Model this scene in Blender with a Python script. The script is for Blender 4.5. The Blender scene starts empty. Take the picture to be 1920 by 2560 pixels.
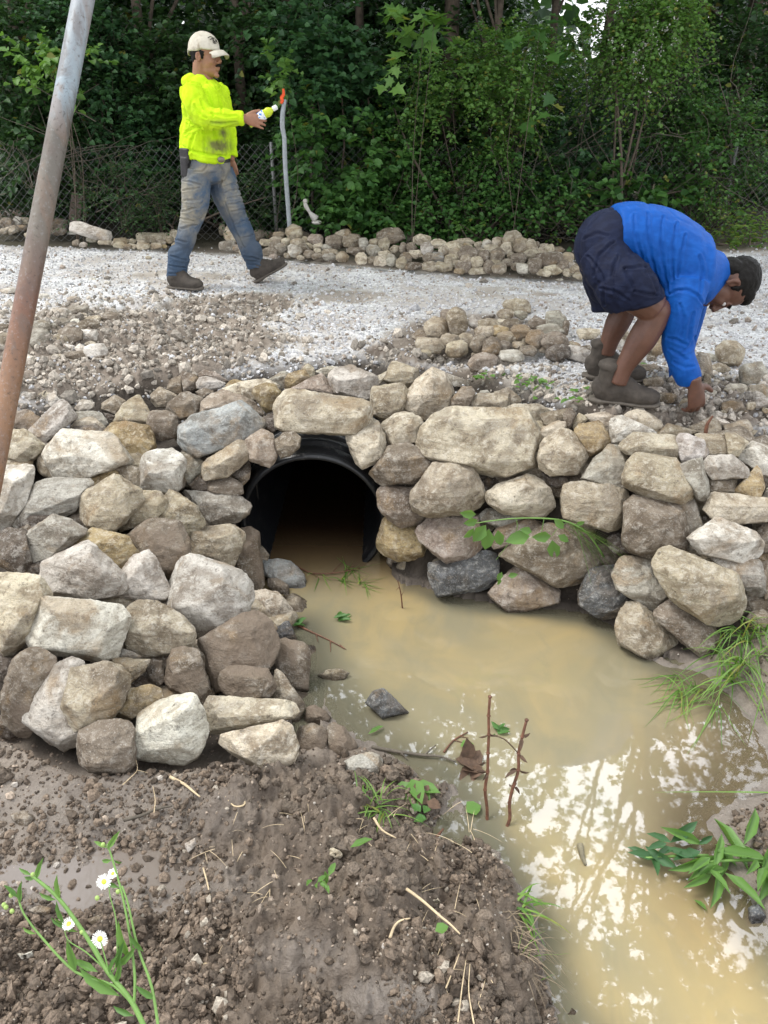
import bpy, bmesh, math, random
import numpy as np
from mathutils import Vector, Matrix
random.seed(7)
S = bpy.context.scene
COL = S.collection
# ---------------------------------------------------------------- camera model (pixels of the 1920x2560 photo)
TH = math.radians(28.0); F0 = 1900.0; CZ = 1.95
CT, ST = math.cos(TH), math.sin(TH)
def ray(px, py):
    u = (px - 960) / F0; v = (1280 - py) / F0
    return np.array([u, CT + v * ST, -ST + v * CT])
def atY(px, py, Y):
    d = ray(px, py); return np.array([0, 0, CZ]) + d * (Y / d[1])
def atZ(px, py, Z):
    d = ray(px, py); return np.array([0, 0, CZ]) + d * ((Z - CZ) / d[2])
def atF(px, py, Fd):
    return np.array([0, 0, CZ]) + ray(px, py) * Fd
def proj(P):
    P = np.asarray(P, float); q = P - np.array([0, 0, CZ])
    f = q[..., 1] * CT - q[..., 2] * ST
    up = q[..., 1] * ST + q[..., 2] * CT
    f = np.where(f < .05, .05, f)
    return 960 + F0 * q[..., 0] / f, 1280 - F0 * up / f
VR = np.array([1., 0, 0]); VU = np.array([0, ST, CT]); VF = np.array([0, CT, -ST])
def depF(P): return float(np.dot(np.asarray(P) - np.array([0, 0, CZ]), VF))

# ---------------------------------------------------------------- noise
def _h(ix, iy, iz, s):
    n = (ix * 374761393 + iy * 668265263 + iz * 2147483647 + s * 1274126177) & 0xFFFFFFFF
    n = ((n ^ (n >> 13)) * 1274126177) & 0xFFFFFFFF
    n = ((n ^ (n >> 16)) * 2246822519) & 0xFFFFFFFF
    return ((n ^ (n >> 15)) & 0xFFFFFF) / 16777215.0
def vnoise(P, s=0):
    P = np.asarray(P, float)
    i = np.floor(P).astype(np.int64); f = P - i; f = f * f * (3 - 2 * f)
    r = 0
    for dx in (0, 1):
        for dy in (0, 1):
            for dz in (0, 1):
                w = (f[:, 0] if dx else 1 - f[:, 0]) * (f[:, 1] if dy else 1 - f[:, 1]) * (f[:, 2] if dz else 1 - f[:, 2])
                r = r + w * _h(i[:, 0] + dx, i[:, 1] + dy, i[:, 2] + dz, s)
    return r * 2 - 1
def fbm(P, o=4, s=0):
    a = 1.; t = 0; q = np.asarray(P, float)
    for k in range(o):
        t = t + a * vnoise(q, s + k * 17); q = q * 2.03 + 11.3; a *= .5
    return t
def worley(P, s=0):
    P = np.asarray(P, float)[:, :2]; i = np.floor(P).astype(np.int64); best = np.full(len(P), 9.); cid = np.zeros(len(P))
    for dx in (-1, 0, 1):
        for dy in (-1, 0, 1):
            cx = i[:, 0] + dx; cy = i[:, 1] + dy
            fx = cx + _h(cx, cy, cx * 0, s + 1); fy = cy + _h(cx, cy, cx * 0, s + 2)
            d = (P[:, 0] - fx) ** 2 + (P[:, 1] - fy) ** 2
            m = d < best; best = np.where(m, d, best); cid = np.where(m, _h(cx, cy, cx * 0, s + 3), cid)
    return np.sqrt(best), cid
def sstep(a, b, x):
    t = np.clip((np.asarray(x, float) - a) / (b - a), 0, 1); return t * t * (3 - 2 * t)

# ---------------------------------------------------------------- object helpers
def mesh_np(name, V, Fc, mats, smooth=True, attrs=None, mi=None):
    """V (n,3); Fc (m,k) array of equal-size faces, or list of lists"""
    me = bpy.data.meshes.new(name)
    V = np.asarray(V, np.float32)
    if isinstance(Fc, np.ndarray):
        k = Fc.shape[1]; m = len(Fc)
        me.vertices.add(len(V)); me.vertices.foreach_set('co', V.ravel())
        me.loops.add(m * k); me.loops.foreach_set('vertex_index', Fc.astype(np.int32).ravel())
        me.polygons.add(m); me.polygons.foreach_set('loop_start', np.arange(0, m * k, k, dtype=np.int32))
        me.polygons.foreach_set('loop_total', np.full(m, k, np.int32))
    else:
        me.from_pydata([tuple(map(float, v)) for v in V], [], Fc)
    me.polygons.foreach_set('use_smooth', np.full(len(me.polygons), smooth, bool))
    if mi is not None: me.polygons.foreach_set('material_index', np.asarray(mi, np.int32))
    me.update(calc_edges=True)
    if attrs:
        for an, av in attrs.items():
            av = np.asarray(av, np.float32)
            if av.ndim == 1:
                a = me.attributes.new(an, 'FLOAT', 'POINT'); a.data.foreach_set('value', av)
            else:
                a = me.attributes.new(an, 'FLOAT_COLOR', 'POINT')
                if av.shape[1] == 3: av = np.concatenate([av, np.ones((len(av), 1), np.float32)], 1)
                a.data.foreach_set('color', av.ravel())
    for m_ in (mats if isinstance(mats, (list, tuple)) else [mats]):
        if m_: me.materials.append(m_)
    return me
def link(name, data, parent=None):
    o = bpy.data.objects.new(name, data); COL.objects.link(o)
    if parent is not None: o.parent = parent
    return o
def tag(o, label=None, cat=None, group=None, kind=None):
    if label: o['label'] = label
    if cat: o['category'] = cat
    if group: o['group'] = group
    if kind: o['kind'] = kind
    return o
def empty(name, loc=(0, 0, 0)):
    o = bpy.data.objects.new(name, None); COL.objects.link(o); o.location = Vector(loc); o.empty_display_size = .1
    return o
def obj(name, V, Fc, mat, parent=None, smooth=True, origin=None, attrs=None):
    """vertices given in world space; parent is an Empty/mesh with only a location"""
    V = np.asarray(V, float)
    if parent is not None:
        V = V - wloc(parent)
        o = link(name, mesh_np(name, V, Fc, mat, smooth, attrs), parent)
        if not hasattr(parent, '_x'): pass
    else:
        if origin is None:
            origin = np.array([(V[:, 0].min() + V[:, 0].max()) / 2, (V[:, 1].min() + V[:, 1].max()) / 2, V[:, 2].min()])
        o = link(name, mesh_np(name, V - origin, Fc, mat, smooth, attrs)); o.location = Vector(origin)
    return o
def wloc(o):
    p = np.zeros(3)
    while o is not None:
        p = p + np.array(o.location); o = o.parent
    return p
class MB:
    """collects pieces into one mesh"""
    def __init__(s): s.V = []; s.F = []; s.n = 0
    def add(s, V, Fc):
        V = np.asarray(V, float)
        s.F += [[int(i) + s.n for i in f] for f in Fc]; s.V.append(V); s.n += len(V); return s
    def build(s, name, mat, parent=None, smooth=True, origin=None):
        return obj(name, np.concatenate(s.V), s.F, mat, parent, smooth, origin)
def crom(P, n):
    P = np.asarray(P, float); m = len(P)
    if m < 3 or n <= 1: 
        if n <= 1: return P
    out = []
    for i in range(m - 1):
        p0 = P[max(i - 1, 0)]; p1 = P[i]; p2 = P[i + 1]; p3 = P[min(i + 2, m - 1)]
        for k in range(n):
            t = k / n
            out.append(.5 * ((2 * p1) + (-p0 + p2) * t + (2 * p0 - 5 * p1 + 4 * p2 - p3) * t * t + (-p0 + 3 * p1 - 3 * p2 + p3) * t ** 3))
    out.append(P[-1]); return np.array(out)
def loft(pts, ra, rb=None, up=(0, 0, 1), sides=12, sub=1, cap=True, wob=0.):
    """tube through pts with elliptical radii ra (along the frame's side axis) and rb (along its 'up' axis)"""
    pts = np.asarray(pts, float); n0 = len(pts)
    ra = np.full(n0, float(ra)) if np.isscalar(ra) else np.asarray(ra, float)
    rb = ra if rb is None else (np.full(n0, float(rb)) if np.isscalar(rb) else np.asarray(rb, float))
    up = np.asarray(up, float)
    ups = np.tile(up, (n0, 1)) if up.ndim == 1 else up
    if sub > 1:
        A = crom(np.concatenate([pts, ra[:, None], rb[:, None], ups], 1), sub)
        pts, ra, rb, ups = A[:, :3], np.abs(A[:, 3]), np.abs(A[:, 4]), A[:, 5:8]
    n = len(pts); V = []
    T = np.gradient(pts, axis=0); T /= np.linalg.norm(T, axis=1)[:, None] + 1e-9
    circ = np.allclose(ra, rb); a = np.cross(ups[0], T[0])
    if np.linalg.norm(a) < .05: a = np.cross([.13, .9, .3], T[0])
    for i in range(n):
        if circ: a = a - T[i] * (a @ T[i])          # carried along the path, so that round limbs never twist
        else:
            a2 = np.cross(ups[i], T[i]); a = a2 if np.linalg.norm(a2) > .05 else a - T[i] * (a @ T[i])
        a = a / np.linalg.norm(a); b = np.cross(T[i], a)
        for k in range(sides):
            t = 2 * math.pi * k / sides
            r = 1 + wob * math.sin(3 * t + i * .7)
            V.append(pts[i] + a * ra[i] * math.cos(t) * r + b * rb[i] * math.sin(t) * r)
    Fc = [[i * sides + k, i * sides + (k + 1) % sides, (i + 1) * sides + (k + 1) % sides, (i + 1) * sides + k] for i in range(n - 1) for k in range(sides)]
    if cap:
        V.append(pts[0] - T[0] * min(ra[0], rb[0]) * .35); V.append(pts[-1] + T[-1] * min(ra[-1], rb[-1]) * .35)
        c0, c1 = len(V) - 2, len(V) - 1
        Fc += [[(k + 1) % sides, k, c0] for k in range(sides)]
        Fc += [[(n - 1) * sides + k, (n - 1) * sides + (k + 1) % sides, c1] for k in range(sides)]
    return np.array(V), Fc
_ico = {}
def ico(l):
    if l not in _ico:
        bm = bmesh.new(); bmesh.ops.create_icosphere(bm, subdivisions=l, radius=1)
        V = np.array([v.co[:] for v in bm.verts]); Fc = np.array([[v.index for v in f.verts] for f in bm.faces])
        bm.free(); _ico[l] = (V / np.linalg.norm(V, axis=1)[:, None], Fc)
    return _ico[l]
def ball(c, r, l=2, R=None):
    V, Fc = ico(l); r = np.asarray(r if not np.isscalar(r) else [r] * 3, float)
    V = V * r
    if R is not None: V = V @ np.asarray(R).T
    return V + np.asarray(c), Fc.tolist()
def box(c, d, R=None, bev=0):
    c = np.asarray(c, float); d = np.asarray(d, float) / 2
    bm = bmesh.new(); bmesh.ops.create_cube(bm, size=2)
    for v in bm.verts: v.co = Vector(np.array(v.co) * d)
    if bev: bmesh.ops.bevel(bm, geom=bm.edges[:], offset=bev, segments=2, affect='EDGES', profile=.6)
    V = np.array([v.co[:] for v in bm.verts]); bm.verts.index_update(); Fc = [[v.index for v in f.verts] for f in bm.faces]; bm.free()
    if R is not None: V = V @ np.asarray(R).T
    return V + c, Fc

# ---------------------------------------------------------------- material helpers
def newmat(name):
    m = bpy.data.materials.new(name); m.use_nodes = True; nt = m.node_tree; nt.nodes.clear()
    out = nt.nodes.new('ShaderNodeOutputMaterial'); b = nt.nodes.new('ShaderNodeBsdfPrincipled')
    nt.links.new(b.outputs[0], out.inputs[0]); return m, nt, b, out
class NT:
    def __init__(s, nt): s.nt = nt
    def n(s, t, **k):
        nd = s.nt.nodes.new('ShaderNode' + t)
        for a, v in k.items():
            if a.startswith('i_'):
                key = a[2:]; key = int(key) if key.isdigit() else key.replace('_', ' ')
                nd.inputs[key].default_value = v
            else: setattr(nd, a, v)
        return nd
    def l(s, a, b): s.nt.links.new(a, b)
    def noise(s, sc, det=4, rough=.6, co=None, dist=0.):
        nd = s.n('TexNoise'); nd.inputs['Scale'].default_value = sc; nd.inputs['Detail'].default_value = det; nd.inputs['Roughness'].default_value = rough; nd.inputs['Distortion'].default_value = dist
        if co is not None: s.l(co, nd.inputs['Vector'])
        return nd.outputs['Fac']
    def ramp(s, fac, stops):
        r = s.n('ValToRGB'); e = r.color_ramp.elements
        while len(e) < len(stops): e.new(.5)
        for i, (p, c) in enumerate(stops):
            e[i].position = p; e[i].color = (c, c, c, 1) if np.isscalar(c) else (*c, 1)
        s.l(fac, r.inputs[0]); return r.outputs[0]
    def mix(s, a, b, f, mode='MIX'):
        m = s.n('Mix', data_type='RGBA', blend_type=mode)
        for v, i in ((f, 0), (a, 6), (b, 7)):
            if hasattr(v, 'is_output'): s.l(v, m.inputs[i])
            elif i == 0: m.inputs[0].default_value = v
            else: m.inputs[i].default_value = (v, v, v, 1) if np.isscalar(v) else (*v[:3], 1)
        return m.outputs[2]
    def math(s, op, a, b=None, c=None):
        m = s.n('Math', operation=op)
        for i, v in enumerate((a, b, c)):
            if v is None: continue
            if hasattr(v, 'is_output'): s.l(v, m.inputs[i])
            else: m.inputs[i].default_value = v
        return m.outputs[0]
    def bump(s, h, strength=.5, dist=.01, prev=None):
        b = s.n('Bump'); b.inputs['Strength'].default_value = strength; b.inputs['Distance'].default_value = dist
        s.l(h, b.inputs['Height'])
        if prev is not None: s.l(prev, b.inputs['Normal'])
        return b.outputs[0]
def simple(name, col, rough=.6, nz=30, var=.25, bump=.3, bd=.004, metal=0., spec=.5, obj_co=True):
    m, nt, b, out = newmat(name); N = NT(nt)
    tc = N.n('TexCoord'); co = tc.outputs['Object']
    f = N.noise(nz, 5, .65, co)
    c = N.mix(tuple(np.array(col) * (1 - var)), tuple(np.minimum(np.array(col) * (1 + var), 1)), N.ramp(f, [(.3, 0.), (.7, 1.)]))
    N.l(c, b.inputs['Base Color']); b.inputs['Roughness'].default_value = rough; b.inputs['Metallic'].default_value = metal
    b.inputs['Specular IOR Level'].default_value = spec
    if bump: N.l(N.bump(f, bump, bd), b.inputs['Normal'])
    return m
# ---------------------------------------------------------------- camera, light, sky
cam = bpy.data.objects.new('camera', bpy.data.cameras.new('camera')); COL.objects.link(cam)
cam.location = (0, 0, CZ); cam.rotation_euler = (math.radians(90) - TH, 0, 0)
cam.data.sensor_fit = 'VERTICAL'; cam.data.sensor_height = 36; cam.data.lens = 36 * F0 / 2560; cam.data.clip_end = 500; cam.data.clip_start = .05
S.camera = cam
GLOW_EL, GLOW_AZ = math.radians(50), math.radians(16)      # azimuth from +Y towards +X
sd = Vector((math.sin(GLOW_AZ) * math.cos(GLOW_EL), math.cos(GLOW_AZ) * math.cos(GLOW_EL), math.sin(GLOW_EL)))
sun = bpy.data.objects.new('sun', bpy.data.lights.new('sun', 'SUN')); COL.objects.link(sun)
sun.data.energy = 1.9; sun.data.angle = math.radians(22); sun.data.color = (1, .97, .92)
LD = Vector((math.sin(math.radians(-78)) * math.cos(math.radians(60)), math.cos(math.radians(-78)) * math.cos(math.radians(60)), math.sin(math.radians(60))))
sun.rotation_euler = LD.to_track_quat('Z', 'Y').to_euler()
W = bpy.data.worlds.new('World'); S.world = W; W.use_nodes = True; nt = W.node_tree; nt.nodes.clear(); N = NT(nt)
sky = N.n('TexSky', sky_type='NISHITA', sun_disc=False); sky.sun_elevation = math.asin(LD.z); sky.sun_rotation = math.atan2(LD.x, LD.y)
sky.dust_density = 4; sky.air_density = 1.5; sky.ozone_density = 1
bw = N.n('RGBToBW'); N.l(sky.outputs[0], bw.inputs[0])
tc = N.n('TexCoord'); cl = N.noise(2.2, 5, .55, tc.outputs['Generated'])
cloud = N.mix((8.5, 8.7, 9.2), (12, 12.2, 12.6), N.ramp(cl, [(.35, 0.), (.65, 1.)]))
skyc = N.mix(sky.outputs[0], cloud, .88)                  # a closed, pale cloud cover
dt = N.n('VectorMath', operation='DOT_PRODUCT'); N.l(tc.outputs['Generated'], dt.inputs[0]); dt.inputs[1].default_value = tuple(sd)
gl = N.ramp(dt.outputs['Value'], [(.72, 0.), (.88, .4), (.98, 1.)]); skyc = N.mix(skyc, (44, 46, 50), gl)  # bright sky patch added to whiten the pool's reflection, apart from the sun
bg = N.n('Background'); N.l(skyc, bg.inputs[0]); bg.inputs[1].default_value = .1
wo = N.n('OutputWorld'); N.l(bg.outputs[0], wo.inputs[0])
S.view_settings.view_transform = 'Standard'; S.view_settings.look = 'None'; S.view_settings.gamma = 1; S.view_settings.exposure = 0.76
S.cycles.max_bounces = 6; S.cycles.diffuse_bounces = 3; S.cycles.glossy_bounces = 3; S.cycles.transmission_bounces = 5; S.cycles.transparent_max_bounces = 8
S.cycles.use_denoising = True
# ---------------------------------------------------------------- control points: (px, py, z) or (px, py, None, Y)
CP = [
 (0,700,.74),(250,720,.74),(0,860,.74),(200,900,.72),(350,930,.7),(450,950,.68),(0,1060,.62),(150,1080,.6),(300,1040,.62),(450,1000,.66),(600,960,.7),
 (0,1300,.45),(200,1300,.45),(400,1300,.42),(0,1600,.3),(200,1600,.3),(400,1600,.25),(550,1500,.25),(100,1450,.38),(0,1450,.4),(300,1480,.34),
 (0,1830,.14),(200,1920,.12),(400,1900,.12),(650,1930,.1),(740,1900,.06),(600,1700,.13),(600,1580,.18),(700,1600,.08),(800,1870,.05),(740,1700,.05),
 (560,1300,None,2.98),(500,1150,None,3.15),(420,1050,None,3.35),(600,1060,None,3.25),(640,1000,None,3.35),(800,1030,None,3.3),(950,1060,None,3.3),(1200,1100,None,3.2),
 (1050,1300,None,3.0),(980,1380,None,3.08),(1050,1470,0),(950,1410,0),(1250,1520,0),(1400,1100,None,3.12),(1600,1150,None,3.0),(1850,1150,None,2.9),(1250,1300,None,2.98),
 (1400,1300,None,2.9),(1650,1300,None,2.78),(1850,1300,None,2.75),(1450,1540,0),(1400,1420,None,2.82),(1600,1600,0),(1640,1650,0),(1700,1500,None,2.5),(1850,1480,None,2.52),
 (1900,1600,.12),(1750,1650,.02),(640,1450,0),(600,1400,None,2.93),(700,1440,.02),(770,1490,0),(765,1560,0),(780,1680,0),(830,1800,0),(950,1890,0),
 (0,1950,.12),(250,2000,.11),(450,2050,.11),(0,2200,.07),(250,2200,.072),(480,2180,.078),(550,2100,.12),(700,2050,.17),(850,2000,.14),(900,2100,.17),(700,2250,.2),(900,2300,.22),
 (1100,2300,.17),(1200,2450,.18),(600,2400,.17),(300,2400,.13),(100,2450,.13),(900,2500,.2),(980,1950,.05),(1110,1965,.02),(1060,2040,.05),(1110,2090,-.02),(1190,2060,-.02),
 (1040,2120,.1),(1180,2160,.05),(1195,2125,0),(1300,2230,0),(1330,2330,0),(1380,2480,0),(1400,2560,0),(1250,2300,.1),(1290,2450,.12),
 (900,1620,-.12),(1100,1700,-.15),(1400,1800,-.15),(1300,2000,-.15),(1500,2200,-.15),(1600,2500,-.15),(900,1500,-.12),(1300,1620,-.12),(1600,1750,-.08),(1700,1850,-.1),(1000,1850,-.05),(1200,1900,-.14),
 (1840,1700,.02),(1920,1720,.06),(1920,1560,.2),(1800,1900,-.04),(1850,1980,-.006),(1790,2050,.01),(1880,2080,.025),(1920,2150,.03),(1860,2205,.0),(1770,2150,-.01),(1700,2080,-.03),
 (1920,2320,0),(1800,2300,-.06),(1920,2240,.03),
 (500,900,.74),(800,800,.73),(1200,800,.73),(1500,900,.73),(1850,900,.73),(1700,1050,.72),(1850,1060,.7),(1350,990,.73),(700,900,.74),(950,880,.74),(300,800,.74),(600,700,.73),(1000,720,.73),
 (1500,730,.72),(1850,750,.72),(200,650,.73),(700,950,.74),(900,930,.74),(1150,990,.74),(1400,1040,.74),(1600,1090,.72),(1850,1110,.7),
 (750,648,.72),(600,628,.72),(400,622,.72),(200,612,.72),(0,600,.72),(1000,672,.72),(1200,686,.72),(1400,692,.72),(1500,700,.72),
 (1080,822,.83),(1230,815,.85),(1350,850,.80),(1000,860,.745),(1150,905,.735),(1300,912,.735),(1450,900,.735),(700,592,.83),(950,592,.85),(1100,605,.87),(1280,603,.89),(1430,640,.81),(400,605,.75),(200,593,.75),(0,552,.84),
]
WCP = [(x, 8.6, .76) for x in (-7, -4, -2, 0, 2, 4, 7)] + [(x, 13, .8) for x in (-10, -3, 3, 10)] + [(x, 30, .8) for x in (-30, 0, 30)] + [(x, 70, .8) for x in (-60, 0, 60)] + [
 (-6, 6, .74), (6, 6, .74), (-6, 4, .74), (6, 4, .74), (-3.5, 2.5, .55), (-2.2, 1.5, .28), (-3, .3, .35), (-2, -1, .3), (0, 0, .2), (0, -2, .25), (.4, .3, .1), (.45, -1.5, .05), (1.0, .3, -.12), (1.0, -2, -.12), (1.8, .3, .03), (2.4, 1.2, .15), (1.9, -2, .2),
 (3, 0, .4), (3.5, 2, .45), (3.2, 2.9, .7), (-30, 0, .7), (30, 0, .7), (0, -20, .6), (-20, -20, .6), (20, -20, .6), (-60, -30, .7), (60, -30, .7)]
cpP = []; cpW = []
for c in CP:
    w = atZ(c[0], c[1], c[2]) if c[2] is not None else atY(c[0], c[1], c[3])
    cpP.append((c[0], c[1])); cpW.append(w)
for c in ((700,592,.83),(950,592,.85),(1100,605,.87),(1280,603,.89),(1430,640,.81),(0,552,.84)):      # the ground drops again behind the long heap
    w = atZ(*c); WCP.append((w[0] * 1.06, w[1] + .45, .70))
cpP = np.array(cpP, float); cpA = np.array(cpW); cpW = np.concatenate([cpA, np.array(WCP, float)])
def rbf_fit(X, y, reg=1e-4):
    D = np.linalg.norm(X[:, None] - X[None], axis=2); n = len(X)
    A = np.zeros((n + 3, n + 3)); A[:n, :n] = D + np.eye(n) * reg * 0; A[:n, n] = 1; A[:n, n + 1:] = X; A[n, :n] = 1; A[n + 1:, :n] = X.T
    return np.linalg.lstsq(A, np.concatenate([y, np.zeros(3)]), rcond=None)[0]
def rbf_eval(X, w, Q):
    Q = np.atleast_2d(np.asarray(Q, float)); out = np.zeros(len(Q))
    for s in range(0, len(Q), 50000):
        q = Q[s:s + 50000]; D = np.linalg.norm(q[:, None] - X[None], axis=2)
        out[s:s + 50000] = D @ w[:len(X)] + w[len(X)] + q @ w[len(X) + 1:]
    return out
wH = rbf_fit(cpW[:, :2], cpW[:, 2])
wY = rbf_fit(cpP / 1000., cpA[:, 1])
def H0(X, Y): return rbf_eval(cpW[:, :2], wH, np.stack([np.ravel(X), np.ravel(Y)], 1))
def rayground(px, py):
    t = np.linspace(1.2, 16, 260); d = ray(px, py); P = np.array([0, 0, CZ]) + t[:, None] * d
    h = P[:, 2] - H0(P[:, 0], P[:, 1]); i = np.argmax(h < 0)
    if h[i] >= 0: return 9.
    i = max(i, 1); f = h[i - 1] / (h[i - 1] - h[i]); return float(P[i - 1, 1] + f * (P[i, 1] - P[i - 1, 1]))
def surfY(px, py): return float(rbf_eval(cpP / 1000., wY, [[px / 1000., py / 1000.]])[0])
def blob(px, py, cx, cy, rx, ry, soft=.5):
    d = np.sqrt(((px - cx) / rx) ** 2 + ((py - cy) / ry) ** 2); return 1 - sstep(1 - soft, 1 + soft, d)
WALL_T = ([-600, 0, 300, 450, 700, 900, 1150, 1400, 1600, 1920, 2600], [1060, 1050, 985, 965, 935, 905, 950, 1020, 1070, 1090, 1150])
WALL_B = ([-600, 0, 200, 400, 650, 790, 860, 1000, 1250, 1500, 1700, 1920, 2600], [1800, 1830, 1920, 1900, 1930, 1840, 1400, 1440, 1520, 1570, 1640, 1560, 1560])
def zones(X, Y, Z):
    px, py = proj(np.stack([X, Y, Z], 1))
    vis = (Y > .3)
    nz = fbm(np.stack([X * 1.3, Y * 1.3, X * 0], 1), 4, 5)
    nf = fbm(np.stack([X * 5, Y * 5, X * 0], 1), 4, 9)
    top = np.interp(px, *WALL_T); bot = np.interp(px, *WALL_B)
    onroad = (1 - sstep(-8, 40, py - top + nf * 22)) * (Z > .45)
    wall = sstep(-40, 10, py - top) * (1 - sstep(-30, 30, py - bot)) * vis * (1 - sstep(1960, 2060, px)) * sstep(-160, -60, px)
    dirt = np.maximum.reduce([blob(px, py, 330, 850, 360, 95), blob(px, py, 560, 765, 200, 28), blob(px, py, 150, 930, 400, 70), blob(px, py, 1720, 1010, 260, 75), blob(px, py, 1060, 880, 160, 30), blob(px, py, 1250, 960, 200, 50) * .6])
    dust = np.maximum.reduce([blob(px, py, 450, 700, 150, 30) * .7, blob(px, py, 800, 745, 330, 22) * .8, blob(px, py, 1150, 730, 330, 22) * .6, blob(px, py, 550, 840, 230, 60) * .9, blob(px, py, 1750, 800, 260, 40) * .35])
    gravel = onroad * (1 - sstep(.25, .8, dirt + nf * .30 + np.clip(nz, 0, 1) * .25)) * (1 - .75 * sstep(.2, .9, dust + nf * .3)) * (1 - sstep(7.6, 8.6, Y))
    wet = np.maximum.reduce([blob(px, py, 250, 2210, 360, 75), blob(px, py, 230, 2020, 380, 110) * .75, blob(px, py, 980, 2500, 160, 60) * .9, blob(px, py, 760, 2390, 120, 60) * .6, 1 - sstep(.0, .035, Z)]) * (Z < .45)
    fresh = sstep(-.1, .5, blob(px, py, 850, 2180, 420, 220) + blob(px, py, 1100, 2420, 330, 200) + blob(px, py, 400, 2480, 600, 150) + nz * .25) * (Z < .4)
    base_ = np.interp(px, [-900, 0, 400, 600, 750, 1000, 1200, 1470, 1560, 1920, 3000], [596, 603, 620, 630, 648, 670, 686, 700, 640, 628, 620])
    heapm = np.maximum((1 - sstep(-2, 12, py - base_)) * sstep(530, 560, py) * (px < 1540), blob(px, py, 1190, 845, 215, 62, .3)) * onroad
    gravel = gravel * sstep(-6, 10, py - base_) * (1 - heapm)
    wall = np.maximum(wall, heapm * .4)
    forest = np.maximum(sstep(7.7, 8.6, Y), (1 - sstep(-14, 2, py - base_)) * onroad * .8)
    return px, py, onroad, wall, dirt, dust, gravel, wet, fresh, forest
PIPE_C = atY(782, 1279, 3.15) - np.array([0, 0, .055]); PR = .335
def Hfull(X, Y, detail=True):
    X = np.ravel(X); Y = np.ravel(Y); Z = H0(X, Y)
    if not detail: return Z
    px, py, onroad, wall, dirt, dust, gravel, wet, fresh, forest = zones(X, Y, Z)
    P = np.stack([X, Y, X * 0], 1); near = (1 - sstep(3.0, 4.5, Y))
    w1, _ = worley(P * 16 + fbm(P * 9, 2, 3)[:, None] * .5, 4); w2, _ = worley(P * 42, 6); w3, _ = worley(P * 90 + fbm(P * 30, 2, 8)[:, None] * .4, 16)
    f1 = fbm(P * 7, 5, 2); f2 = fbm(P * 45, 3, 12)
    mud = ((Z < .45) & (Y < 3.6))
    rough = mud * np.clip(fresh + .12 - wet * .6, .06, 1) * (1 - wall) * (1 - sstep(1.2, 3., np.abs(X)) * .0)
    Z = Z + rough * ((.55 - w1) * .040 + (.5 - w2) * .022 + f1 * .040 + f2 * .012 + (.5 - w3) * .010) * sstep(-.06, .02, Z)
    Z = Z + mud * (1 - wall) * wet * (f1 * .004 + f2 * .0025 + (.5 - w2) * .003) + mud * f1 * .006
    Z = Z + (~mud) * (f1 * .010 + f2 * .003) + onroad * sstep(.2, .8, dirt) * ((.5 - w1) * .05 + f1 * .035 + (.5 - w2) * .022)
    Z = np.where(Z > .05, np.maximum(Z - wall * .15, .03), Z - wall * .15 * (Z > -.05))
    Z = np.where(Z < -.03, Z - .05, Z)
    t = (np.abs(X - PIPE_C[0]) < PR + .03) & (Y > 2.95) & (Y < 3.5)      # trench in front of and under the pipe mouth
    Z = np.where(t, np.minimum(Z, -.12), Z)
    return Z
# grid: spacing grows with distance
ys = [-40, -20, -10, -5, -3, -2, -1.2, -.6, -.2, .1]; y = .3
while y < 9.5: ys.append(y); y += .0046 * (y + .35) ** 1.0 + (.0015)
while y < 150: ys.append(y); y *= 1.12
ys = np.array(ys)
NX = 620; t = np.linspace(-1, 1, NX); t = t * .62 + .38 * t ** 5
GX = t[None, :] * (np.maximum(ys, .3)[:, None] * 1.0 + 1.15) * np.where(ys > 9.5, 1 + (ys - 9.5) * .05, 1)[:, None]
GX = np.where((ys < .3)[:, None], t[None, :] * (1.45 + np.abs(ys)[:, None] * 1.5), GX)
GY = np.repeat(ys[:, None], NX, 1); GZ = Hfull(GX, GY).reshape(GX.shape)
V = np.stack([GX.ravel(), GY.ravel(), GZ.ravel()], 1); ny = len(ys)
idx = np.arange(ny * NX).reshape(ny, NX)
Fc = np.stack([idx[:-1, :-1].ravel(), idx[:-1, 1:].ravel(), idx[1:, 1:].ravel(), idx[1:, :-1].ravel()], 1)
cc = V[Fc].mean(1)
hole = (np.abs(cc[:, 0] - PIPE_C[0]) < PR * .93) & (cc[:, 1] > 3.2) & (cc[:, 1] < 3.75) & (cc[:, 2] < .56) & (cc[:, 2] > -.5)
Fc = Fc[~hole]
px, py, onroad, wall, dirt, dust, gravel, wet, fresh, forest = zones(V[:, 0], V[:, 1], V[:, 2])
zone = np.stack([gravel, wet, fresh], 1)
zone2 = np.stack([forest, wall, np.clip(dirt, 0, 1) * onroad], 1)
print('terrain', V.shape, ny)

# ground material
mG, nt, b, out = newmat('ground_soil_gravel'); N = NT(nt)
geo = N.n('NewGeometry'); co = geo.outputs['Position']
a1 = N.n('Attribute', attribute_name='zone'); s1 = N.n('SeparateColor'); N.l(a1.outputs['Color'], s1.inputs[0])
a2 = N.n('Attribute', attribute_name='zone2'); s2 = N.n('SeparateColor'); N.l(a2.outputs['Color'], s2.inputs[0])
n1 = N.noise(9, 8, .7, co); n2 = N.noise(70, 5, .7, co); n3 = N.noise(2.3, 6, .6, co)
soil = N.mix((.15, .12, .095), (.33, .28, .23), N.ramp(n1, [(.35, 0.), (.68, 1.)]))
soil = N.mix(soil, (.36, .31, .25), N.ramp(n2, [(.62, 0.), (.78, 1.)]))
fsoil = N.mix((.078, .058, .042), (.20, .155, .115), N.ramp(n1, [(.33, 0.), (.7, 1.)]))
fsoil = N.mix(fsoil, (.24, .19, .14), N.ramp(n2, [(.64, 0.), (.8, 1.)]))
soil = N.mix(soil, fsoil, s1.outputs[2])
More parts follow.
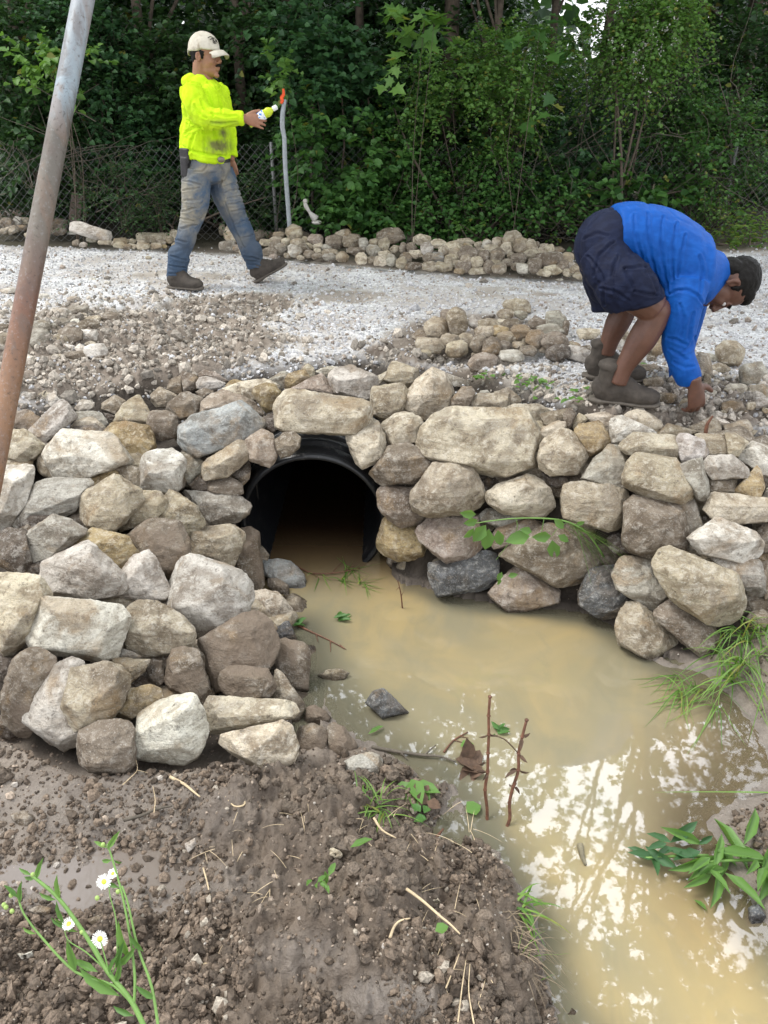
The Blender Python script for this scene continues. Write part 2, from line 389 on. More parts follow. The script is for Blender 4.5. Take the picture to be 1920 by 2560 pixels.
wetc = N.mix((.155, .132, .112), (.235, .205, .175), N.ramp(n1, [(.3, 0.), (.7, 1.)]))
soil = N.mix(soil, wetc, N.math('MULTIPLY', s1.outputs[1], .85))
v1 = N.n('TexVoronoi'); v1.inputs['Scale'].default_value = 55; N.l(co, v1.inputs['Vector'])
vs = N.n('SeparateColor'); N.l(v1.outputs['Color'], vs.inputs[0])
grav = N.mix((.40, .40, .40), (.76, .77, .78), vs.outputs[0])
grav = N.mix(grav, (.36, .32, .285), N.ramp(n3, [(.42, 0.), (.6, .75)]))
fm = N.ramp(N.math('ADD', s1.outputs[0], N.math('MULTIPLY', N.math('SUBTRACT', n2, .5), 1.6)), [(.45, 0.), (.6, 1.)])
base = N.mix(soil, N.mix((.42, .385, .34), (.55, .525, .49), n1), N.ramp(s1.outputs[0], [(.05, 0.), (.5, .9)]))
base = N.mix(base, grav, fm)
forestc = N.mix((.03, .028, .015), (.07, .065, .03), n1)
base = N.mix(base, forestc, s2.outputs[0]); base = N.mix(base, (.045, .035, .026), s2.outputs[1])  # ground between stacked stones painted dark: shade of the gaps put into the colour
N.l(base, b.inputs['Base Color'])
rw = N.math('MULTIPLY', s1.outputs[1], N.ramp(n1, [(.3, .2), (.6, 1.)]))
N.l(N.math('ADD', N.math('MULTIPLY_ADD', rw, -.62, .85), N.math('MULTIPLY', s1.outputs[2], -.18)), b.inputs['Roughness'])
h = N.math('ADD', N.math('MULTIPLY', n2, .6), n1)
bn = N.bump(h, .8, .02); bn = N.bump(v1.outputs['Distance'], .25, .01, bn); N.l(bn, b.inputs['Normal'])
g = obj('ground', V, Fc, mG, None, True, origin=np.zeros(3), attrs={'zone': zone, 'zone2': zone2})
g['kind'] = 'structure'

# ---------------------------------------------------------------- water
mW, nt, b, out = newmat('muddy_water'); N = NT(nt)
geo = N.n('NewGeometry'); co = geo.outputs['Position']
mp = N.n('Mapping'); mp.inputs['Scale'].default_value = (1, .55, 1); mp.inputs['Rotation'].default_value = (0, 0, -.5); N.l(co, mp.inputs[0])
n1 = N.noise(1.6, 4, .5, mp.outputs[0], 1.2); n2 = N.noise(4.5, 4, .6, mp.outputs[0], 1.5)
att = N.n('Attribute', attribute_name='edge')
col = N.mix((.245, .215, .135), (.345, .27, .135), N.ramp(n1, [(.40, 0.), (.60, 1.)]))
col = N.mix(col, (.19, .18, .125), N.ramp(n2, [(.48, 0.), (.7, .4)]))
col = N.mix(col, (.17, .17, .13), N.math('MULTIPLY', att.outputs['Fac'], .75))
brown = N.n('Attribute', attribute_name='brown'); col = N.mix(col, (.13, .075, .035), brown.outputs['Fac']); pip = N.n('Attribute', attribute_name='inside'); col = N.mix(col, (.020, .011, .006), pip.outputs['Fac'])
N.l(col, b.inputs['Base Color']); b.inputs['Roughness'].default_value = .02; b.inputs['IOR'].default_value = 1.5
b.inputs['Specular IOR Level'].default_value = .8
wv = N.noise(5, 2, .4, co); wv2 = N.noise(38, 2, .5, co)
bn = N.bump(wv, .022, .02); bn = N.bump(wv2, .02, .002, bn); N.l(bn, b.inputs['Normal'])
tr = N.n('BsdfTransparent'); tr.inputs[0].default_value = (.62, .52, .33, 1); ms = N.n('MixShader')
N.l(N.math('MULTIPLY_ADD', att.outputs['Fac'], .42, .03), ms.inputs[0]); N.l(b.outputs[0], ms.inputs[1]); N.l(tr.outputs[0], ms.inputs[2]); N.l(ms.outputs[0], out.inputs[0])
gx, gy = np.meshgrid(np.linspace(-1.3, 4, 260), np.concatenate([np.linspace(-6, .2, 30), np.linspace(.22, 3.6, 190), np.linspace(3.7, 9, 20)]))
V = np.stack([gx.ravel(), gy.ravel(), gx.ravel() * 0], 1); nx = 260; ny = gx.shape[0]
idx = np.arange(ny * nx).reshape(ny, nx); Fc = np.stack([idx[:-1, :-1].ravel(), idx[:-1, 1:].ravel(), idx[1:, 1:].ravel(), idx[1:, :-1].ravel()], 1)
hb = H0(V[:, 0], V[:, 1]); edge = 1 - sstep(-.09, -.0, -hb * -1)   # 0 deep .. 1 at the bank
edge = sstep(-.10, -.005, hb); inp = sstep(2.75, 3.3, V[:, 1])
px, py = proj(V)
rbank = blob(px, py, 1850, 2050, 260, 330) * .8
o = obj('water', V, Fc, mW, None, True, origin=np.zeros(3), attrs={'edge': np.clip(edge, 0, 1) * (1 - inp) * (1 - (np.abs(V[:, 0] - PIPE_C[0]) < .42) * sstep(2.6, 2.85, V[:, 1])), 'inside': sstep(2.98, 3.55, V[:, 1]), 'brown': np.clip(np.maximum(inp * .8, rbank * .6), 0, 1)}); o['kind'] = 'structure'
# shallow puddle in the mud
mP, nt, b, out = newmat('puddle_water'); N = NT(nt)
b.inputs['Base Color'].default_value = (.15, .125, .105, 1); b.inputs['Roughness'].default_value = .12; b.inputs['IOR'].default_value = 1.4; b.inputs['Specular IOR Level'].default_value = .7
geo = N.n('NewGeometry'); N.l(N.bump(N.noise(60, 3, .5, geo.outputs['Position']), .12, .004), b.inputs['Normal'])
gx, gy = np.meshgrid(np.linspace(-1.5, -.1, 60), np.linspace(1.0, 1.75, 40)); V = np.stack([gx.ravel(), gy.ravel(), gx.ravel() * 0 + .0795], 1)
px, py = proj(V); idx = np.arange(2400).reshape(40, 60); Fc = np.stack([idx[:-1, :-1].ravel(), idx[:-1, 1:].ravel(), idx[1:, 1:].ravel(), idx[1:, :-1].ravel()], 1)
q = V[Fc].mean(1); qx, qy = proj(q); keep = (qy > 2110) & (qy < 2290) & (qx < 640) & (qx > -150)
o = obj('puddle', V, Fc[keep], mP, None, True, origin=np.zeros(3)); o['kind'] = 'structure'
ROCKS = """
1|w|z3|big white crystalline rock with a sloping top below the brown soil, left wing|345,750 375,690 540,580 620,590 700,605 880,615 940,640 1000,720 1085,830 1060,865 960,890 700,985 560,1050 490,1030 460,970 400,850|440,900 620,815 790,715 960,860
1|o|z-3|blocky olive brown rock tucked behind the big white crystalline rock|850,600 880,530 1000,512 1160,535 1230,555 1260,600 1285,700 1240,800 1180,865 1085,860 1060,800 940,640|1030,640 1210,640
1|p|z-5|small pale rounded rock behind the big white crystalline rock|585,580 620,510 740,475 810,500 870,560 850,605 700,605|
1|q|z1|long narrow grey beam of stone slanting up towards the soil at the left edge|240,590 350,470 515,345 575,385 630,460 600,510 480,600 365,690 310,640|560,430 300,610
1|p|z0|cream rock with a dark crack beside the leaning rusty post|45,800 60,650 90,590 185,562 240,600 365,700 345,760 250,850 190,855 110,840|185,680 300,730
1|m|z-5 m5|soil covered hump of stone behind the long grey beam of stone|100,490 150,430 250,420 320,470 340,500 240,590 130,560 95,540|
1|w|z2|large pale boulder cut off by the left edge just under the leaning post|-120,1000 -60,880 100,865 250,865 275,930 265,1030 230,1160 150,1300 60,1390 0,1420 -110,1300|170,950 130,1180
1|g|z-2|broad grey slab lying under the big white crystalline rock|270,1050 440,985 560,1050 740,995 775,1050 665,1130 660,1190 560,1280 420,1290 200,1410 145,1370 140,1310 240,1180|
1|t|z3|large rounded tan boulder in the middle of the left wing, overlapping its neighbours|670,1150 700,1100 850,1020 950,972 1010,985 1170,1085 1185,1150 1130,1250 1060,1310 960,1420 880,1435 820,1395 730,1380 680,1320|820,1260 1090,1180 900,1080
1|t|z-2|tan rock behind the right side of the large rounded tan boulder|1185,1090 1330,1100 1375,1150 1370,1230 1300,1320 1200,1310 1100,1380 1010,1420 1000,1400 1180,1200|
1|w|z3|chunky white block with six sides and a notch at its lower left|1172,880 1185,810 1230,770 1380,730 1430,735 1520,800 1535,880 1500,1050 1470,1080 1350,1098 1180,1080|1230,960 1440,900
1|m|z-2|small brown rock between the chunky white block and the big white crystalline rock|950,900 1050,870 1140,890 1170,930 1165,1070 1070,1030 1040,950|
1|o|z-4|shaded tan rock peeking out under the right tip of the big white crystalline rock|740,990 960,895 1040,930 1070,1030 950,975 850,1020 775,1050|
1|t|z0|pyramid shaped tan rock standing on top of the left wing|945,510 1000,400 1070,300 1115,275 1170,310 1220,400 1260,460 1250,500 1215,535 1120,515|1195,490 1100,480
1|m|z-1|brown square rock to the right of the pyramid shaped rock|1220,530 1260,450 1250,400 1400,430 1460,470 1480,600 1450,640 1330,665 1280,640 1260,580|
1|t|z-3|rounded brown rock with a light top behind the pyramid shaped rock|1250,290 1310,235 1380,250 1480,300 1400,350 1380,395 1290,390 1255,340|
1|m|z-5|upright brown stone in the soil edge above the left wing|1400,170 1500,130 1515,200 1510,280 1460,280 1380,240|
1|m|z-3|brown rock with dark face left of the pyramid shaped rock|845,410 850,350 950,292 1040,340 1000,400 960,455|
1|q|z-3|small pale wedge of rock on the soil above the left wing|620,395 680,325 780,345 780,390 720,430 640,425|
1|d|z-4|dark little stone in the gap left of the pyramid shaped rock|850,430 955,460 945,510 880,490|
1|g|z-5|thin grey rock lying behind the small pale rounded rock|625,440 770,425 850,440 900,510 870,560 790,490 700,480 620,510|
1|q|z-2|small grey splinter standing in the soil near the leaning post|395,290 440,270 515,345 430,400 400,350|
1|p|z-3|small cream chip beside the grey splinter near the leaning post|300,290 400,237 445,265 390,310 330,320|
1|q|z-3|pale flat stone half buried in soil near the leaning post|140,300 200,260 290,270 300,320 200,345|
2|m|z0|round grey brown boulder with a thin white scratch, left of the blue grey block|-110,590 -90,520 25,435 75,430 190,490 205,560 170,610 80,640 0,665|
2|g|z-4|small tan wedge between the chunky white block and the slanting tan slab|7,930 60,908 190,1010 150,1110 60,1207 30,1170 40,1010|
2|g|z-1|pale tan flat ledge of rock above the two brown blocks, left of the pipe|0,1265 90,1255 500,1290 570,1320 592,1360 570,1410 545,1450 450,1530 230,1540 200,1480 100,1380|120,1330 480,1380
2|t|z1|tan rock with a rounded lower lobe under the chunky white block|-190,1490 -130,1270 -70,1250 0,1290 100,1380 200,1500 205,1540 120,1570 85,1640 0,1610 -90,1490|
2|u|z4|big blue grey block with a flat slanting top, left above the pipe|0,770 0,720 100,630 150,615 180,625 380,545 500,518 540,550 680,665 685,710 600,800 450,850 330,905 160,972 130,960 40,900 0,820|60,760 300,680 545,612 665,690
2|t|z4|slanting tan slab just below the big blue grey block|160,1080 200,1020 330,930 470,840 600,850 617,900 580,980 450,1090 400,1130 330,1140 220,1158 165,1130|320,1040 540,900
2|r|z1|pinkish brown rock touching the upper left rim of the pipe|545,830 680,740 760,770 780,830 797,960 780,1010 740,1045 640,1020 575,980 617,900 600,850|650,850
2|m|z3|small brown cube of rock resting on the pipe at its upper left|790,830 850,775 960,768 997,810 985,890 910,960 840,973 805,920|
2|p|z5|long cream block lying like a lintel across the top of the pipe|785,580 830,460 860,410 930,410 1100,450 1260,465 1500,510 1555,540 1570,640 1540,720 1450,785 1380,770 1170,750 1090,765 960,768 840,740 810,720 800,640|880,500 1200,540 1520,590 860,640
2|p|z1|pale rock leaning down beside the upper right of the pipe|1380,780 1480,780 1560,640 1600,640 1659,720 1705,850 1715,960 1690,1000 1640,990 1600,1020 1500,1050 1460,1010 1420,900|
2|o|z2|egg shaped ochre cobble wedged against the left end of the long cream block|600,440 620,380 700,350 790,375 830,430 815,500 770,580 720,600 680,560 640,510|
2|p|z-3|flat cream rock behind the egg shaped ochre cobble|355,410 450,370 680,335 800,355 850,390 830,430 700,345 600,400 620,500 560,480 430,440|
2|r|z-1|rough reddish tan rock behind the big blue grey block|190,520 250,440 330,415 430,430 560,490 640,530 690,600 660,640 560,570 500,518 380,545 230,600 195,590|
2|m|z-3|small reddish lump left of the rough reddish tan rock|125,430 200,398 280,425 250,480 190,500|
2|q|z-2|pale topped grey wedge on the edge of the gravel, left above the pipe|130,350 160,310 240,303 375,360 330,400 270,420 200,398 140,400|
2|m|z-3|brown upright rock at the gravel edge left of the pale topped wedge|5,290 20,260 120,285 150,315 130,400 80,435 30,430|
2|r|z-5|flat reddish stone lying in the gravel behind the pale topped wedge|140,290 200,245 300,270 400,340 370,355 240,303 160,308|
2|o|z-5|low tan stone at the gravel edge behind the flat cream rock|370,385 430,320 570,350 560,365 430,380|
2|o|z-2|ochre lump on the gravel edge above the long cream block|855,310 940,265 1040,255 1075,310 980,380 880,408 875,350|
2|t|z-4|small upright brown stone at the gravel edge above the pipe|1010,240 1065,190 1110,225 1120,300 1080,325 1060,270|
2|g|z-4|mottled pale stone left of the ochre lump above the pipe|730,330 830,265 910,270 855,315 880,390 840,410 830,360|
2|r|z-1|pale pinkish rock lying behind the long cream block|910,410 1060,330 1190,290 1240,330 1270,465 1200,465 1100,450 1000,420|
2|w|z-4|white flat stone at the gravel edge above the pipe|1120,260 1220,215 1340,225 1250,260 1220,300 1180,290|
2|q|z3|big pale wedge with a flat light top and dark left face above the pipe|1220,270 1400,220 1460,225 1600,290 1640,330 1630,400 1560,490 1420,500 1300,450 1265,430 1240,330|1420,385 1280,310 1600,330
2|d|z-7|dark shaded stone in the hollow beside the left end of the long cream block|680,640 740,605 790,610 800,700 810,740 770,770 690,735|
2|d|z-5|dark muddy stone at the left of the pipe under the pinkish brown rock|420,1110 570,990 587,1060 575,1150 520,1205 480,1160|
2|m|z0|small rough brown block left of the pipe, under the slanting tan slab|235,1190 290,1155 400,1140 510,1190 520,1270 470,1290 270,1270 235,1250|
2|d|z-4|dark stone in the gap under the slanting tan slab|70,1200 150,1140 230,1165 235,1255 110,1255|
3|t|z2|round brown boulder beside the right end of the long cream block|85,560 90,450 120,390 200,380 320,365 370,385 412,430 370,500 345,580 290,640 230,665 130,630 90,600|220,470
3|t|z-1|tan angular rock behind the round brown boulder on top of the wall|200,330 250,210 300,168 420,220 480,260 480,300 450,370 410,415 360,375 240,375|
3|p|z-4|small cream stone between the big pale wedge and the tan angular rock|140,300 225,255 210,330 140,385|
3|p|z3|large pale oval stone with grey lichen spots, standing on the wall top|355,530 380,460 460,380 510,300 590,247 680,270 780,350 782,420 740,550 640,600 530,650 470,640 380,580|480,440 640,480 590,330
3|p|z1|cream stone with a brown top ledge under the round brown boulder|190,680 330,600 370,580 500,650 527,700 515,800 480,850 380,865 280,885 230,840 200,740|290,710 460,700
3|p|z5 f|largest cream block of the wall, a huge flat faced slab right of the pipe|500,830 530,720 610,630 700,590 950,570 1300,580 1440,620 1480,680 1490,830 1480,960 1430,1060 1290,1105 1100,1095 940,1080 820,1020 640,1000 560,950 505,890|560,740 860,690 1460,710 1420,1000 620,900 1000,1020
3|m|z-1|small brown rounded stone between the pale oval stone and the huge cream slab|745,560 760,490 850,390 920,390 955,440 930,490 890,560 800,575|
3|q|z-5|thin pale splinter behind the large pale oval stone|690,290 740,275 850,330 940,395 850,385 790,390 740,320|
3|t|z-1|flat brown slab lying behind the huge cream slab|905,545 950,470 1040,440 1170,470 1250,440 1262,500 1260,585 1170,575 1000,565|
3|t|z-3|tan rock behind the flat brown slab on the wall top|1090,440 1230,395 1320,470 1345,510 1270,550 1250,480 1170,470|
3|g|z-5|small grey chip behind the flat brown slab|985,450 1000,420 1060,415 1090,455 1040,470|
3|p|z-2|pale flat stone at the right end of the huge cream slab, wall top|1260,570 1300,530 1480,530 1580,590 1500,620 1490,680 1420,620 1300,590|
3|t|z-2|tan bumpy stone on the wall top beside the booted foot|1500,640 1600,590 1720,575 1730,640 1650,690 1560,710 1520,700|
3|p|z-1|small cream wedge between the huge cream slab and the pitted cream rock|1490,770 1520,720 1640,672 1740,690 1700,740 1620,760 1550,820 1510,830|
3|p|z2|pitted cream rock right of the huge cream slab|1475,980 1500,880 1560,820 1659,740 1725,750 1890,870 1895,950 1835,1060 1790,1110 1700,1090 1600,1120 1500,1060|1620,900 1790,950
3|m|z1|rough dark brown rock with a white end, right of the pipe rim|85,1130 130,1040 230,900 330,870 400,870 470,895 560,950 597,1030 570,1090 450,1180 330,1190 150,1205|
3|t|z4|large brown rock with a sharp sloping ridge under the huge cream slab|430,1350 440,1260 520,1150 600,1060 660,1030 740,1020 860,1015 940,1080 1040,1280 1030,1370 980,1410 760,1450 560,1440 460,1410|770,1190 840,1060 480,1360
3|m|z0|brown rock left of the sharp ridged rock, beside the pipe|148,1270 200,1195 330,1215 440,1230 430,1350 460,1410 560,1445 500,1520 390,1540 290,1530 200,1420 160,1380|
3|p|z3|pale pointed rock shaped like a fin, right of the sharp ridged rock|1035,1320 1045,1280 1120,1200 1300,1130 1440,1100 1490,1115 1570,1270 1603,1380 1520,1455 1400,1455 1200,1430 1100,1370|1420,1180 1120,1260
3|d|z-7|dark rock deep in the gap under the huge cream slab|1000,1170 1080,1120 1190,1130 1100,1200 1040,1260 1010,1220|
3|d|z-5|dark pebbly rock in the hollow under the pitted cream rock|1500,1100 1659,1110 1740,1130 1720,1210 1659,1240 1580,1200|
4|p|z1|rounded cream stone lying beside the worker's near boot|470,470 510,420 570,405 640,420 760,500 785,550 740,600 600,550 490,530|
4|w|z-1|white crumbly slab strewn with grit below the worker's near boot|355,500 400,460 470,470 490,535 600,550 740,600 740,625 600,610 500,620 420,700 390,690 360,600|
4|o|z1|golden brown rock below the worker's near boot|60,590 90,540 240,500 300,560 370,690 300,740 180,800 170,700 80,640|240,600
4|p|z-3|pale rock with rounded back behind the golden brown rock|150,460 300,435 420,460 360,500 370,650 300,560 240,500 170,490|
4|p|z-3|small pale stone left of the golden brown rock|50,500 90,440 160,470 170,490 90,540 60,590 40,560|
4|m|z-1|small dark tan stone at the wall top left of the pale stones|0,400 40,400 60,450 50,520 0,570 -40,520 -40,440|
4|p|z3|long pale slab with an undercut lower edge on the right wing|435,720 500,630 600,605 730,630 880,625 910,660 940,790 930,830 830,810 700,775 530,785 440,740|560,700 860,740
4|t|z-2|low tan stone behind the long pale slab of the right wing|745,615 830,525 960,560 1045,605 1000,625 880,625 760,630|
4|q|z2|rock with a bluish white top and grey faces on the right wing|890,680 920,615 1000,615 1100,660 1190,700 1180,760 1120,820 1000,830 950,860 940,790 910,700|1060,710
4|t|z-1|tan stone with a rusty twig in front of it, below the working hand|1005,555 1180,470 1250,510 1295,600 1180,610 1090,600 1030,580|
4|t|z0|tan block with a flat face right of the bluish white topped rock|1040,610 1180,605 1300,605 1320,680 1320,780 1160,785 1185,700 1100,655|
4|t|z-2|brown tan stone on the soil right of the rusty twig|1290,540 1400,505 1490,500 1530,580 1460,635 1310,600|
4|o|z-2|small tan block at the right edge beyond the rusty twig|1545,580 1560,520 1600,500 1700,540 1700,600|
4|p|z-1|pale rock behind the big pale boulder at the right edge|1300,610 1380,610 1470,650 1500,680 1440,740 1410,800 1330,790 1320,680|
4|p|z-3|thin pale slab on top of the right wing at the right edge|1470,650 1550,635 1640,680 1720,700 1550,680 1490,690|
4|w|z2|big pale boulder cut off by the right edge of the wall top|1410,810 1450,740 1550,680 1659,690 1760,720 1760,930 1659,960 1600,950 1510,870|1520,760
4|q|z2|flat grey stone with a rough dark lower side on the right wing|1125,850 1180,795 1350,790 1450,830 1510,890 1490,950 1380,980 1200,990 1160,940 1130,890|1200,840 1400,860
4|g|z2|grey tooth shaped stone standing upright on the right wing|915,900 980,850 1090,822 1140,890 1170,1060 1150,1160 1110,1170 1050,1130 1030,1050 990,980|1080,900 1090,1080
4|t|z5|large golden brown oval boulder slanting across the right wing|465,970 500,850 560,790 640,780 880,820 910,850 900,900 1000,1000 1040,1080 1035,1150 960,1185 780,1180 620,1120 510,1060 470,1010|640,950 740,860 900,1050
4|g|z0|grey angular rock left of the large golden brown oval boulder|135,960 220,820 350,710 430,720 500,830 500,850 465,970 500,1060 470,1085 370,1030 200,1005|
4|t|z4|broad pale brown boulder with a ledge, left of the brown cube|-50,1130 -20,1040 150,1015 330,1015 440,1060 490,1130 490,1260 420,1390 330,1410 180,1370 -30,1310|100,1180 400,1200 200,1080
4|m|z4|large brown cube of rock in the middle of the right wing|465,1480 480,1200 530,1150 610,1147 740,1180 900,1215 950,1260 1000,1420 985,1550 950,1585 850,1560 720,1650 560,1600 500,1550|640,1250 880,1300 600,1500
4|g|z-2|grey upright rock behind the large brown cube|900,1200 1050,1160 1100,1300 1115,1400 1000,1470 995,1400 950,1260|
4|m|z-3|shaded rock under the flat grey stone of the right wing|1165,950 1200,990 1400,985 1380,1110 1170,1090|
4|o|z2|rock with a pointed ochre tip near the right edge|1380,1080 1490,960 1560,893 1610,960 1630,1050 1600,1140 1570,1160 1400,1110|1560,1000
4|q|z1|small grey rock at the right edge beside the pointed ochre rock|1600,1150 1650,1070 1700,1040 1760,1060 1760,1180|
4|p|z3|long flat cream slab running off the right edge|1125,1230 1170,1130 1210,1100 1380,1120 1659,1160 1760,1170 1760,1330 1620,1330 1460,1355 1380,1340 1180,1290|1220,1180 1659,1220
4|m|z-1|brown rock at the right edge under the long flat cream slab|1560,1420 1640,1340 1760,1340 1760,1560 1640,1600 1600,1480|
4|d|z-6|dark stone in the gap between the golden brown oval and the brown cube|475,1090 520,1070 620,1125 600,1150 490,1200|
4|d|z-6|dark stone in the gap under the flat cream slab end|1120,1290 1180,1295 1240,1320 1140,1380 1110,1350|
5|g|z3|olive grey wedge shaped rock with a light top, left wing|165,150 330,50 410,-25 470,-45 600,-15 730,65 700,110 540,230 420,310 295,378 250,350 190,230|400,75 610,95
5|o|z-2|yellow ochre slab between the grey wedge and the muddy brown boulder|585,200 730,95 800,75 1000,130 1060,140 1145,270 1100,330 1010,430 960,380 860,290 790,220 700,190|
5|m|z1 m4|dark brown boulder with white specks and a hollow in its face|1055,120 1090,60 1200,-5 1350,0 1470,20 1560,160 1565,290 1430,340 1400,480 1345,470 1320,380 1240,280 1150,260|1200,160
5|d|z-2|dark brown rock at the left edge above the long rounded boulder|-100,200 0,120 80,75 215,90 230,180 265,350 210,465 140,450 0,380|
5|d|z-6|dark stone in the hollow behind the pale three sided rock|230,370 350,380 400,340 345,400 335,490 250,480|
5|q|z4|pale grey rock with a pointed top and a triangular face, left wing|335,490 345,400 430,340 460,300 700,190 760,200 1000,430 1050,560 1000,610 870,640 740,665 500,640 400,580|560,330 730,290 960,520
5|q|z0|pale rock with a brown smear right of the triangular faced rock|1010,430 1120,300 1220,278 1290,330 1340,460 1415,590 1370,650 1200,680 1050,690 940,690 860,650 1000,610 1050,560|1180,400
5|p|z3|large boulder with tan stains cut off by the left edge|-140,620 -60,480 30,445 200,470 330,500 410,600 390,680 300,880 210,1000 100,1120 0,1130 -120,1040|300,640 60,980
5|w|z4 f|white rectangular block with a short dark streak on its face|280,870 400,670 480,655 800,680 980,720 1045,790 1030,930 960,1130 870,1165 560,1120 280,1060 240,990|440,760 900,800 420,1000 880,1060
5|t|z3|tan boulder with an ochre stained facet right of the white rectangular block|1040,790 1070,730 1150,680 1320,695 1500,800 1600,900 1612,960 1560,1080 1400,1150 1240,1150 1120,1110 1000,1060 1030,930|1140,1020 1480,950 1270,850
5|g|z-3|grey stone squeezed between the white rectangular block and the ochre stained boulder|960,1140 1000,1060 1120,1110 1180,1145 1100,1150|
5|m|z1 m6|tall muddy brown rock at the lower left edge of the wing|95,1200 110,1160 200,1100 240,1075 340,1095 450,1150 460,1220 380,1290 300,1400 220,1560 245,1790 130,1770 30,1640 10,1480 60,1350 95,1330|200,1300 100,1560
5|d|z-4|shaded rock at the left edge beside the tall muddy rock|-60,1240 0,1140 100,1150 95,1330 30,1345 0,1340|
9|q|z0|mottled pale boulder with blue grey flecks, partly behind a brown boulder|210,430 230,370 300,200 380,120 600,5 690,40 600,100 500,260 560,560 665,590 665,670 590,690 560,730 470,760 400,745 330,700 240,600 215,500|400,300 380,560
9|t|z6|brown boulder with a pale right half and a sharp lower ridge, lower left|480,370 530,150 640,80 860,25 1000,60 1060,130 1050,220 1000,380 900,510 730,570 600,595 550,580 500,520|620,320 850,480 980,110
5|t|z-3|brown rock behind the boulder with the sharp lower ridge|900,1150 1240,1160 1200,1250 1060,1370 1050,1280 1000,1220|
9|o|z2|elongated ochre rock pointing up to the right, foot of the left wing|940,490 990,390 1060,240 1250,208 1350,250 1345,310 1220,410 1060,510|1230,270
9|m|z3|squat brown block sitting on the mud at the foot of the left wing|635,780 665,590 900,510 1060,520 1110,590 1115,860 1000,945 850,945 740,900 650,830|680,770 1070,800 880,640
9|w|z4|white quartz boulder with a pink blotch sitting on the mud|1120,700 1160,560 1150,490 1210,420 1380,310 1520,280 1600,310 1659,390 1700,500 1700,640 1640,790 1520,865 1400,820 1340,835 1240,740 1230,790 1140,810|1300,560 1540,420 1500,740
6|m|z0 m5|dark brown faceted rock behind the white quartz boulder|30,1230 60,1130 200,1060 300,1060 340,1150 360,1250 410,1400 370,1480 300,1510 200,1450 80,1400 30,1310|
5|d|z-4|small dark rock behind the elongated ochre rock|1215,1240 1260,1160 1350,1170 1330,1260 1370,1330 1310,1390 1240,1350|
6|t|z3 m4|square brown block with a flat face beside the pipe mouth|245,200 270,80 580,38 670,90 660,250 600,400 550,390 340,370 290,300 240,290|300,110 570,90 560,330
6|m|z6 m5|brown block forming the right side of the square brown block by the water|650,60 730,50 800,100 830,200 840,380 840,580 740,600 720,500 600,400 660,250 670,90|
6|q|z5|large rock streaked with white quartz and rust beside the square brown block|75,480 105,340 260,300 350,370 540,385 700,470 740,520 745,680 700,800 600,880 400,960 250,950 215,850 120,760 20,690 80,560|550,430 400,740 200,620
6|p|z2|cream topped rock with brown holes next to the streaked quartz rock|730,610 860,585 1000,620 1090,740 1060,820 950,905 900,830 840,740 750,690|
6|u|z0|blue grey boulder with white patches standing in the water's edge|800,310 950,325 1110,360 1190,450 1215,600 1150,660 1100,640 1060,540 900,480 810,390|1000,440
6|o|z-2|small olive rock left of the blue grey boulder at the water|800,390 860,420 905,480 880,545 830,550|
6|m|z-1|brown grey rock in front of the blue grey boulder at the water|890,490 970,480 1060,540 1100,700 1040,640 900,560|
6|m|z5|small dark red stone at the shaded pipe edge|790,220 850,215 905,290 890,335 800,320|
6|m|z2 m9|huge mud caked boulder in the lower left wing|260,1050 450,970 640,860 760,740 850,760 930,870 975,970 960,1100 900,1230 820,1240 600,1210 520,1290 490,1420 410,1430 360,1250 340,1150 300,1060|800,900 480,1080 560,1000
6|m|z5 m9|mud smeared rounded rock bulging out below the huge mud caked boulder|490,1340 520,1250 640,1215 890,1240 965,1390 930,1450 790,1490 570,1470 500,1400|600,1300 850,1330
6|m|z2 m5|brown block with pale scuffs standing at the water right of the mud caked boulder|970,1010 1040,990 1200,1030 1245,1090 1240,1180 1215,1300 1225,1430 1190,1480 1110,1400 1030,1290 950,1210 975,1100|1040,1100 1190,1120
6|k|z-1|small blue black rock at the water under the cream topped rock|955,910 1060,820 1110,930 1135,990 1080,1005 980,990|
6|t|z0 m3|tan strip of rock running down behind the cream lintel shaped block|930,1450 965,1390 940,1260 1000,1240 1060,1330 1120,1440 1192,1520 1187,1601 1112,1751 1040,1720 1000,1600|
A|p|z6|cream lintel shaped block lying on top of the white triangular rock|50,570 55,380 100,305 430,330 780,340 800,420 760,480 600,520 250,590 130,610 60,600|70,480 420,470 750,445
A|p|z4|white triangular rock with its point dug into the mud|165,680 200,620 600,530 700,520 760,590 805,700 790,780 750,840 660,830 570,990 520,960 440,850 400,820 250,800 200,780|650,700 400,700
A|m|z1 m6|round muddy rock with a rust brown scar beside the white triangular rock|790,650 820,560 940,530 1050,570 1055,640 1030,750 960,790 830,790 800,740|
A|m|z-1 m6|soil crusted rock at the water's edge behind the rust scarred rock|860,500 880,400 960,375 1030,410 1080,480 1060,550 940,530 860,540|
A|m|z1 m5|muddy rock with a pointed foot at the water's edge|1060,560 1110,525 1180,550 1300,700 1300,770 1220,810 1170,870 1110,875 1070,790 1060,700|
A|g|W3 z4|grey tan rock with a dark crack, last stone of the left wing in the water|1190,870 1300,790 1400,765 1480,790 1510,850 1480,1000 1440,1050 1330,1000 1240,940|
A|t|W1 T5|tan stone just breaking the water surface near the left bank|985,130 1060,80 1180,75 1240,110 1200,160 1080,185|
B|k|W3 T12|black wet wedge shaped rock standing alone in the yellow water|50,190 110,95 200,75 300,180 360,280 190,325 110,250|150,90 200,150
7|o|z0|rusty brown rock at the waterline right of the pipe|125,400 180,170 230,140 290,200 480,210 540,170 500,260 560,380 530,450 420,490 280,480 150,430|
7|r|z4|pinkish tan rock overhanging the dark slate block by the water|465,280 560,170 700,140 960,150 990,250 1030,370 960,440 780,530 700,500 600,420 540,370|680,250 900,300 770,440
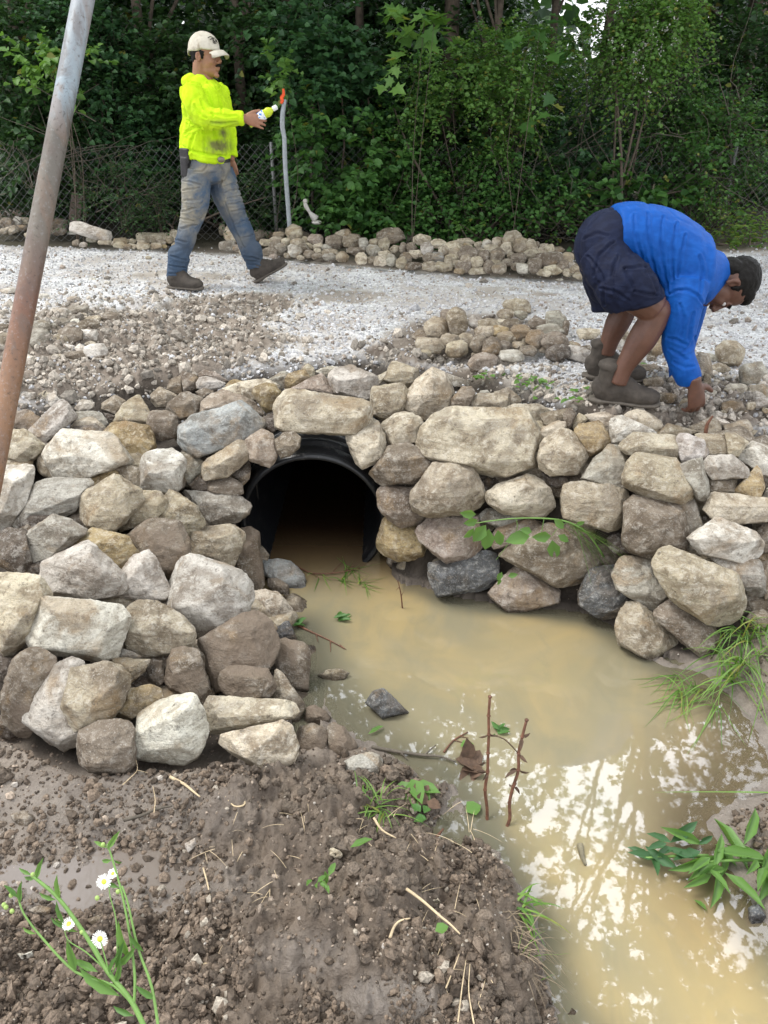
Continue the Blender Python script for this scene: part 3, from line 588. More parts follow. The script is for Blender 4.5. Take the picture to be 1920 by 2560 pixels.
7|g|z-2|thin grey slab behind the green bramble stem|995,130 1050,65 1200,110 1400,140 1300,190 1180,240 1110,210 1000,170|
7|r|z-1|tan wedge of rock behind the bramble leaves|1080,300 1140,240 1330,180 1480,165 1545,210 1440,260 1290,380 1180,390 1090,370|
7|m|z2|big dark brown boulder under the bramble leaves|1170,430 1300,370 1440,260 1560,200 1730,220 1850,280 2045,440 2040,480 1900,620 1740,700 1600,700 1500,640 1350,560 1250,490|1450,420 1850,430
7|k|z2|dark slate block half in the water right of the pipe|565,590 580,540 660,510 770,530 880,510 1040,420 1110,450 1140,520 1140,620 1100,690 950,750 800,775 670,790 600,700|720,690 1020,560 620,600
7|r|z1|reddish tan wedge with its point dipping in the water|1080,760 1200,660 1300,553 1420,600 1600,720 1645,780 1640,850 1480,890 1240,945 1150,850|1450,690 1270,860
8|k|z1|dark blue slate boulder at the waterline below the grass blades|95,600 150,480 230,400 390,390 400,560 450,650 520,690 440,760 430,830 370,850 240,800 190,750 100,700|250,560 360,650
8|d|z-2|dark brown rock in the shade left of the large brown cube|330,150 420,90 470,170 560,280 540,300 400,310 330,220|
8|g|z3|brown grey rock with a knobbly left side below the large brown cube|380,460 430,330 480,305 600,320 700,350 760,480 830,650 780,720 680,740 540,650 440,590 400,540|520,450 680,520
8|t|z6|huge oval boulder, the largest rock at the foot of the right wing|710,330 740,250 830,230 930,260 1180,360 1400,480 1440,600 1430,760 1370,830 1260,880 1100,810 960,720 840,620 770,500 720,400|1290,520 920,430 1250,760
8|m|z1|smooth brown slab under the huge oval boulder|720,760 860,660 960,720 1100,820 1180,850 1250,960 1262,1030 1180,1090 1090,1110 960,1020 830,900 740,820|1180,960 850,820
8|t|z4|rock with a rusty face standing in the water in front of the right wing|405,940 430,800 490,700 560,688 640,740 740,840 850,920 905,1020 830,1080 700,1195 660,1180 560,1110 430,1020|560,780 770,930 620,1120
8|g|z0|olive grey rock behind the huge oval boulder at the right bank|1200,330 1350,320 1560,330 1620,420 1659,560 1640,640 1560,640 1440,560 1400,480 1290,410|
8|m|z-2|last brown rock of the right wing at the right edge above the bank|1600,340 1720,340 1740,640 1630,660 1640,560|
8|w|z5|white slab with jagged edges above the huge oval boulder|1000,150 1130,55 1220,-5 1290,0 1480,75 1560,115 1620,215 1632,310 1480,355 1380,330 1240,290 1230,315 1130,285 1060,230|1080,170 1300,120 1560,230
8|g|z-3|pale grey stone in the gap left of the jagged white slab|970,270 1000,170 1060,230 1130,285 1080,300 990,290|
"""
# ---------------------------------------------------------------- stones
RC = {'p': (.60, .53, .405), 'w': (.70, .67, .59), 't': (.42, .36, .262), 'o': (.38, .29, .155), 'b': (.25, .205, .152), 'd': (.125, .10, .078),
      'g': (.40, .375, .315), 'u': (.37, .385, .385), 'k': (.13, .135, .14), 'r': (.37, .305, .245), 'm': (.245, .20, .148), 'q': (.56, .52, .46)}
mR, nt, b, out = newmat('field_stone'); N = NT(nt)
oi = N.n('ObjectInfo'); tc = N.n('TexCoord'); geo = N.n('NewGeometry')
off = N.n('VectorMath', operation='ADD'); sc_ = N.n('VectorMath', operation='SCALE'); sc_.inputs[0].default_value = (17, 31, 23); N.l(oi.outputs['Random'], sc_.inputs[3])
N.l(tc.outputs['Object'], off.inputs[0]); N.l(sc_.outputs[0], off.inputs[1]); co = off.outputs[0]
nA = N.noise(7, 6, .65, co, .6); nB = N.noise(34, 6, .72, co, .3); nC = N.noise(150, 4, .7, co); nD = N.noise(3.2, 5, .6, co, 1.5)
mp = N.n('Mapping'); mp.inputs['Scale'].default_value = (.5, .7, 5); mp.inputs['Rotation'].default_value = (.5, .4, .3); N.l(co, mp.inputs[0]); nS = N.noise(8, 5, .7, mp.outputs[0], .5)
hsv = N.n('HueSaturation'); N.l(oi.outputs['Color'], hsv.inputs['Color']); base = oi.outputs['Color']
dark = N.mix(base, (.50, .46, .42), 1., 'MULTIPLY'); light = N.mix(base, (.78, .75, .68), .32)
c = N.mix(base, dark, N.ramp(nA, [(.40, 1.), (.54, 0.)])); c = N.mix(c, light, N.ramp(nB, [(.50, 0.), (.62, .8)]))
c = N.mix(c, (.30, .20, .10), N.ramp(nD, [(.54, 0.), (.64, .55)])); nE = N.noise(5, 3, .6, co, .8); c = N.mix(c, (.19, .155, .12), N.ramp(nE, [(.54, 0.), (.60, .45)]))
c = N.mix(c, (.10, .08, .06), N.ramp(nB, [(.34, .7), (.43, 0.)])); c = N.mix(c, (.68, .66, .62), N.ramp(nC, [(.57, 0.), (.67, .45)])); c = N.mix(c, (.16, .135, .11), N.ramp(nC, [(.34, .6), (.44, 0.)]))
c = N.mix(c, dark, N.ramp(nS, [(.40, .5), (.5, 0.)]))
mud = N.n('Attribute', attribute_name='mud'); c = N.mix(c, (.20, .155, .115), N.math('MULTIPLY', mud.outputs['Fac'], .8))
wl = N.n('SeparateXYZ'); N.l(geo.outputs['Position'], wl.inputs[0])
wetm = N.ramp(N.math('ADD', wl.outputs[2], N.math('MULTIPLY', N.math('SUBTRACT', nB, .5), .03)), [(.01, 1.), (.035, 0.)])   # damp band just above the water
c = N.mix(c, N.mix(c, (.35, .33, .32), 1., 'MULTIPLY'), wetm)
N.l(c, b.inputs['Base Color']); N.l(N.math('MULTIPLY_ADD', wetm, -.55, .82), b.inputs['Roughness']); b.inputs['Specular IOR Level'].default_value = .35
hh = N.math('ADD', N.math('MULTIPLY', nB, 1.), N.math('MULTIPLY', nC, .35)); hh = N.math('ADD', hh, N.math('MULTIPLY', nS, .5)); hh = N.math('ADD', hh, N.math('MULTIPLY', nA, .9))
N.l(N.bump(hh, .9, .016), b.inputs['Normal'])
mR.node_tree.nodes.active = b

def hull_planes(P):
    bm = bmesh.new(); vs = [bm.verts.new(p) for p in P]
    r = bmesh.ops.convex_hull(bm, input=vs)
    pl = []
    bm.normal_update()
    c = P.mean(0)
    for f in bm.faces:
        n = np.array(f.normal[:]); a = f.calc_area()
        if a < 1e-9: continue
        d = n @ (np.array(f.verts[0].co[:]) - c)
        if d < 0: n, d = -n, -d
        pl.append((*n, max(d, 1e-4), a))
    bm.free(); return c, np.array(pl)
rrng = np.random.RandomState(11); STONES = []
def make_stone(name, outline, inner, colr, label, group, cat='rock', dz=0., lvl=4, Yc=None, thick=None, rough=1., mud=0., parent=None, flat=False, Fd=None, filler=False):
    """outline: traced outline of the stone; placed at its own distance, given a real thickness behind and in front"""
    O = np.array(outline, float); cx, cy = (O.min(0) + O.max(0)) / 2
    if Fd is None:
        if Yc is None: Yc = surfY(cx, cy)
        C = atY(cx, cy, Yc); fd = depF(C)
    else: fd = Fd
    fd = fd - dz
    w, h = (O.max(0) - O.min(0)) / F0 * fd; mn = min(w, h)
    # principal size of the outline
    Q = (O - O.mean(0)); e = np.sqrt(np.linalg.eigvalsh(Q.T @ Q / len(Q))) * 2.6 / F0 * fd; mn = max(min(e[0], mn), .4 * mn)
    if thick: mn = thick
    pr = .37 * mn; bk = .55 * mn
    ctr = O.mean(0); P = []
    O2 = ctr + (O - ctr) * 1.085
    for q in O2: P.append(atF(q[0], q[1], fd + rrng.uniform(0, .06) * mn))
    for q in O2[::2 if len(O2) > 9 else 1]:
        k = rrng.uniform(.84, .96); u_ = ctr + (q - ctr) * k; lift = .30 if q[1] < ctr[1] else 1.0
        P.append(atF(u_[0], u_[1], fd - pr * lift * rrng.uniform(.8, 1.)))
    for q in O2[::2]:
        u_ = ctr + (q - ctr) * rrng.uniform(.5, .75); P.append(atF(u_[0], u_[1], fd + bk * rrng.uniform(.7, 1.)))
    if inner is None or len(inner) == 0:
        W_ = O.max(0) - O.min(0)
        a = rrng.uniform(-.25, .25); ty = rrng.uniform(-.22, .05)
        inner = [ctr + W_ * np.array([-.30, ty + a * .3]), ctr + W_ * np.array([rrng.uniform(-.1, .1), ty + rrng.uniform(-.1, .1)]), ctr + W_ * np.array([.30, ty - a * .3])]
        if rrng.rand() < .5: inner = inner[1:]
    for q in inner: P.append(atF(q[0], q[1], fd - pr * (1.05 if flat else 1.22) * rrng.uniform(.9, 1.1)))
    P = np.array(P); P = P[np.array([True] * len(P))]
    c, pl = hull_planes(P)
    nrm, dd = pl[:, :3], pl[:, 3]
    order = np.argsort(dd); kept = []
    for i_ in np.argsort(-pl[:, 4]):
        if all(nrm[i_] @ nrm[j_] < .93 for j_ in kept): kept.append(i_)
    nrm, dd = nrm[kept], dd[kept]
    # a few broken facets on the side one sees
    k = 6
    for _ in range(k):
        n = -VF + .9 * rrng.randn(3); n /= np.linalg.norm(n)
        if n @ -VF < .35: continue
        sup = ((P - c) @ n).max(); nrm = np.vstack([nrm, n]); dd = np.append(dd, sup * rrng.uniform(.72, .90))
    sz = (P.max(0) - P.min(0)) / 2
    U, Fc = ico(lvl)
    # whiten along principal axes for even vertex spread
    Pc = P - c; ev, ax = np.linalg.eigh(Pc.T @ Pc / len(Pc)); ev = np.sqrt(ev); ev = ev / ev.max(); A = ax @ np.diag(ev) @ ax.T
    D = U @ A.T; L = np.linalg.norm(D, axis=1); Dn = D / L[:, None]
    q = (Dn @ nrm.T) / dd[None]; q = np.maximum(q, 1e-6); p_ = 150 * rough
    r = (q ** p_).sum(1) ** (-1 / p_)
    V = Dn * r[:, None]
    s_ = rrng.uniform(0, 50); size = sz.max()
    X_ = (V + s_)
    nv = fbm(X_ / size * 1.5, 3, 31) * .016 * size - np.abs(fbm(X_ / size * 2.6, 4, 55)) * .030 * size - np.abs(fbm(X_ / .035, 3, 91)) * .0030 + fbm(X_ / size * 9, 3, 77) * .009 * size + .012 * size
    V = V + Dn * nv[:, None]
    V = V + c
    org = np.array([V[:, 0].mean(), V[:, 1].mean(), V[:, 2].min()])
    at = {}
    if mud: at['mud'] = np.clip(sstep(-.2, .4, fbm(X_ * 9, 4, 5) + (mud - .5) * 1.6), 0, 1)
    o = obj(name, V, Fc, mR, parent, True, origin=org, attrs=at or None)
    STONES.append((0. if filler else float(w * h * (F0 / fd) ** 2), o))
    cc = np.array(RC[colr] if isinstance(colr, str) else colr) * rrng.uniform(.92, 1.08) * np.array([1, rrng.uniform(.985, 1.015), rrng.uniform(.96, 1.04)])
    o.color = (*cc, 1)
    if parent is None: tag(o, label, cat, group)
    return o
TILE = {'1': (0, 900), '2': (450, 850), '3': (900, 850), '4': (1420, 900), '5': (0, 1300), '6': (400, 1300), '7': (900, 1250), '8': (1420, 1300), '9': (0, 1650), 'A': (500, 1650), 'B': (900, 1700), 'C': (1420, 1700)}
KS = 500 / 1659.
G_L, G_R = 'stones stacked in the left wing of the culvert wall', 'stones stacked in the right wing of the culvert wall'
n_st = 0
for ln in ROCKS.strip().split('\n'):
    ln = ln.strip()
    if not ln or ln[0] == '#': continue
    t_, colr, fl, label, pts, inn = (ln.split('|') + [''])[:6]
    ox, oy = TILE[t_]
    f = lambda s: [(ox + float(a.split(',')[0]) * KS, oy + float(a.split(',')[1]) * KS) for a in s.split()]
    dz = 0.; kw = {}
    for tok in fl.split():
        if tok[0] == 'z': dz = float(tok[1:]) / 100
        if tok[0] == 'm': kw['mud'] = float(tok[1:]) / 10
        if tok[0] == 'f': kw['flat'] = True
        if tok[0] == 'r': kw['rough'] = float(tok[1:]) / 10
        if tok[0] == 'T': kw['thick'] = float(tok[1:]) / 100
        if tok[0] == 'Y': kw['Yc'] = float(tok[1:])
        if tok[0] == 'W': kw['Yc'] = -float(tok[1:]) / 100
    P = f(pts)
    if kw.get('Yc', 1) < 0: kw['Yc'] = atZ(np.mean([p[0] for p in P]), np.mean([p[1] for p in P]), -kw['Yc'])[1]
    area = (max(p[0] for p in P) - min(p[0] for p in P))
    make_stone('rock', P, f(inn), colr, label, G_L if P[0][0] < 780 else G_R, 'rock', dz, 6 if area > 95 else 5, **kw); n_st += 1
# small wedging stones packed into the gaps behind the traced ones
for i in range(230):
    if i % 2: x = rrng.uniform(-10, 780); y = rrng.uniform(1080, 1850)
    else: x = rrng.uniform(830, 1930); y = rrng.uniform(1090, 1560)
    if abs(x - 782) < 185 and 1060 < y < 1480: continue
    w_ = rrng.uniform(34, 74)
    make_stone('rock', [(x + math.cos(a + .4) * w_ * rrng.uniform(.7, 1.1), y + math.sin(a + .4) * w_ * .7 * rrng.uniform(.7, 1.1)) for a in np.arange(0, 6.2, .9)], [], 'mbdtt'[rrng.randint(5)], None, None, 'rock', -.115, 4, filler=True)
print('traced stones', n_st)
# ---------------------------------------------------------------- culvert pipe
mPipe, nt, b, out = newmat('black_plastic'); N = NT(nt)
geo = N.n('NewGeometry'); co = geo.outputs['Position']; nn = N.noise(14, 6, .7, co); n2 = N.noise(60, 4, .7, co)
N.l(N.mix((.012, .013, .015), (.20, .19, .175), N.math('MULTIPLY', N.ramp(nn, [(.55, 0.), (.8, 1.)]), N.ramp(n2, [(.45, 0.), (.6, 1.)]))), b.inputs['Base Color'])
b.inputs['Roughness'].default_value = .33; N.l(N.bump(n2, .15, .003), b.inputs['Normal'])
pc = PIPE_C
N.l(N.bump(N.noise(20, 5, .7, co), .4, .01), b.inputs['Normal'])
def lathe_y(prof, sides=96):
    V = []; n = len(prof)
    for (yy, r) in prof:
        for k in range(sides):
            t = 2 * math.pi * k / sides; V.append([pc[0] + r * 1.09 * math.cos(t), yy, pc[2] + r * 1.09 * math.sin(t)])
    Fc = [[i * sides + k, (i + 1) * sides + k, (i + 1) * sides + (k + 1) % sides, i * sides + (k + 1) % sides] for i in range(n - 1) for k in range(sides)]
    return np.array(V), Fc
pipe = empty('culvert_pipe', (pc[0], 3.15, pc[2] - .3)); tag(pipe, 'black corrugated plastic drain pipe opening in the stone wall with muddy water inside', 'drain pipe')
rim = [(3.155, .293), (3.148, .297), (3.145, .304), (3.148, .312), (3.156, .317)]
for k in range(7): rim += [(3.160 + k * .013, .318), (3.164 + k * .013, .3215), (3.168 + k * .013, .3215), (3.172 + k * .013, .318)]
rim += [(3.262, .312)]
V, Fc = lathe_y(rim); obj('pipe_rim', V, Fc, mPipe, pipe)
out_ = []
yy = 3.262
while yy < 4.1:
    out_ += [(yy, .300), (yy + .012, .306), (yy + .02, .330), (yy + .030, .336), (yy + .048, .336), (yy + .058, .330), (yy + .066, .306)]; yy += .085
prof = [(3.155, .293)] + [(3.2 + .0425 * k_, .290 + .0035 * (k_ % 2)) for k_ in range(40)] + [(5, .291), (9, .291), (9, .30), (4.2, .30)] + out_[::-1]
V, Fc = lathe_y(prof)
V = np.concatenate([V, [[pc[0], 9, pc[2]]]]); s_ = 96; j_ = [i for i, a_ in enumerate(prof) if a_[0] == 9][0]; Fc += [[j_ * s_ + k, j_ * s_ + (k + 1) % s_, len(V) - 1] for k in range(s_)]
obj('pipe_wall', V, Fc, mPipe, pipe)

# ---------------------------------------------------------------- small stones of the heaps
def ell(cx, cy, w, h, ang=0, n=8):
    out = []
    a0 = rrng.uniform(0, 6.28)
    for k in range(n):
        t = a0 + (k + rrng.uniform(-.3, .3)) * 2 * math.pi / n
        c_, s_ = math.cos(t), math.sin(t); q = (abs(c_) ** 3 + abs(s_) ** 3) ** (-1 / 3.) if True else 1
        q = min(q, 1.13) * rrng.uniform(.9, 1.05)
        x, y = c_ * q * w / 2, s_ * q * h / 2
        out.append((cx + x * math.cos(ang) - y * math.sin(ang), cy + x * math.sin(ang) + y * math.cos(ang)))
    return out
CN = {'p': 'pale cream', 't': 'tan', 'b': 'brown', 'm': 'dull brown', 'g': 'grey', 'o': 'ochre', 'd': 'dark brown', 'w': 'whitish', 'r': 'reddish', 'q': 'light grey', 'u': 'blue grey'}
def shape_word(w, h):
    r = w / h
    return 'long flat' if r > 2.1 else 'flat' if r > 1.45 else 'upright' if r < .75 else 'rounded' if rrng.rand() < .5 else 'blocky'
ORD = 'first second third fourth fifth sixth seventh eighth ninth tenth eleventh twelfth thirteenth fourteenth fifteenth sixteenth seventeenth eighteenth nineteenth twentieth'.split(); ORD += ['twenty ' + o_ for o_ in ORD[:9]]
def place_ridge(x):
    for lim, nm in ((180, 'beside the leaning post'), (420, 'left of the walking man'), (600, 'behind the walking man'), (760, 'around the bent stake foot'), (960, 'right of the bent stake'), (1120, 'in its middle part'),
                    (1240, 'just left of its peak'), (1340, 'at its peak'), (1600, 'at its right end')):
        if x < lim: return nm
    return 'at its far right'
def heap(data, ox, oy, k, group, where, lvl=4, palette='tttppgbm', special={}, sc=1.16):
    PP = np.array([[float(v) for v in e.split(',')[:2]] for e in data.split(';')]); res = PP[:, 1] - np.polyval(np.polyfit(PP[:, 0], PP[:, 1], 2), PP[:, 0]); q3 = np.quantile(res, [.34, .67]); row = np.digitize(res, q3)
    rank = np.zeros(len(PP), int)
    for r_ in range(3): ii = np.where(row == r_)[0]; rank[ii[np.argsort(PP[ii, 0])]] = np.arange(len(ii))
    for i, e in enumerate(data.split(';')):
        a = e.split(',')
        if len(a) < 4: continue
        cx, cy, w, h = [float(v) for v in a[:4]]; ty = a[4].strip() if len(a) > 4 else palette[rrng.randint(len(palette))]
        X, Y_ = ox + cx * k, oy + cy * k; w *= k * sc; h *= k * sc
        lab = special.get(i) or '%s %s stone, %s from left, %s row of the %s' % (CN[ty], shape_word(w, h), ORD[rank[i]], ('back', 'middle', 'front')[row[i]], where)
        fy = rayground(X, Y_ + h * .46)
        make_stone('rock', ell(X, Y_, w, h, rrng.uniform(-.15, .15)), [], ty, lab, group, 'rock', 0, lvl, Yc=fy)
K = KS
G1 = 'stones heaped in the long row along the far side of the gravel road'
heap("20,115,50,80;100,150,120,140,p;60,250,130,80;140,270,70,60,b;320,165,90,90,m;400,155,80,50,b;510,130,80,60,t;490,160,90,60,t;615,145,120,130,t;710,160,80,50,b;790,195,120,80,r;700,200,80,60,t;380,220,110,60,t;470,200,100,60;450,245,90,60;510,265,90,80,g;410,295,120,70,m;640,220,110,60,p;545,210,70,50;620,290,110,100,q;690,270,100,70,m;810,255,100,50,p;730,255,80,60;740,315,80,60,m;805,330,80,45,b;810,295,60,45,p;885,265,80,60,g;915,305,120,60,t;905,340,110,50,g;950,215,130,110,m;1025,160,120,90,p;1095,210,130,110,m;1190,240,70,110,g;1170,160,180,60,m;1015,340,100,80,t;1115,290,110,60,m;1170,355,90,90,p;1275,235,90,80,t;1270,290,110,90,g;1360,240,80,110,t;1420,165,200,120,b;1265,370,90,60,m;1330,375,100,80,p;1370,320,100,60,p;1420,370,80,90,g;1450,275,80,60;1505,390,80,90,t;1545,345,80,90,m;1520,270,60,90,m;1570,180,140,80,m;1590,270,80,90,b;1610,320,90,60,p;1610,410,110,50,b;440,335,60,40,r;665,345,60,35,t;560,330,60,40,b;240,240,90,60,t;200,300,80,50,t;250,170,80,60,p",
     550, 540, K, G1, 'middle road heap', special={1: 'big pale stone of the road heap, seen between the legs of the walking man', 46 - 6: 'long dark brown stone tilted up on top of the road heap', 8: 'tallest tan stone beside the foot of the bent grey stake', 10: 'reddish brown stone of the road heap right of the bent grey stake'})
heap("185,200,150,80,p;315,190,90,50,m;320,230,120,70,p;80,170,160,60,b;370,290,90,80,p;225,270,90,100,q;130,315,110,60,p;50,355,90,90,b;245,350,100,80,m;310,350,90,90,u;120,415,130,60,m;250,420,120,80,t;350,425,120,70,t;455,260,130,100,p;545,215,130,55,p;560,255,80,50,t;570,310,170,100,m;470,310,110,80,t;430,350,110,60,p;470,400,80,60,p;550,365,100,80,p;640,380,90,80,p;630,290,100,60,m;655,240,80,50,t;720,235,70,80,q;700,330,90,80,m;760,275,120,60,p;810,320,110,100,m;820,215,110,80,p;890,270,100,90,p;935,200,150,130,t;1010,250,130,120,t;1080,260,110,120,t;1120,245,70,60,m;985,285,90,50,p;920,330,60,60,m;985,350,120,80,m;1010,310,80,50,m;1090,320,120,80,t;1195,255,80,50,p;1240,275,80,70,p;1310,280,100,50,m;1160,305,90,60,p;1290,330,110,60,q;1390,345,95,80,p;1240,365,190,110,m;1350,420,90,100,m;1410,410,100,50,q;1120,415,110,120,m;1025,430,110,90,w;890,385,90,60,b;825,435,110,90,t;740,420,90,100,m;660,455,170,50,p;790,385,90,40;530,425,120,80,m;490,460,80,40,t;400,395,60,110,t;1190,470,110,50,p;1265,450,150,70,p;1470,450,120,90,t;1500,500,130,50,t;1390,470,70,60,p;1320,530,60,20,g;1550,480,90,60,t;690,300,60,50,t;600,420,70,50,t;960,420,70,60,m",
     1000, 540, K, G1, 'right road heap', special={0: 'pale flat topped stone on the crest of the road heap above the dark gap', 9: 'blue grey stone low in the middle of the road heap', 30: 'peaked tan stone forming the summit of the road heap', 44: 'pale block at the right end crest of the road heap', 45: 'big brown slab in the right part of the road heap'})
heap("20,130,60,80,t;60,100,70,50,w;150,110,90,40,m;50,190,110,80,b;140,180,70,70,w;200,180,90,60,p;170,235,110,50,m;100,250,100,60,t;480,200,140,90,m;490,260,120,60,m;415,240,50,60,p;600,270,80,30,w;750,330,90,40,g;870,340,110,60,p;630,355,60,50,b;690,370,60,40,q;1000,350,110,70,t;990,375,90,50,p;1080,350,90,50,t;1190,385,100,50,p;1170,370,80,60,p;1290,380,90,50,p;1340,350,70,50,t;1360,385,50,30,o;1090,385,80,40,p;1400,330,60,60,t;950,360,50,40,t;1060,390,60,40,m;1440,300,70,90,p;1460,380,60,50,t;30,260,80,50,t;240,290,70,40,p;300,320,70,30,t",
     0, 500, K, G1, 'left road heap')
def hand(pts, col, lab, grp, **k):
    P = [(a[0], a[1]) for a in pts]; c = np.mean(P, 0); k.setdefault('Yc', rayground(c[0], c[1] + 6)); return make_stone('rock', P, [], col, lab, grp, 'rock', **k)
hand([(171, 563), (180, 557), (210, 557), (250, 573), (280, 580), (291, 596), (280, 600), (235, 599), (200, 585), (175, 577)], 'q', 'long whitish slab with blue grey right end lying by the fence left of the walking man', G1, lvl=4, Yc=7.75)
hand([(342, 586), (350, 582), (400, 583), (435, 590), (432, 604), (395, 606), (360, 608), (343, 602)], 'p', 'long cream slab lying on the heap just left of the walking man', G1, lvl=4)
G2 = 'stones in the small heap beside the bending man'
heap("390,210,100,120,m;475,245,150,210,t;300,290,190,150,t;190,360,150,90,m;245,445,200,120,t;180,510,130,60,t;405,395,160,100,t;540,380,110,70,t;470,475,160,130,t;620,250,120,110,q;735,270,160,90,t;700,335,150,90,t;660,435,140,130,b;760,455,140,160,m;870,185,130,80,t;970,120,210,110,t;1000,190,110,60,g;850,250,100,50,p;920,270,150,90,m;830,330,140,90,o;880,370,130,90,t;1000,340,160,120,m;860,450,110,90,m;990,440,110,60,t;1065,485,140,75,m;1140,265,125,100,m;1290,230,160,130,g;1375,300,50,120,m;1245,310,190,80,g;1130,390,150,150,m;1275,420,210,150,m;1310,505,180,120,d;1430,460,130,80,t;1470,510,190,110,q;680,580,210,140,r;930,530,190,95,w;1560,345,170,90,p;615,515,50,40,p;350,460,40,40,t;740,210,100,30,d;450,350,90,60,m;560,420,90,60,m;1050,400,70,60,t;940,380,90,70,t;1200,480,90,60,m;1540,480,100,70,m;790,400,60,50,m",
     1000, 730, K, G2, 'small heap', special={0: 'small brown stone left of the tall standing stone of the small heap', 1: 'tall tan stone standing upright on the left of the small heap', 2: 'angular tan stone left of the tall standing stone of the small heap', 3: 'leftmost dark brown stone of the small heap', 9: 'light grey slab behind the middle of the small heap',
     12: 'brown stone with a rust red cap in front of the small heap', 13: 'pointed brown stone in the front row of the small heap', 15: 'big angular stone at the very back of the small heap', 19: 'ochre stone in the middle of the small heap', 26: 'large light grey stone at the upper right of the small heap', 31: 'dark blocky stone at the right front of the small heap',
     33: 'light grey jagged stone at the right end of the small heap', 34: 'reddish and white stone lying alone in front of the small heap', 35: 'speckled white flat stone in front of the small heap', 36: 'cream flat stone on the gravel right of the small heap', 39: 'thin dark purple slab behind the small heap'})
KE = 400 / 1659.
G3 = 'loose stones on the soil around the bending man'
heap("160,150,110,120,t;120,260,110,120,q;480,280,170,190,t;450,400,100,60,m;980,480,200,260,t;1030,620,80,110,t;880,370,80,60,w;1270,350,270,240,t;1170,500,190,90,t;1510,570,260,250,g;1355,720,250,110,p;1560,740,180,130,t;1640,760,110,110,t;480,640,200,100,t;460,750,140,110,r;610,810,200,100,m;430,510,200,100,m;340,450,90,80,q;1295,900,220,130,m;1480,890,100,80,p;1590,860,160,110,q;1640,940,80,60,t;560,180,60,120,t;1130,640,60,50,p;1250,600,80,60,q;700,740,90,60,r;1080,760,90,60,w;1420,960,70,50,m;340,560,80,60,d;1200,960,70,50,t",
     1520, 800, KE, G3, 'right rubble', sc=1.12, special={0: 'tan stone between the two legs of the bending man', 1: 'light grey stone just above the far boot of the bending man', 2: 'large tan stone seen behind the near shin of the bending man', 4: 'large tan slab standing right behind the blue sleeve', 5: 'jagged tan stone just above the working hand', 6: 'small white stone behind the blue sleeve', 7: 'big triangular tan stone on the gravel under the face of the bending man', 8: 'tan stone in front of the white slab under the bending man',
     9: 'large grey tan stone near the right edge of the road', 10: 'flat pale slab right of the working hand', 11: 'tan angular stone at the right edge beyond the flat pale slab', 12: 'tan stone cut by the right edge beyond the flat pale slab', 13: 'tan flat stone between the near boot and the working hand', 14: 'reddish stone beside the toe of the near boot', 15: 'brown block half sunk in soil right of the near boot toe', 16: 'muddy flat stone behind the near boot', 17: 'light grey stone behind the shin of the bending man', 18: 'brown lump of stone right of the held stone', 19: 'small cream stone on the dark soil at the right', 20: 'pale grey stone at the right edge on the dark soil'})
hand([(1765, 886), (1775, 883), (1800, 893), (1832, 903), (1834, 914), (1825, 918), (1790, 905), (1772, 899)], 'w', 'bright white slab lying under the big triangular tan stone', G3, lvl=4)
G4 = 'rubble stones at the left side of the road'
heap("340,1045,160,80,g;500,1010,170,60,g;500,940,160,80,q;650,905,150,60,q;770,985,140,45,p;725,1040,170,90,m;620,1010,70,50,w;930,970,130,80,m;320,1150,170,150,g;585,1120,170,130,b;725,1125,160,90,w;790,1255,180,110,w;510,1160,120,80,t;570,1220,90,40,w;740,1190,90,30,p;640,1285,180,60,m;1410,790,80,40,d;360,800,90,45,q;600,820,80,40,q;70,750,120,40,q;20,1060,90,60,m;40,1160,90,120,m;480,1300,90,40,p;430,1040,80,40,g;380,960,90,50,q;1180,860,40,30,w;1250,810,60,40,g;900,820,40,30,d;770,660,50,25,w;890,685,50,25,w;1230,480,50,30,t;110,900,60,40,q;690,960,70,40,g",
     0, 500, K, G4, 'left rubble', special={0: 'grey stone just right of the leaning post in the rubble', 5: 'brown stone with a flat top in the left rubble', 8: 'biggest grey stone of the left rubble, touching the leaning post', 9: 'dark brown stone left of the white one in the left rubble', 10: 'white wedge shaped stone in the left rubble', 11: 'smooth white oval stone lowest in the left rubble', 7: 'ribbed grey brown stone at the right of the left rubble', 16: 'dark pebble like stone behind the near boot of the walking man'})
# held stone
hand([(1696, 1020), (1703, 1000), (1718, 996), (1738, 1000), (1745, 1020), (1738, 1036), (1722, 1036), (1705, 1030)], 't', 'tan stone held in the hand of the bending man', G3, lvl=4, Yc=rayground(1720, 1034) + .02)
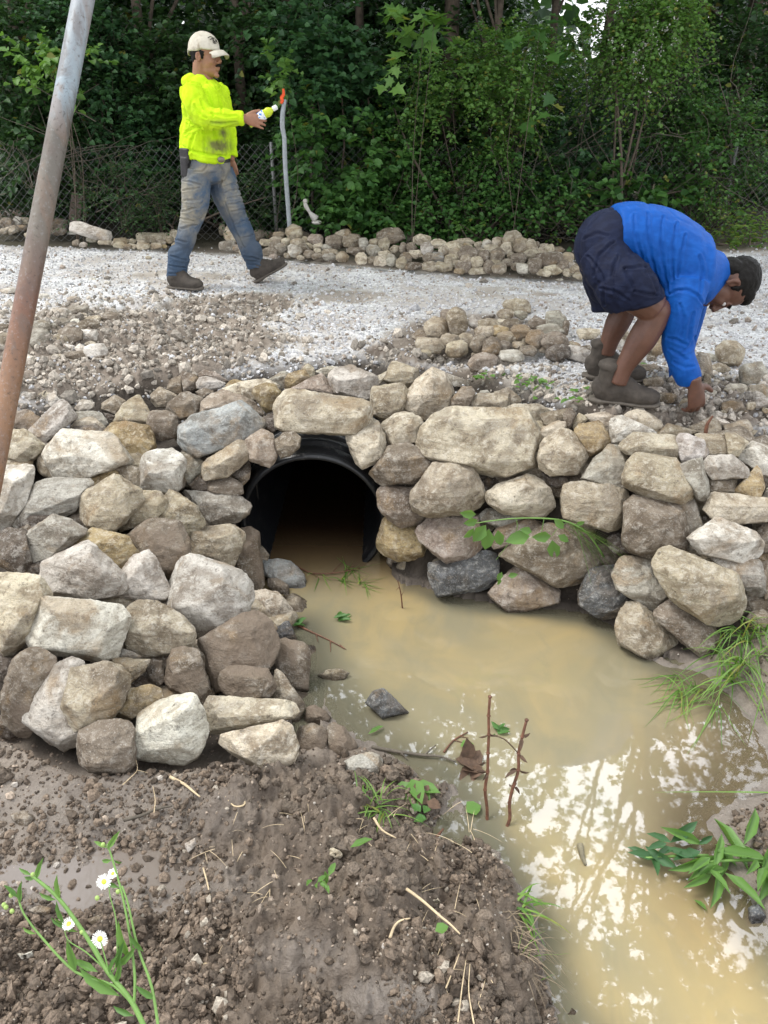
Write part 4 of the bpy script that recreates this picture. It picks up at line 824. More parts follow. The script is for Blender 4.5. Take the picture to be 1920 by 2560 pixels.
# lone stones in the foreground mud and water
G5 = 'small stones lying in the foreground mud'
for pts, c_, lb in (([(26, 2035), (60, 2025), (84, 2040), (82, 2060), (55, 2070), (33, 2052)], 'm', 'flat dark stone lying on the smooth mud at the left edge'),
                    ([(821, 2090), (832, 2085), (840, 2092), (838, 2102), (826, 2103)], 'w', 'small white chip of stone beside the long leaf on the dark soil'),
                    ([(823, 2122), (832, 2117), (855, 2132), (857, 2145), (840, 2147), (825, 2138)], 'p', 'pale knobbly stone beside the long leaf on the dark soil'),
                    ([(1219, 2290), (1240, 2277), (1256, 2280), (1250, 2315), (1236, 2326), (1224, 2310)], 'g', 'grey flat stone standing in the soil near the water edge'),
                    ([(70, 2275), (95, 2262), (128, 2270), (120, 2290), (90, 2293)], 'm', 'brown stone at the near side of the puddle'),
                    ([(215, 2300), (260, 2283), (285, 2300), (270, 2330), (235, 2325)], 'b', 'reddish brown clod like stone beside the daisy plant'),
                    ([(40, 2385), (80, 2378), (84, 2392), (50, 2397)], 'w', 'whitish lump of stone left of the daisy plant'),
                    ([(1405, 2530), (1430, 2520), (1455, 2530), (1450, 2552), (1415, 2555)], 'd', 'dark wet stone in the water at the bottom edge'),
                    ([(1868, 2270), (1895, 2260), (1915, 2290), (1900, 2320), (1878, 2310)], 'k', 'black wet stone on the right bank near the leafy plant'),
                    ([(460, 2110), (488, 2095), (492, 2112), (470, 2135)], 'q', 'grey flake of stone at the right end of the puddle'),
                    ([(975, 2390), (988, 2384), (998, 2392), (990, 2404), (978, 2400)], 'q', 'small light grey stone low in the dark soil'),
                    ([(1080, 2250), (1095, 2243), (1103, 2255), (1090, 2262)], 'p', 'small cream pebble at the end of the curled root')):
    P = np.array(pts, float); c0 = P.mean(0)
    hand(pts, c_, lb, G5, lvl=4)

# only the 300 stones that show largest stay individual; the small rest becomes one mass of cobbles
STONES.sort(key=lambda a: -a[0]); rest = [o for a, o in STONES[298:]]; mRs = mR.copy(); mRs.name = 'field_stone_small'
n_ = mRs.node_tree; at_ = n_.nodes.new('ShaderNodeAttribute'); at_.attribute_name = 'tint'
for lk in list(n_.links):
    if lk.from_node.type == 'OBJECT_INFO' and lk.from_socket.name == 'Color': n_.links.new(at_.outputs['Color'], lk.to_socket)
Vs, Fs, Cs, k_ = [], [], [], 0
for o_ in rest:
    me = o_.data; n = len(me.vertices); P_ = np.zeros(n * 3, np.float32); me.vertices.foreach_get('co', P_); P_ = P_.reshape(-1, 3) + np.array(o_.location)
    f_ = np.zeros(len(me.polygons) * 3, np.int32); me.polygons.foreach_get('vertices', f_); Vs.append(P_); Fs.append(f_.reshape(-1, 3) + k_); k_ += n; Cs.append(np.tile(np.array(o_.color[:3]), (n, 1)))
    bpy.data.objects.remove(o_); bpy.data.meshes.remove(me)
tag(obj('small_stones', np.concatenate(Vs), np.concatenate(Fs), mRs, None, True, origin=np.zeros(3), attrs={'tint': np.concatenate(Cs)}), 'smallest stones filling the heaps and strewn along the gravel road', 'stones', kind='stuff')
print('stones kept', 298, 'merged', len(rest))
# ---------------------------------------------------------------- gravel, grit and soil crumbs (nobody could count them)
def scatter(name, XY, rad, cols, mat, label, cat, squash=(.55, .95), sink=.25, lv=1):
    n = len(XY); U, F_ = ico(lv); m = len(U)
    z = Hfull(XY[:, 0], XY[:, 1]); q = np.random.RandomState(5 + n)
    sc = rad[:, None] * np.stack([q.uniform(.75, 1.25, n), q.uniform(.75, 1.25, n), q.uniform(*squash, n)], 1)
    # random rotations
    Q = q.randn(n, 4); Q /= np.linalg.norm(Q, axis=1)[:, None]; w, x, y, zz = Q.T
    R = np.stack([1 - 2 * (y * y + zz * zz), 2 * (x * y - w * zz), 2 * (x * zz + w * y), 2 * (x * y + w * zz), 1 - 2 * (x * x + zz * zz), 2 * (y * zz - w * x), 2 * (x * zz - w * y), 2 * (y * zz + w * x), 1 - 2 * (x * x + y * y)], 1).reshape(n, 3, 3)
    J = 1 + q.uniform(-.28, .28, (n, m, 1))
    if lv > 1: J = (1 + .30 * fbm((U[None] * 1.9 + q.uniform(0, 90, (n, 1, 3))).reshape(-1, 3), 4, 6).reshape(n, m))[..., None]
    V = np.einsum('nij,nmj->nmi', R, U[None] * sc[:, None, :] * J) + np.stack([XY[:, 0], XY[:, 1], z + rad * (.5 - sink)], 1)[:, None, :]
    Fc = (F_[None] + (np.arange(n) * m)[:, None, None]).reshape(-1, 3)
    C = np.repeat(cols, m, 0)
    o = obj(name, V.reshape(-1, 3), Fc, mat, None, False, origin=np.zeros(3), attrs={'tint': C}); tag(o, label, cat, kind='stuff'); return o
def attrmat(name, rough=.8, spec=.3, nz=90, br=.25):
    m, nt, b, out = newmat(name); N = NT(nt); a = N.n('Attribute', attribute_name='tint'); geo = N.n('NewGeometry')
    f = N.noise(nz, 4, .7, geo.outputs['Position'])
    N.l(N.mix(N.mix(a.outputs['Color'], (1 - br * 2,) * 3, 1., 'MULTIPLY'), a.outputs['Color'], N.ramp(f, [(.35, 0.), (.6, 1.)])), b.inputs['Base Color'])
    b.inputs['Roughness'].default_value = rough; b.inputs['Specular IOR Level'].default_value = spec; return m
q = np.random.RandomState(3)
mGr = attrmat('gravel_chips'); mCl = attrmat('soil_crumb', .75, .35, 160, .3)
def pick(nn, yr, fn, xw=1.0):
    Y = np.exp(q.uniform(math.log(yr[0]), math.log(yr[1]), nn)); X = q.uniform(-1, 1, nn) * (Y * .62 + .35) * xw
    Z = H0(X, Y); zz = zones(X, Y, Z); keep = q.rand(nn) < fn(X, Y, Z, zz); return np.stack([X, Y], 1)[keep]
XY = pick(90000, (3.3, 8.2), lambda X, Y, Z, z: z[6] * .42 + .05 * z[2] + .06 * z[4] * z[2]); n = len(XY)
gc = q.uniform(.48, .74, n)[:, None] * np.array([1, 1.0, 1.02]) ; br = q.rand(n) < .15; gc[br] = np.array([.36, .30, .25]) * q.uniform(.7, 1.3, (br.sum(), 1))
scatter('gravel', XY, np.exp(q.normal(math.log(.0068), .42, n)), gc, mGr, 'pale grey crushed gravel spread over the road', 'gravel')
XY = pick(45000, (3.0, 7), lambda X, Y, Z, z: np.clip(z[4] * z[2] * .9 + .03 * z[2], 0, 1) * (z[3] < .5)); n = len(XY)
gc = np.array([.38, .34, .29]) * q.uniform(.5, 1.7, (n, 1)); scatter('rubble_grit', XY, np.exp(q.normal(math.log(.0085), .55, n)).clip(.003, .04), gc, mGr, 'grit and small rubble mixed in the brown soil beside the road', 'grit')
XY = pick(120000, (.75, 2.6), lambda X, Y, Z, z: (Z > .012) * (Z < .42) * (z[3] < .4) * np.clip(z[8] * 1.2 * sstep(-.35, .35, fbm(np.stack([X * 4, Y * 4, X * 0], 1), 3, 44)) + .06, 0, 1) * (1 - .8 * z[7])); n = len(XY)
gc = np.array([.128, .097, .071]) * q.uniform(.55, 1.9, (n, 1)); gc[q.rand(n) < .03] = (.42, .37, .30)
scatter('soil_clods', XY, np.exp(q.normal(math.log(.0036), .62, n)).clip(.0012, .020), gc, mCl, 'dark crumbly soil clods dug up beside the water', 'soil', (.7, 1.))
XY = pick(2600, (.8, 2.5), lambda X, Y, Z, z: (Z > .015) * (Z < .42) * (z[3] < .3) * z[8] * (1 - z[7]) * sstep(-.2, .5, fbm(np.stack([X * 3, Y * 3, X * 0], 1), 3, 14))); n = len(XY)
gc = np.array([.140, .110, .083]) * q.uniform(.7, 1.5, (n, 1)); LV = 3
scatter('soil_lumps', XY, np.exp(q.normal(math.log(.013), .45, n)).clip(.006, .034), gc, mCl, 'rough lumps of turned soil on the bank beside the water', 'soil', (.7, 1.), .45, 3)
XY = pick(9000, (1.0, 3.2), lambda X, Y, Z, z: (Z > .01) * (Z < .6) * (.4 + .4 * z[3])); n = len(XY)
gc = np.array([.26, .21, .165]) * q.uniform(.5, 1.9, (n, 1)); gc[q.rand(n) < .08] = (.55, .5, .44)
scatter('mud_grit', XY, np.exp(q.normal(math.log(.0035), .5, n)).clip(.0015, .012), gc, mCl, 'fine grit pressed into the smooth mud below the wall', 'grit')
# ---------------------------------------------------------------- foliage
def leafmat(name, col, col2, trans=.35, rough=.45, yellow=0.):
    m, nt, b, out = newmat(name); N = NT(nt); geo = N.n('NewGeometry')
    rp = geo.outputs['Random Per Island']
    c = N.mix(col, col2, N.ramp(rp, [(.1, 0.), (.9, 1.)]))
    if yellow: c = N.mix(c, (.30, .28, .06), N.math('MULTIPLY', N.math('GREATER_THAN', N.math('FRACT', N.math('MULTIPLY', rp, 37.)), 1 - yellow), .7))
    N.l(c, b.inputs['Base Color']); b.inputs['Roughness'].default_value = rough; b.inputs['Specular IOR Level'].default_value = .4
    t = N.n('BsdfTranslucent'); N.l(N.mix(c, (1., 1., .45), 1., 'MULTIPLY'), t.inputs[0]); ms = N.n('MixShader'); ms.inputs[0].default_value = trans
    N.l(b.outputs[0], ms.inputs[1]); N.l(t.outputs[0], ms.inputs[2]); N.l(ms.outputs[0], out.inputs[0]); return m
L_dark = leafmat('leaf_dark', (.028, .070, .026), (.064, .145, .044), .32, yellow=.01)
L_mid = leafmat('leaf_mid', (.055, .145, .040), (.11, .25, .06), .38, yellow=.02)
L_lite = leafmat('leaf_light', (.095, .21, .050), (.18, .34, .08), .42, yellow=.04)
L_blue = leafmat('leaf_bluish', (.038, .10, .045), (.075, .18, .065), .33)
L_gras = leafmat('leaf_grass', (.09, .20, .035), (.22, .36, .08), .4, yellow=.1)
mBark = simple('bark', (.10, .078, .058), .9, 18, .45, .8, .02)
mTwig = simple('twig_bark', (.10, .085, .065), .85, 40, .4, .3, .004)
mDead = simple('dead_stalk', (.13, .055, .03), .6, 60, .5, .3, .003)
mStraw = simple('dry_straw', (.48, .38, .24), .8, 60, .3, .2, .002)
def leaf_geo(P, D, Nn, size, wid=.42, fold=.16, lobed=False):
    """n leaves; P base points, D directions, Nn rough normals"""
    n = len(P); D = D / (np.linalg.norm(D, axis=1)[:, None] + 1e-9)
    Sd = np.cross(D, Nn); Sd /= (np.linalg.norm(Sd, axis=1)[:, None] + 1e-9); Nn = np.cross(Sd, D)
    if lobed:   # maple like outline
        pts = [(0, 0, 0), (.16, .12, .02), (.50, .10, .1), (.34, .34, .06), (.62, .58, .12), (.26, .60, .05), (0, 1.05, -.05), (-.26, .60, .05), (-.62, .58, .12), (-.34, .34, .06), (-.50, .10, .1), (-.16, .12, .02), (0, .35, -.04)]
        fc = [(0, 1, 2, 12), (12, 2, 3, 4), (12, 4, 5, 6), (12, 6, 7, 8), (12, 8, 9, 10), (12, 10, 11, 0)]
    else:
        pts = [(0, 0, 0), (wid, .36, fold), (wid * .72, .72, fold * .6), (0, 1, -.12), (-wid * .72, .72, fold * .6), (-wid, .36, fold)]
        fc = [(0, 1, 2, 3), (0, 3, 4, 5)]
    A = np.array(pts); m = len(A)
    s = size[:, None, None]
    V = P[:, None, :] + s * (Sd[:, None, :] * A[None, :, 0:1] + D[:, None, :] * A[None, :, 1:2] + Nn[:, None, :] * A[None, :, 2:3])
    F_ = (np.array(fc)[None] + (np.arange(n) * m)[:, None, None]).reshape(-1, 4)
    return V.reshape(-1, 3), F_
def sprays(rg, C, Dr, L, m, size, droop=.35, spread=.9):
    """twigs at C (n,3) heading Dr with m alternate leaves each"""
    n = len(C); Dr = Dr / np.linalg.norm(Dr, axis=1)[:, None]
    t = (np.arange(m) + .6) / m; T = np.tile(t, (n, 1))
    Ln = (L * rg.uniform(.6, 1.3, n))[:, None]
    base = C[:, None, :] + Dr[:, None, :] * (T * Ln)[..., None]; base[..., 2] -= droop * (T * Ln) ** 1.6
    side = np.cross(Dr, [0, 0, 1]); side /= np.linalg.norm(side, axis=1)[:, None] + 1e-6
    sg = np.where(np.arange(m) % 2, 1., -1.)[None, :, None]
    D = Dr[:, None, :] * .55 + side[:, None, :] * sg * spread + rg.normal(0, .28, (n, m, 3)); D[..., 2] -= .25
    Nn = np.zeros((n, m, 3)); Nn[..., 2] = 1; Nn += rg.normal(0, .38, (n, m, 3)); Nn[..., 1] -= .25
    sz = size * rg.uniform(.55, 1.25, (n, m)) * (1 - .3 * np.abs(T - .4))
    tw = [np.array([C[i], C[i] + Dr[i] * Ln[i] * .5 - [0, 0, droop * (Ln[i][0] * .5) ** 1.6], C[i] + Dr[i] * Ln[i] - [0, 0, droop * Ln[i][0] ** 1.6]]) for i in range(n)]
    return base.reshape(-1, 3), D.reshape(-1, 3), Nn.reshape(-1, 3), sz.ravel(), tw
def tubes(paths, r0, r1=None, sides=3):
    V = []; F_ = []; k = 0
    for i, p in enumerate(paths):
        a = r0[i] if hasattr(r0, '__len__') else r0; b_ = (r1[i] if hasattr(r1, '__len__') else r1) if r1 is not None else a * .5
        v, f = loft(p, np.linspace(a, b_, len(p)), sides=sides, cap=False)
        V.append(v); F_.append(np.array(f) + k); k += len(v)
    return np.concatenate(V), np.concatenate(F_)
def plant(name, label, cat, group, base, blobs, n, m, size, mat, L=.35, stems=5, stem_r=.02, seed=0, droop=.35, shell=.55, lobed=False, wid=.42, twigs=.35, up=.35, topn=None, stemmat=None, crown='foliage', trunkname='stem', trunkpath=None, holes=None):
    rg = np.random.RandomState(seed + 100); base = np.array(base, float)
    root = empty(name, base); tag(root, label, cat, group)
    w = np.array([b_[3] * b_[4] * b_[5] for b_ in blobs]) ** .67; w /= w.sum(); ch = rg.choice(len(blobs), n, p=w)
    B = np.array(blobs, float)[ch]
    u = rg.randn(n, 3); u /= np.linalg.norm(u, axis=1)[:, None]
    rr = 1 - shell * rg.rand(n) ** 1.6; lump = 1 + .28 * fbm(u * 1.9 + seed, 3, 9)
    C = B[:, :3] + u * B[:, 3:6] * (rr * lump)[:, None]
    # thin the crown into clumps so that gaps show between them
    cl = fbm(C * 2.1 + seed * 3.1, 3, 21); keep = cl > (-.32 if holes is None else holes)
    C, u = C[keep], u[keep]
    Dr = u * [1, 1, .6] + rg.normal(0, .45, C.shape); Dr[:, 2] += up - .2
    P, D, Nn, sz, tw = sprays(rg, C, Dr, L, m, size, droop)
    V, F_ = leaf_geo(P, D, Nn, sz, wid=wid, lobed=lobed)
    obj(crown, V, F_, mat, root, True)
    paths = []; rs = []
    if trunkpath is not None:
        paths.append(crom(np.array(trunkpath, float), 4)); rs.append(stem_r)
    for i in range(stems):
        t = C[rg.randint(len(C))]; s0 = base + rg.normal(0, .06, 3) * [1, 1, 0] if trunkpath is None else paths[0][rg.randint(len(paths[0]) // 3, len(paths[0]))]
        mid = (s0 + t) / 2 + rg.normal(0, .12, 3); paths.append(crom([s0, mid, t], 4)); rs.append(stem_r * (rg.uniform(.5, 1) if trunkpath is None else .3))
    V, F_ = tubes(paths, rs, [r * .35 for r in rs], 6); obj(trunkname, V, F_, stemmat or mBark, root, True)
    k = int(len(tw) * twigs) if n > 100 else 0
    if k:
        V, F_ = tubes([tw[i] for i in rg.permutation(len(tw))[:k]], .0028 if size < .12 else .006, .001); obj('twig', V, F_, mTwig, root, True)
    return root
def gz(x, y): return float(H0([x], [y])[0])
def W(px, py, Y): return atY(px, py, Y)
def blobpx(px, py, Y, rx, ry, rd=None):
    c = atY(px, py, Y); s = depF(c) / F0; return (*c, rx * s, (rd if rd else min(rx * s, .8)), ry * s)
GV = 'bushes and vines tangled along the chain link fence'
def bush(label, spec, Y, n, m, size, mat, seed, name='bush', cat='bush', **k):
    bl = [blobpx(a, b_, Y + (dd if len(r) == 0 else r[0]), c, d) for (a, b_, c, d, dd, *r) in spec]
    x = np.mean([b_[0] for b_ in bl]); return plant(name, label, cat, GV, (x, Y, gz(x, Y)), bl, n, m, size, mat, seed=seed, **k)
bush('lush vine with large heart shaped leaves hanging right of the bent grey stake', [(860, 400, 130, 110, 0), (900, 520, 110, 60, 0), (790, 330, 60, 60, 0), (1010, 480, 60, 60, .1)], 8.45, 620, 9, .085, L_mid, 1, 'vine', 'vine', L=.3, wid=.40)
bush('leafy vine trailing down above the raised bottle', [(780, 130, 100, 90, 0), (830, 240, 110, 90, 0), (740, 230, 40, 50, 0)], 8.7, 430, 9, .088, L_blue, 2, 'vine', 'vine', L=.3, wid=.44)
bush('sunlit rounded shrub with small pale green leaves in the middle of the thicket', [(1190, 220, 150, 100, 0), (1300, 150, 120, 70, .1), (1130, 330, 110, 90, -.1), (1220, 300, 90, 80, -.1)], 8.6, 1250, 11, .048, L_lite, 3, 'shrub', 'shrub', L=.32, droop=.9)
bush('shrub with drooping leafy shoots below the sunlit rounded shrub', [(1120, 470, 120, 80, 0), (1250, 430, 120, 90, 0), (1010, 380, 70, 90, 0)], 8.7, 750, 10, .055, L_mid, 4, 'shrub', 'shrub', L=.35, droop=1.2)
bush('dark green bush behind the fence at the back of the bending man', [(1440, 420, 130, 90, 0), (1400, 320, 110, 90, .2), (1560, 380, 90, 80, .1)], 9.0, 800, 9, .065, L_blue, 5, L=.35)
bush('tangled shrub with many bare twigs at the right edge', [(1780, 380, 110, 120, 0), (1860, 480, 80, 90, 0), (1690, 300, 80, 90, .1)], 8.7, 750, 9, .052, L_mid, 6, 'shrub', 'shrub', L=.4, twigs=.8, stems=12, stem_r=.012)
bush('broad leaved seedling bush above the back of the bending man', [(1660, 490, 60, 30, 0), (1500, 470, 60, 40, 0)], 8.4, 60, 7, .105, L_mid, 7, L=.25, wid=.46)
bush('low green tuft bush at the right edge behind the head of the bending man', [(1880, 640, 50, 50, 0), (1830, 590, 40, 40, .1)], 7.9, 130, 10, .06, L_gras, 8, L=.25, wid=.12)
bush('bright green seedling growing behind the middle of the stone heap', [(1180, 590, 42, 26, 0)], 7.75, 45, 8, .045, L_lite, 9, L=.16, stems=3, stem_r=.006)
bush('dark ivy curtain behind the walking man', [(400, 430, 90, 70, 0), (660, 440, 60, 90, 0), (480, 260, 90, 150, 0), (560, 420, 80, 100, 0), (640, 120, 90, 80, .1), (380, 200, 70, 120, .2)], 9.2, 1150, 9, .075, L_dark, 10, 'vine', 'vine', L=.35, wid=.42)
bush('low scrub at the knees of the walking man beside the fence', [(330, 480, 90, 80, -.1), (250, 530, 70, 50, -.1), (420, 540, 70, 40, .0), (620, 500, 60, 60, .0)], 8.5, 520, 10, .042, L_dark, 11, 'scrub', 'scrub', L=.3, wid=.2, twigs=.8)
bush('dark green bush with wide leaves left of the leaning post', [(60, 260, 80, 110, 0), (30, 120, 80, 90, .2), (110, 350, 60, 60, 0)], 8.8, 560, 8, .08, L_dark, 12, L=.35)
bush('dark shrub between the leaning post and the walking man', [(280, 230, 70, 130, 0), (340, 380, 90, 90, .1), (200, 90, 90, 80, .2)], 9.0, 850, 8, .07, L_blue, 13, 'shrub', 'shrub', L=.35)
bush('young shoot with yellow green leaves beside the leaning post', [(90, 160, 40, 14, 0), (190, 145, 40, 16, 0), (110, 205, 22, 20, 0)], 8.2, 34, 9, .095, L_lite, 14, 'shoot', 'shoot', L=.3, stems=4, stem_r=.008, holes=-2)
bush('sprig of green vine twined above the grey stake', [(706, 215, 22, 20, 0), (690, 160, 14, 40, 0), (712, 185, 14, 30, 0)], 7.95, 14, 6, .075, L_lite, 15, 'vine', 'vine', L=.16, stems=2, stem_r=.004, holes=-2, wid=.5)
bush('climber with pointed leaves hanging over the fence in the middle', [(1010, 260, 60, 90, 0), (980, 560, 40, 50, -.2), (1240, 570, 50, 60, -.2), (1380, 500, 60, 50, -.1), (1100, 520, 70, 60, -.1)], 8.35, 420, 8, .06, L_mid, 16, 'vine', 'vine', L=.3, droop=1.2)
bush('thin hanging creeper with small leaves on the fence at the right', [(1490, 560, 12, 60, 0), (1390, 560, 40, 60, 0), (1770, 500, 50, 60, 0), (1550, 520, 30, 50, 0)], 8.4, 150, 8, .04, L_lite, 17, 'vine', 'vine', L=.3, droop=1.5, twigs=.9)
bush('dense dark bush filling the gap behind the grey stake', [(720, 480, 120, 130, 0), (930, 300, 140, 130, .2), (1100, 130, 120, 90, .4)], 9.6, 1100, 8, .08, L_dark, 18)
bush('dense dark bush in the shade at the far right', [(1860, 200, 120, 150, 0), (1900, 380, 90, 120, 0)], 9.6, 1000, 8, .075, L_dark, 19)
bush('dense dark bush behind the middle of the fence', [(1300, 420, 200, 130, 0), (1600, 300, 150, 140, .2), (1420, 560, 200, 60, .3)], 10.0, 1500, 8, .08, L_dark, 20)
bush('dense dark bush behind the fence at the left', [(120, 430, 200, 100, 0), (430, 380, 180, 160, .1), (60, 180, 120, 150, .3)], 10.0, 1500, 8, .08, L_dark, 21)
# big leaved maple sprigs
bush('maple sprig with large lobed leaves hanging at the top of the photo', [(1060, 40, 50, 30, 0), (1010, 105, 30, 14, 0), (1090, 20, 30, 20, 0)], 7.6, 11, 5, .15, L_lite, 22, 'branch', 'branch', L=.28, lobed=True, stems=2, stem_r=.006, holes=-2)
bush('maple seedling with a few large lobed leaves in the middle of the thicket', [(1320, 290, 34, 20, 0), (1340, 100, 40, 20, 0), (1400, 190, 30, 20, 0)], 8.0, 9, 4, .15, L_mid, 23, 'seedling', 'seedling', L=.25, lobed=True, stems=2, stem_r=.006, holes=-2)
fb = bush('pale flowering branch hanging down from the upper right', [(1620, 90, 70, 90, 0), (1560, 150, 50, 60, 0), (1680, 40, 60, 50, 0), (1530, 60, 50, 50, .1)], 8.3, 800, 10, .045, L_lite, 24, 'branch', 'branch', L=.35, droop=1.4)
rg = np.random.RandomState(4); C = np.array([W(a + rg.normal(0, 26), b_ + rg.normal(0, 24), 8.0 + rg.uniform(0, .2)) for a, b_ in [(1560, 130), (1620, 110), (1690, 60), (1600, 150), (1660, 90), (1585, 170)] * 9])
V = []; F_ = []; k = 0
for c in C:
    for j in range(5):
        v, f = ball(c + rg.normal(0, .018, 3), .008, 1); V.append(v); F_.append(np.array(f) + k); k += len(v)
mPet = simple('white_petals', (.75, .75, .70), .6, 50, .1, 0); obj('blossom', np.concatenate(V), np.concatenate(F_), mPet, fb)

# trees with their own trunks and crowns, tall enough to be mirrored in the water
GT = 'trees standing behind the fence'
def tree(label, x, y, h, r, cr, n, mat, seed, size=.13, lean=(0, 0), lobed=False, blobs=None, holes=-.2):
    z0 = gz(x, y); tp = [(x, y, z0 - .1), (x + lean[0] * .3, y + lean[1] * .2, z0 + h * .3), (x + lean[0] * .6, y + lean[1] * .5, z0 + h * .6), (x + lean[0], y + lean[1], z0 + h)]
    if blobs is None: blobs = [(x + lean[0], y + lean[1], z0 + h, cr, cr, cr * .8), (x + lean[0] * .6 - cr * .5, y + lean[1] * .5 + .2, z0 + h * .7, cr * .8, cr * .7, cr * .7), (x + lean[0] + cr * .6, y + lean[1] * .8, z0 + h * .75, cr * .7, cr * .7, cr * .6)]
    return plant('tree', label, 'tree', GT, (x, y, z0), blobs, n, 8, size, mat, L=.5, stems=9, stem_r=r, seed=seed, lobed=lobed, trunkpath=tp, crown='crown', trunkname='trunk', twigs=.5, holes=holes, shell=.7)
tree('tree with a thick straight dark trunk right of the middle at the top', atY(1122, 250, 9.8)[0], 9.8, 5.2, .115, 1.7, 900, L_dark, 31)
tree('thin grey trunked tree just right of the thick dark trunk', atY(1222, 100, 9.6)[0], 9.6, 5.0, .055, 1.3, 600, L_mid, 32, lean=(.2, -.3))
tree('slender tree in the sky gap at the top, left one', atY(1385, 60, 10.6)[0], 10.6, 5.5, .06, 1.2, 420, L_dark, 33)
tree('slender tree in the sky gap at the top, right one', atY(1500, 60, 10.9)[0], 10.9, 5.8, .07, 1.3, 420, L_mid, 34, lean=(.3, 0))
tree('leaning tree with a pale forked trunk above the bending man', atY(1650, 200, 9.9)[0], 9.9, 5.5, .07, 1.6, 800, L_dark, 35, lean=(.5, -.2))
tree('dark tree in the upper right corner', 4.3, 10.4, 5, .1, 2.0, 900, L_dark, 36)
tree('dark tree in the upper left corner', -4.2, 10.2, 5, .1, 2.0, 900, L_dark, 37)
tree('tree with a dark trunk behind the leaning post', -2.7, 9.9, 5.2, .08, 1.8, 850, L_dark, 38)
tree('tree with a slim dark trunk right of the head of the walking man', atY(600, 200, 10.2)[0], 10.2, 5.4, .075, 1.8, 850, L_dark, 39)
tree('tree with twin like trunk behind the vine right of the stake', atY(900, 150, 10.6)[0], 10.6, 5.2, .07, 1.7, 850, L_dark, 40)
# lower dense understorey crowns close the view between the trunks
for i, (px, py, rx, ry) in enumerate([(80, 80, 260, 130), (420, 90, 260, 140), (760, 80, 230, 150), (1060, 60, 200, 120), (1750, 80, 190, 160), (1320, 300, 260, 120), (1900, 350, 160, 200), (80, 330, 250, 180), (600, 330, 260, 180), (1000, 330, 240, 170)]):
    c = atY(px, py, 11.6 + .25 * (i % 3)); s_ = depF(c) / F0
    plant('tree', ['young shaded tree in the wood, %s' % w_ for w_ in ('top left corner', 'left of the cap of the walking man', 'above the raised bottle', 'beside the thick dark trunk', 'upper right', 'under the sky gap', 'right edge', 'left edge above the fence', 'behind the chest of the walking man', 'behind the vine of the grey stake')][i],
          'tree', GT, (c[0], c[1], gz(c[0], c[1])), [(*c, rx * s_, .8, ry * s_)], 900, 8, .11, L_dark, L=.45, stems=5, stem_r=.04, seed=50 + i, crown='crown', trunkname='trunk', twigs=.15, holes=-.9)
# distant mass of the wood
rg = np.random.RandomState(77); n = 30000
P = np.stack([rg.uniform(-16, 16, n), rg.uniform(14.5, 18.5, n), rg.uniform(.8, 1, n)], 1)
top = 5.2 + 1.5 * vnoise(np.stack([P[:, 0] * .4, P[:, 0] * 0, P[:, 0] * 0], 1), 3); gap = np.exp(-((P[:, 0] - 3.9) / 1.2) ** 2) * 3.4
P[:, 2] = .8 + rg.rand(n) * (top - gap)
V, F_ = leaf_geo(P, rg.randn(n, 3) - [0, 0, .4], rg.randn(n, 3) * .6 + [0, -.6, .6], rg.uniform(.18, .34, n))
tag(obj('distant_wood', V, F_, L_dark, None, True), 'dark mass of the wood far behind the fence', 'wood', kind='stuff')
# overhanging canopy, visible as its mirror image in the pool
def canopy(label, x, y, h, lean, blobs, n, seed, size, holes=-.3):
    z0 = gz(x, y); tp = [(x, y, z0 - .1), (x + lean[0] * .15, y + lean[1] * .1, z0 + h * .4), (x + lean[0] * .5, y + lean[1] * .5, z0 + h * .8), (x + lean[0], y + lean[1], z0 + h)]
    return plant('tree', label, 'tree', GT, (x, y, z0), blobs, n, 6, size, L_mid, L=.55, stems=16, stem_r=.13, seed=seed, lobed=True, trunkpath=tp, crown='crown', trunkname='trunk', twigs=.6, holes=holes, shell=.9)
canopy('tall maple whose boughs arch over the road, mirrored in the pool, left', -1.2, 11.4, 7.6, (.4, -3.8), [(-1.2, 8.2, 7.4, 2.6, 1.8, 1.1), (.4, 6.4, 7.8, 1.8, 1.3, .8), (-2.6, 6.8, 7.4, 1.6, 1.5, .8), (-.6, 4.6, 7.2, 1.9, 1.2, .8), (.6, 9.6, 7.6, 1.6, 1.2, 1.2)], 1500, 71, .17)
canopy('tall maple whose boughs arch over the road, mirrored in the pool, right', 4.4, 10.8, 7.8, (-.4, -3.6), [(5.0, 7.6, 7.6, 1.6, 2.0, 1.1), (2.9, 9.9, 7.0, 2.4, 1.2, 1.0), (3.4, 4.6, 7.6, 1.6, 1.3, .8), (2.2, 3.4, 7.4, 1.7, 1.0, .7), (1.9, 7.0, 7.4, .8, 1.6, .8), (1.6, 5.0, 7.6, 1.2, 1.2, .6), (3.8, 5.6, 7.6, 1.0, 1.0, .6), (1.0, 3.2, 7.6, 1.3, 1.0, .6)], 1700, 72, .17)

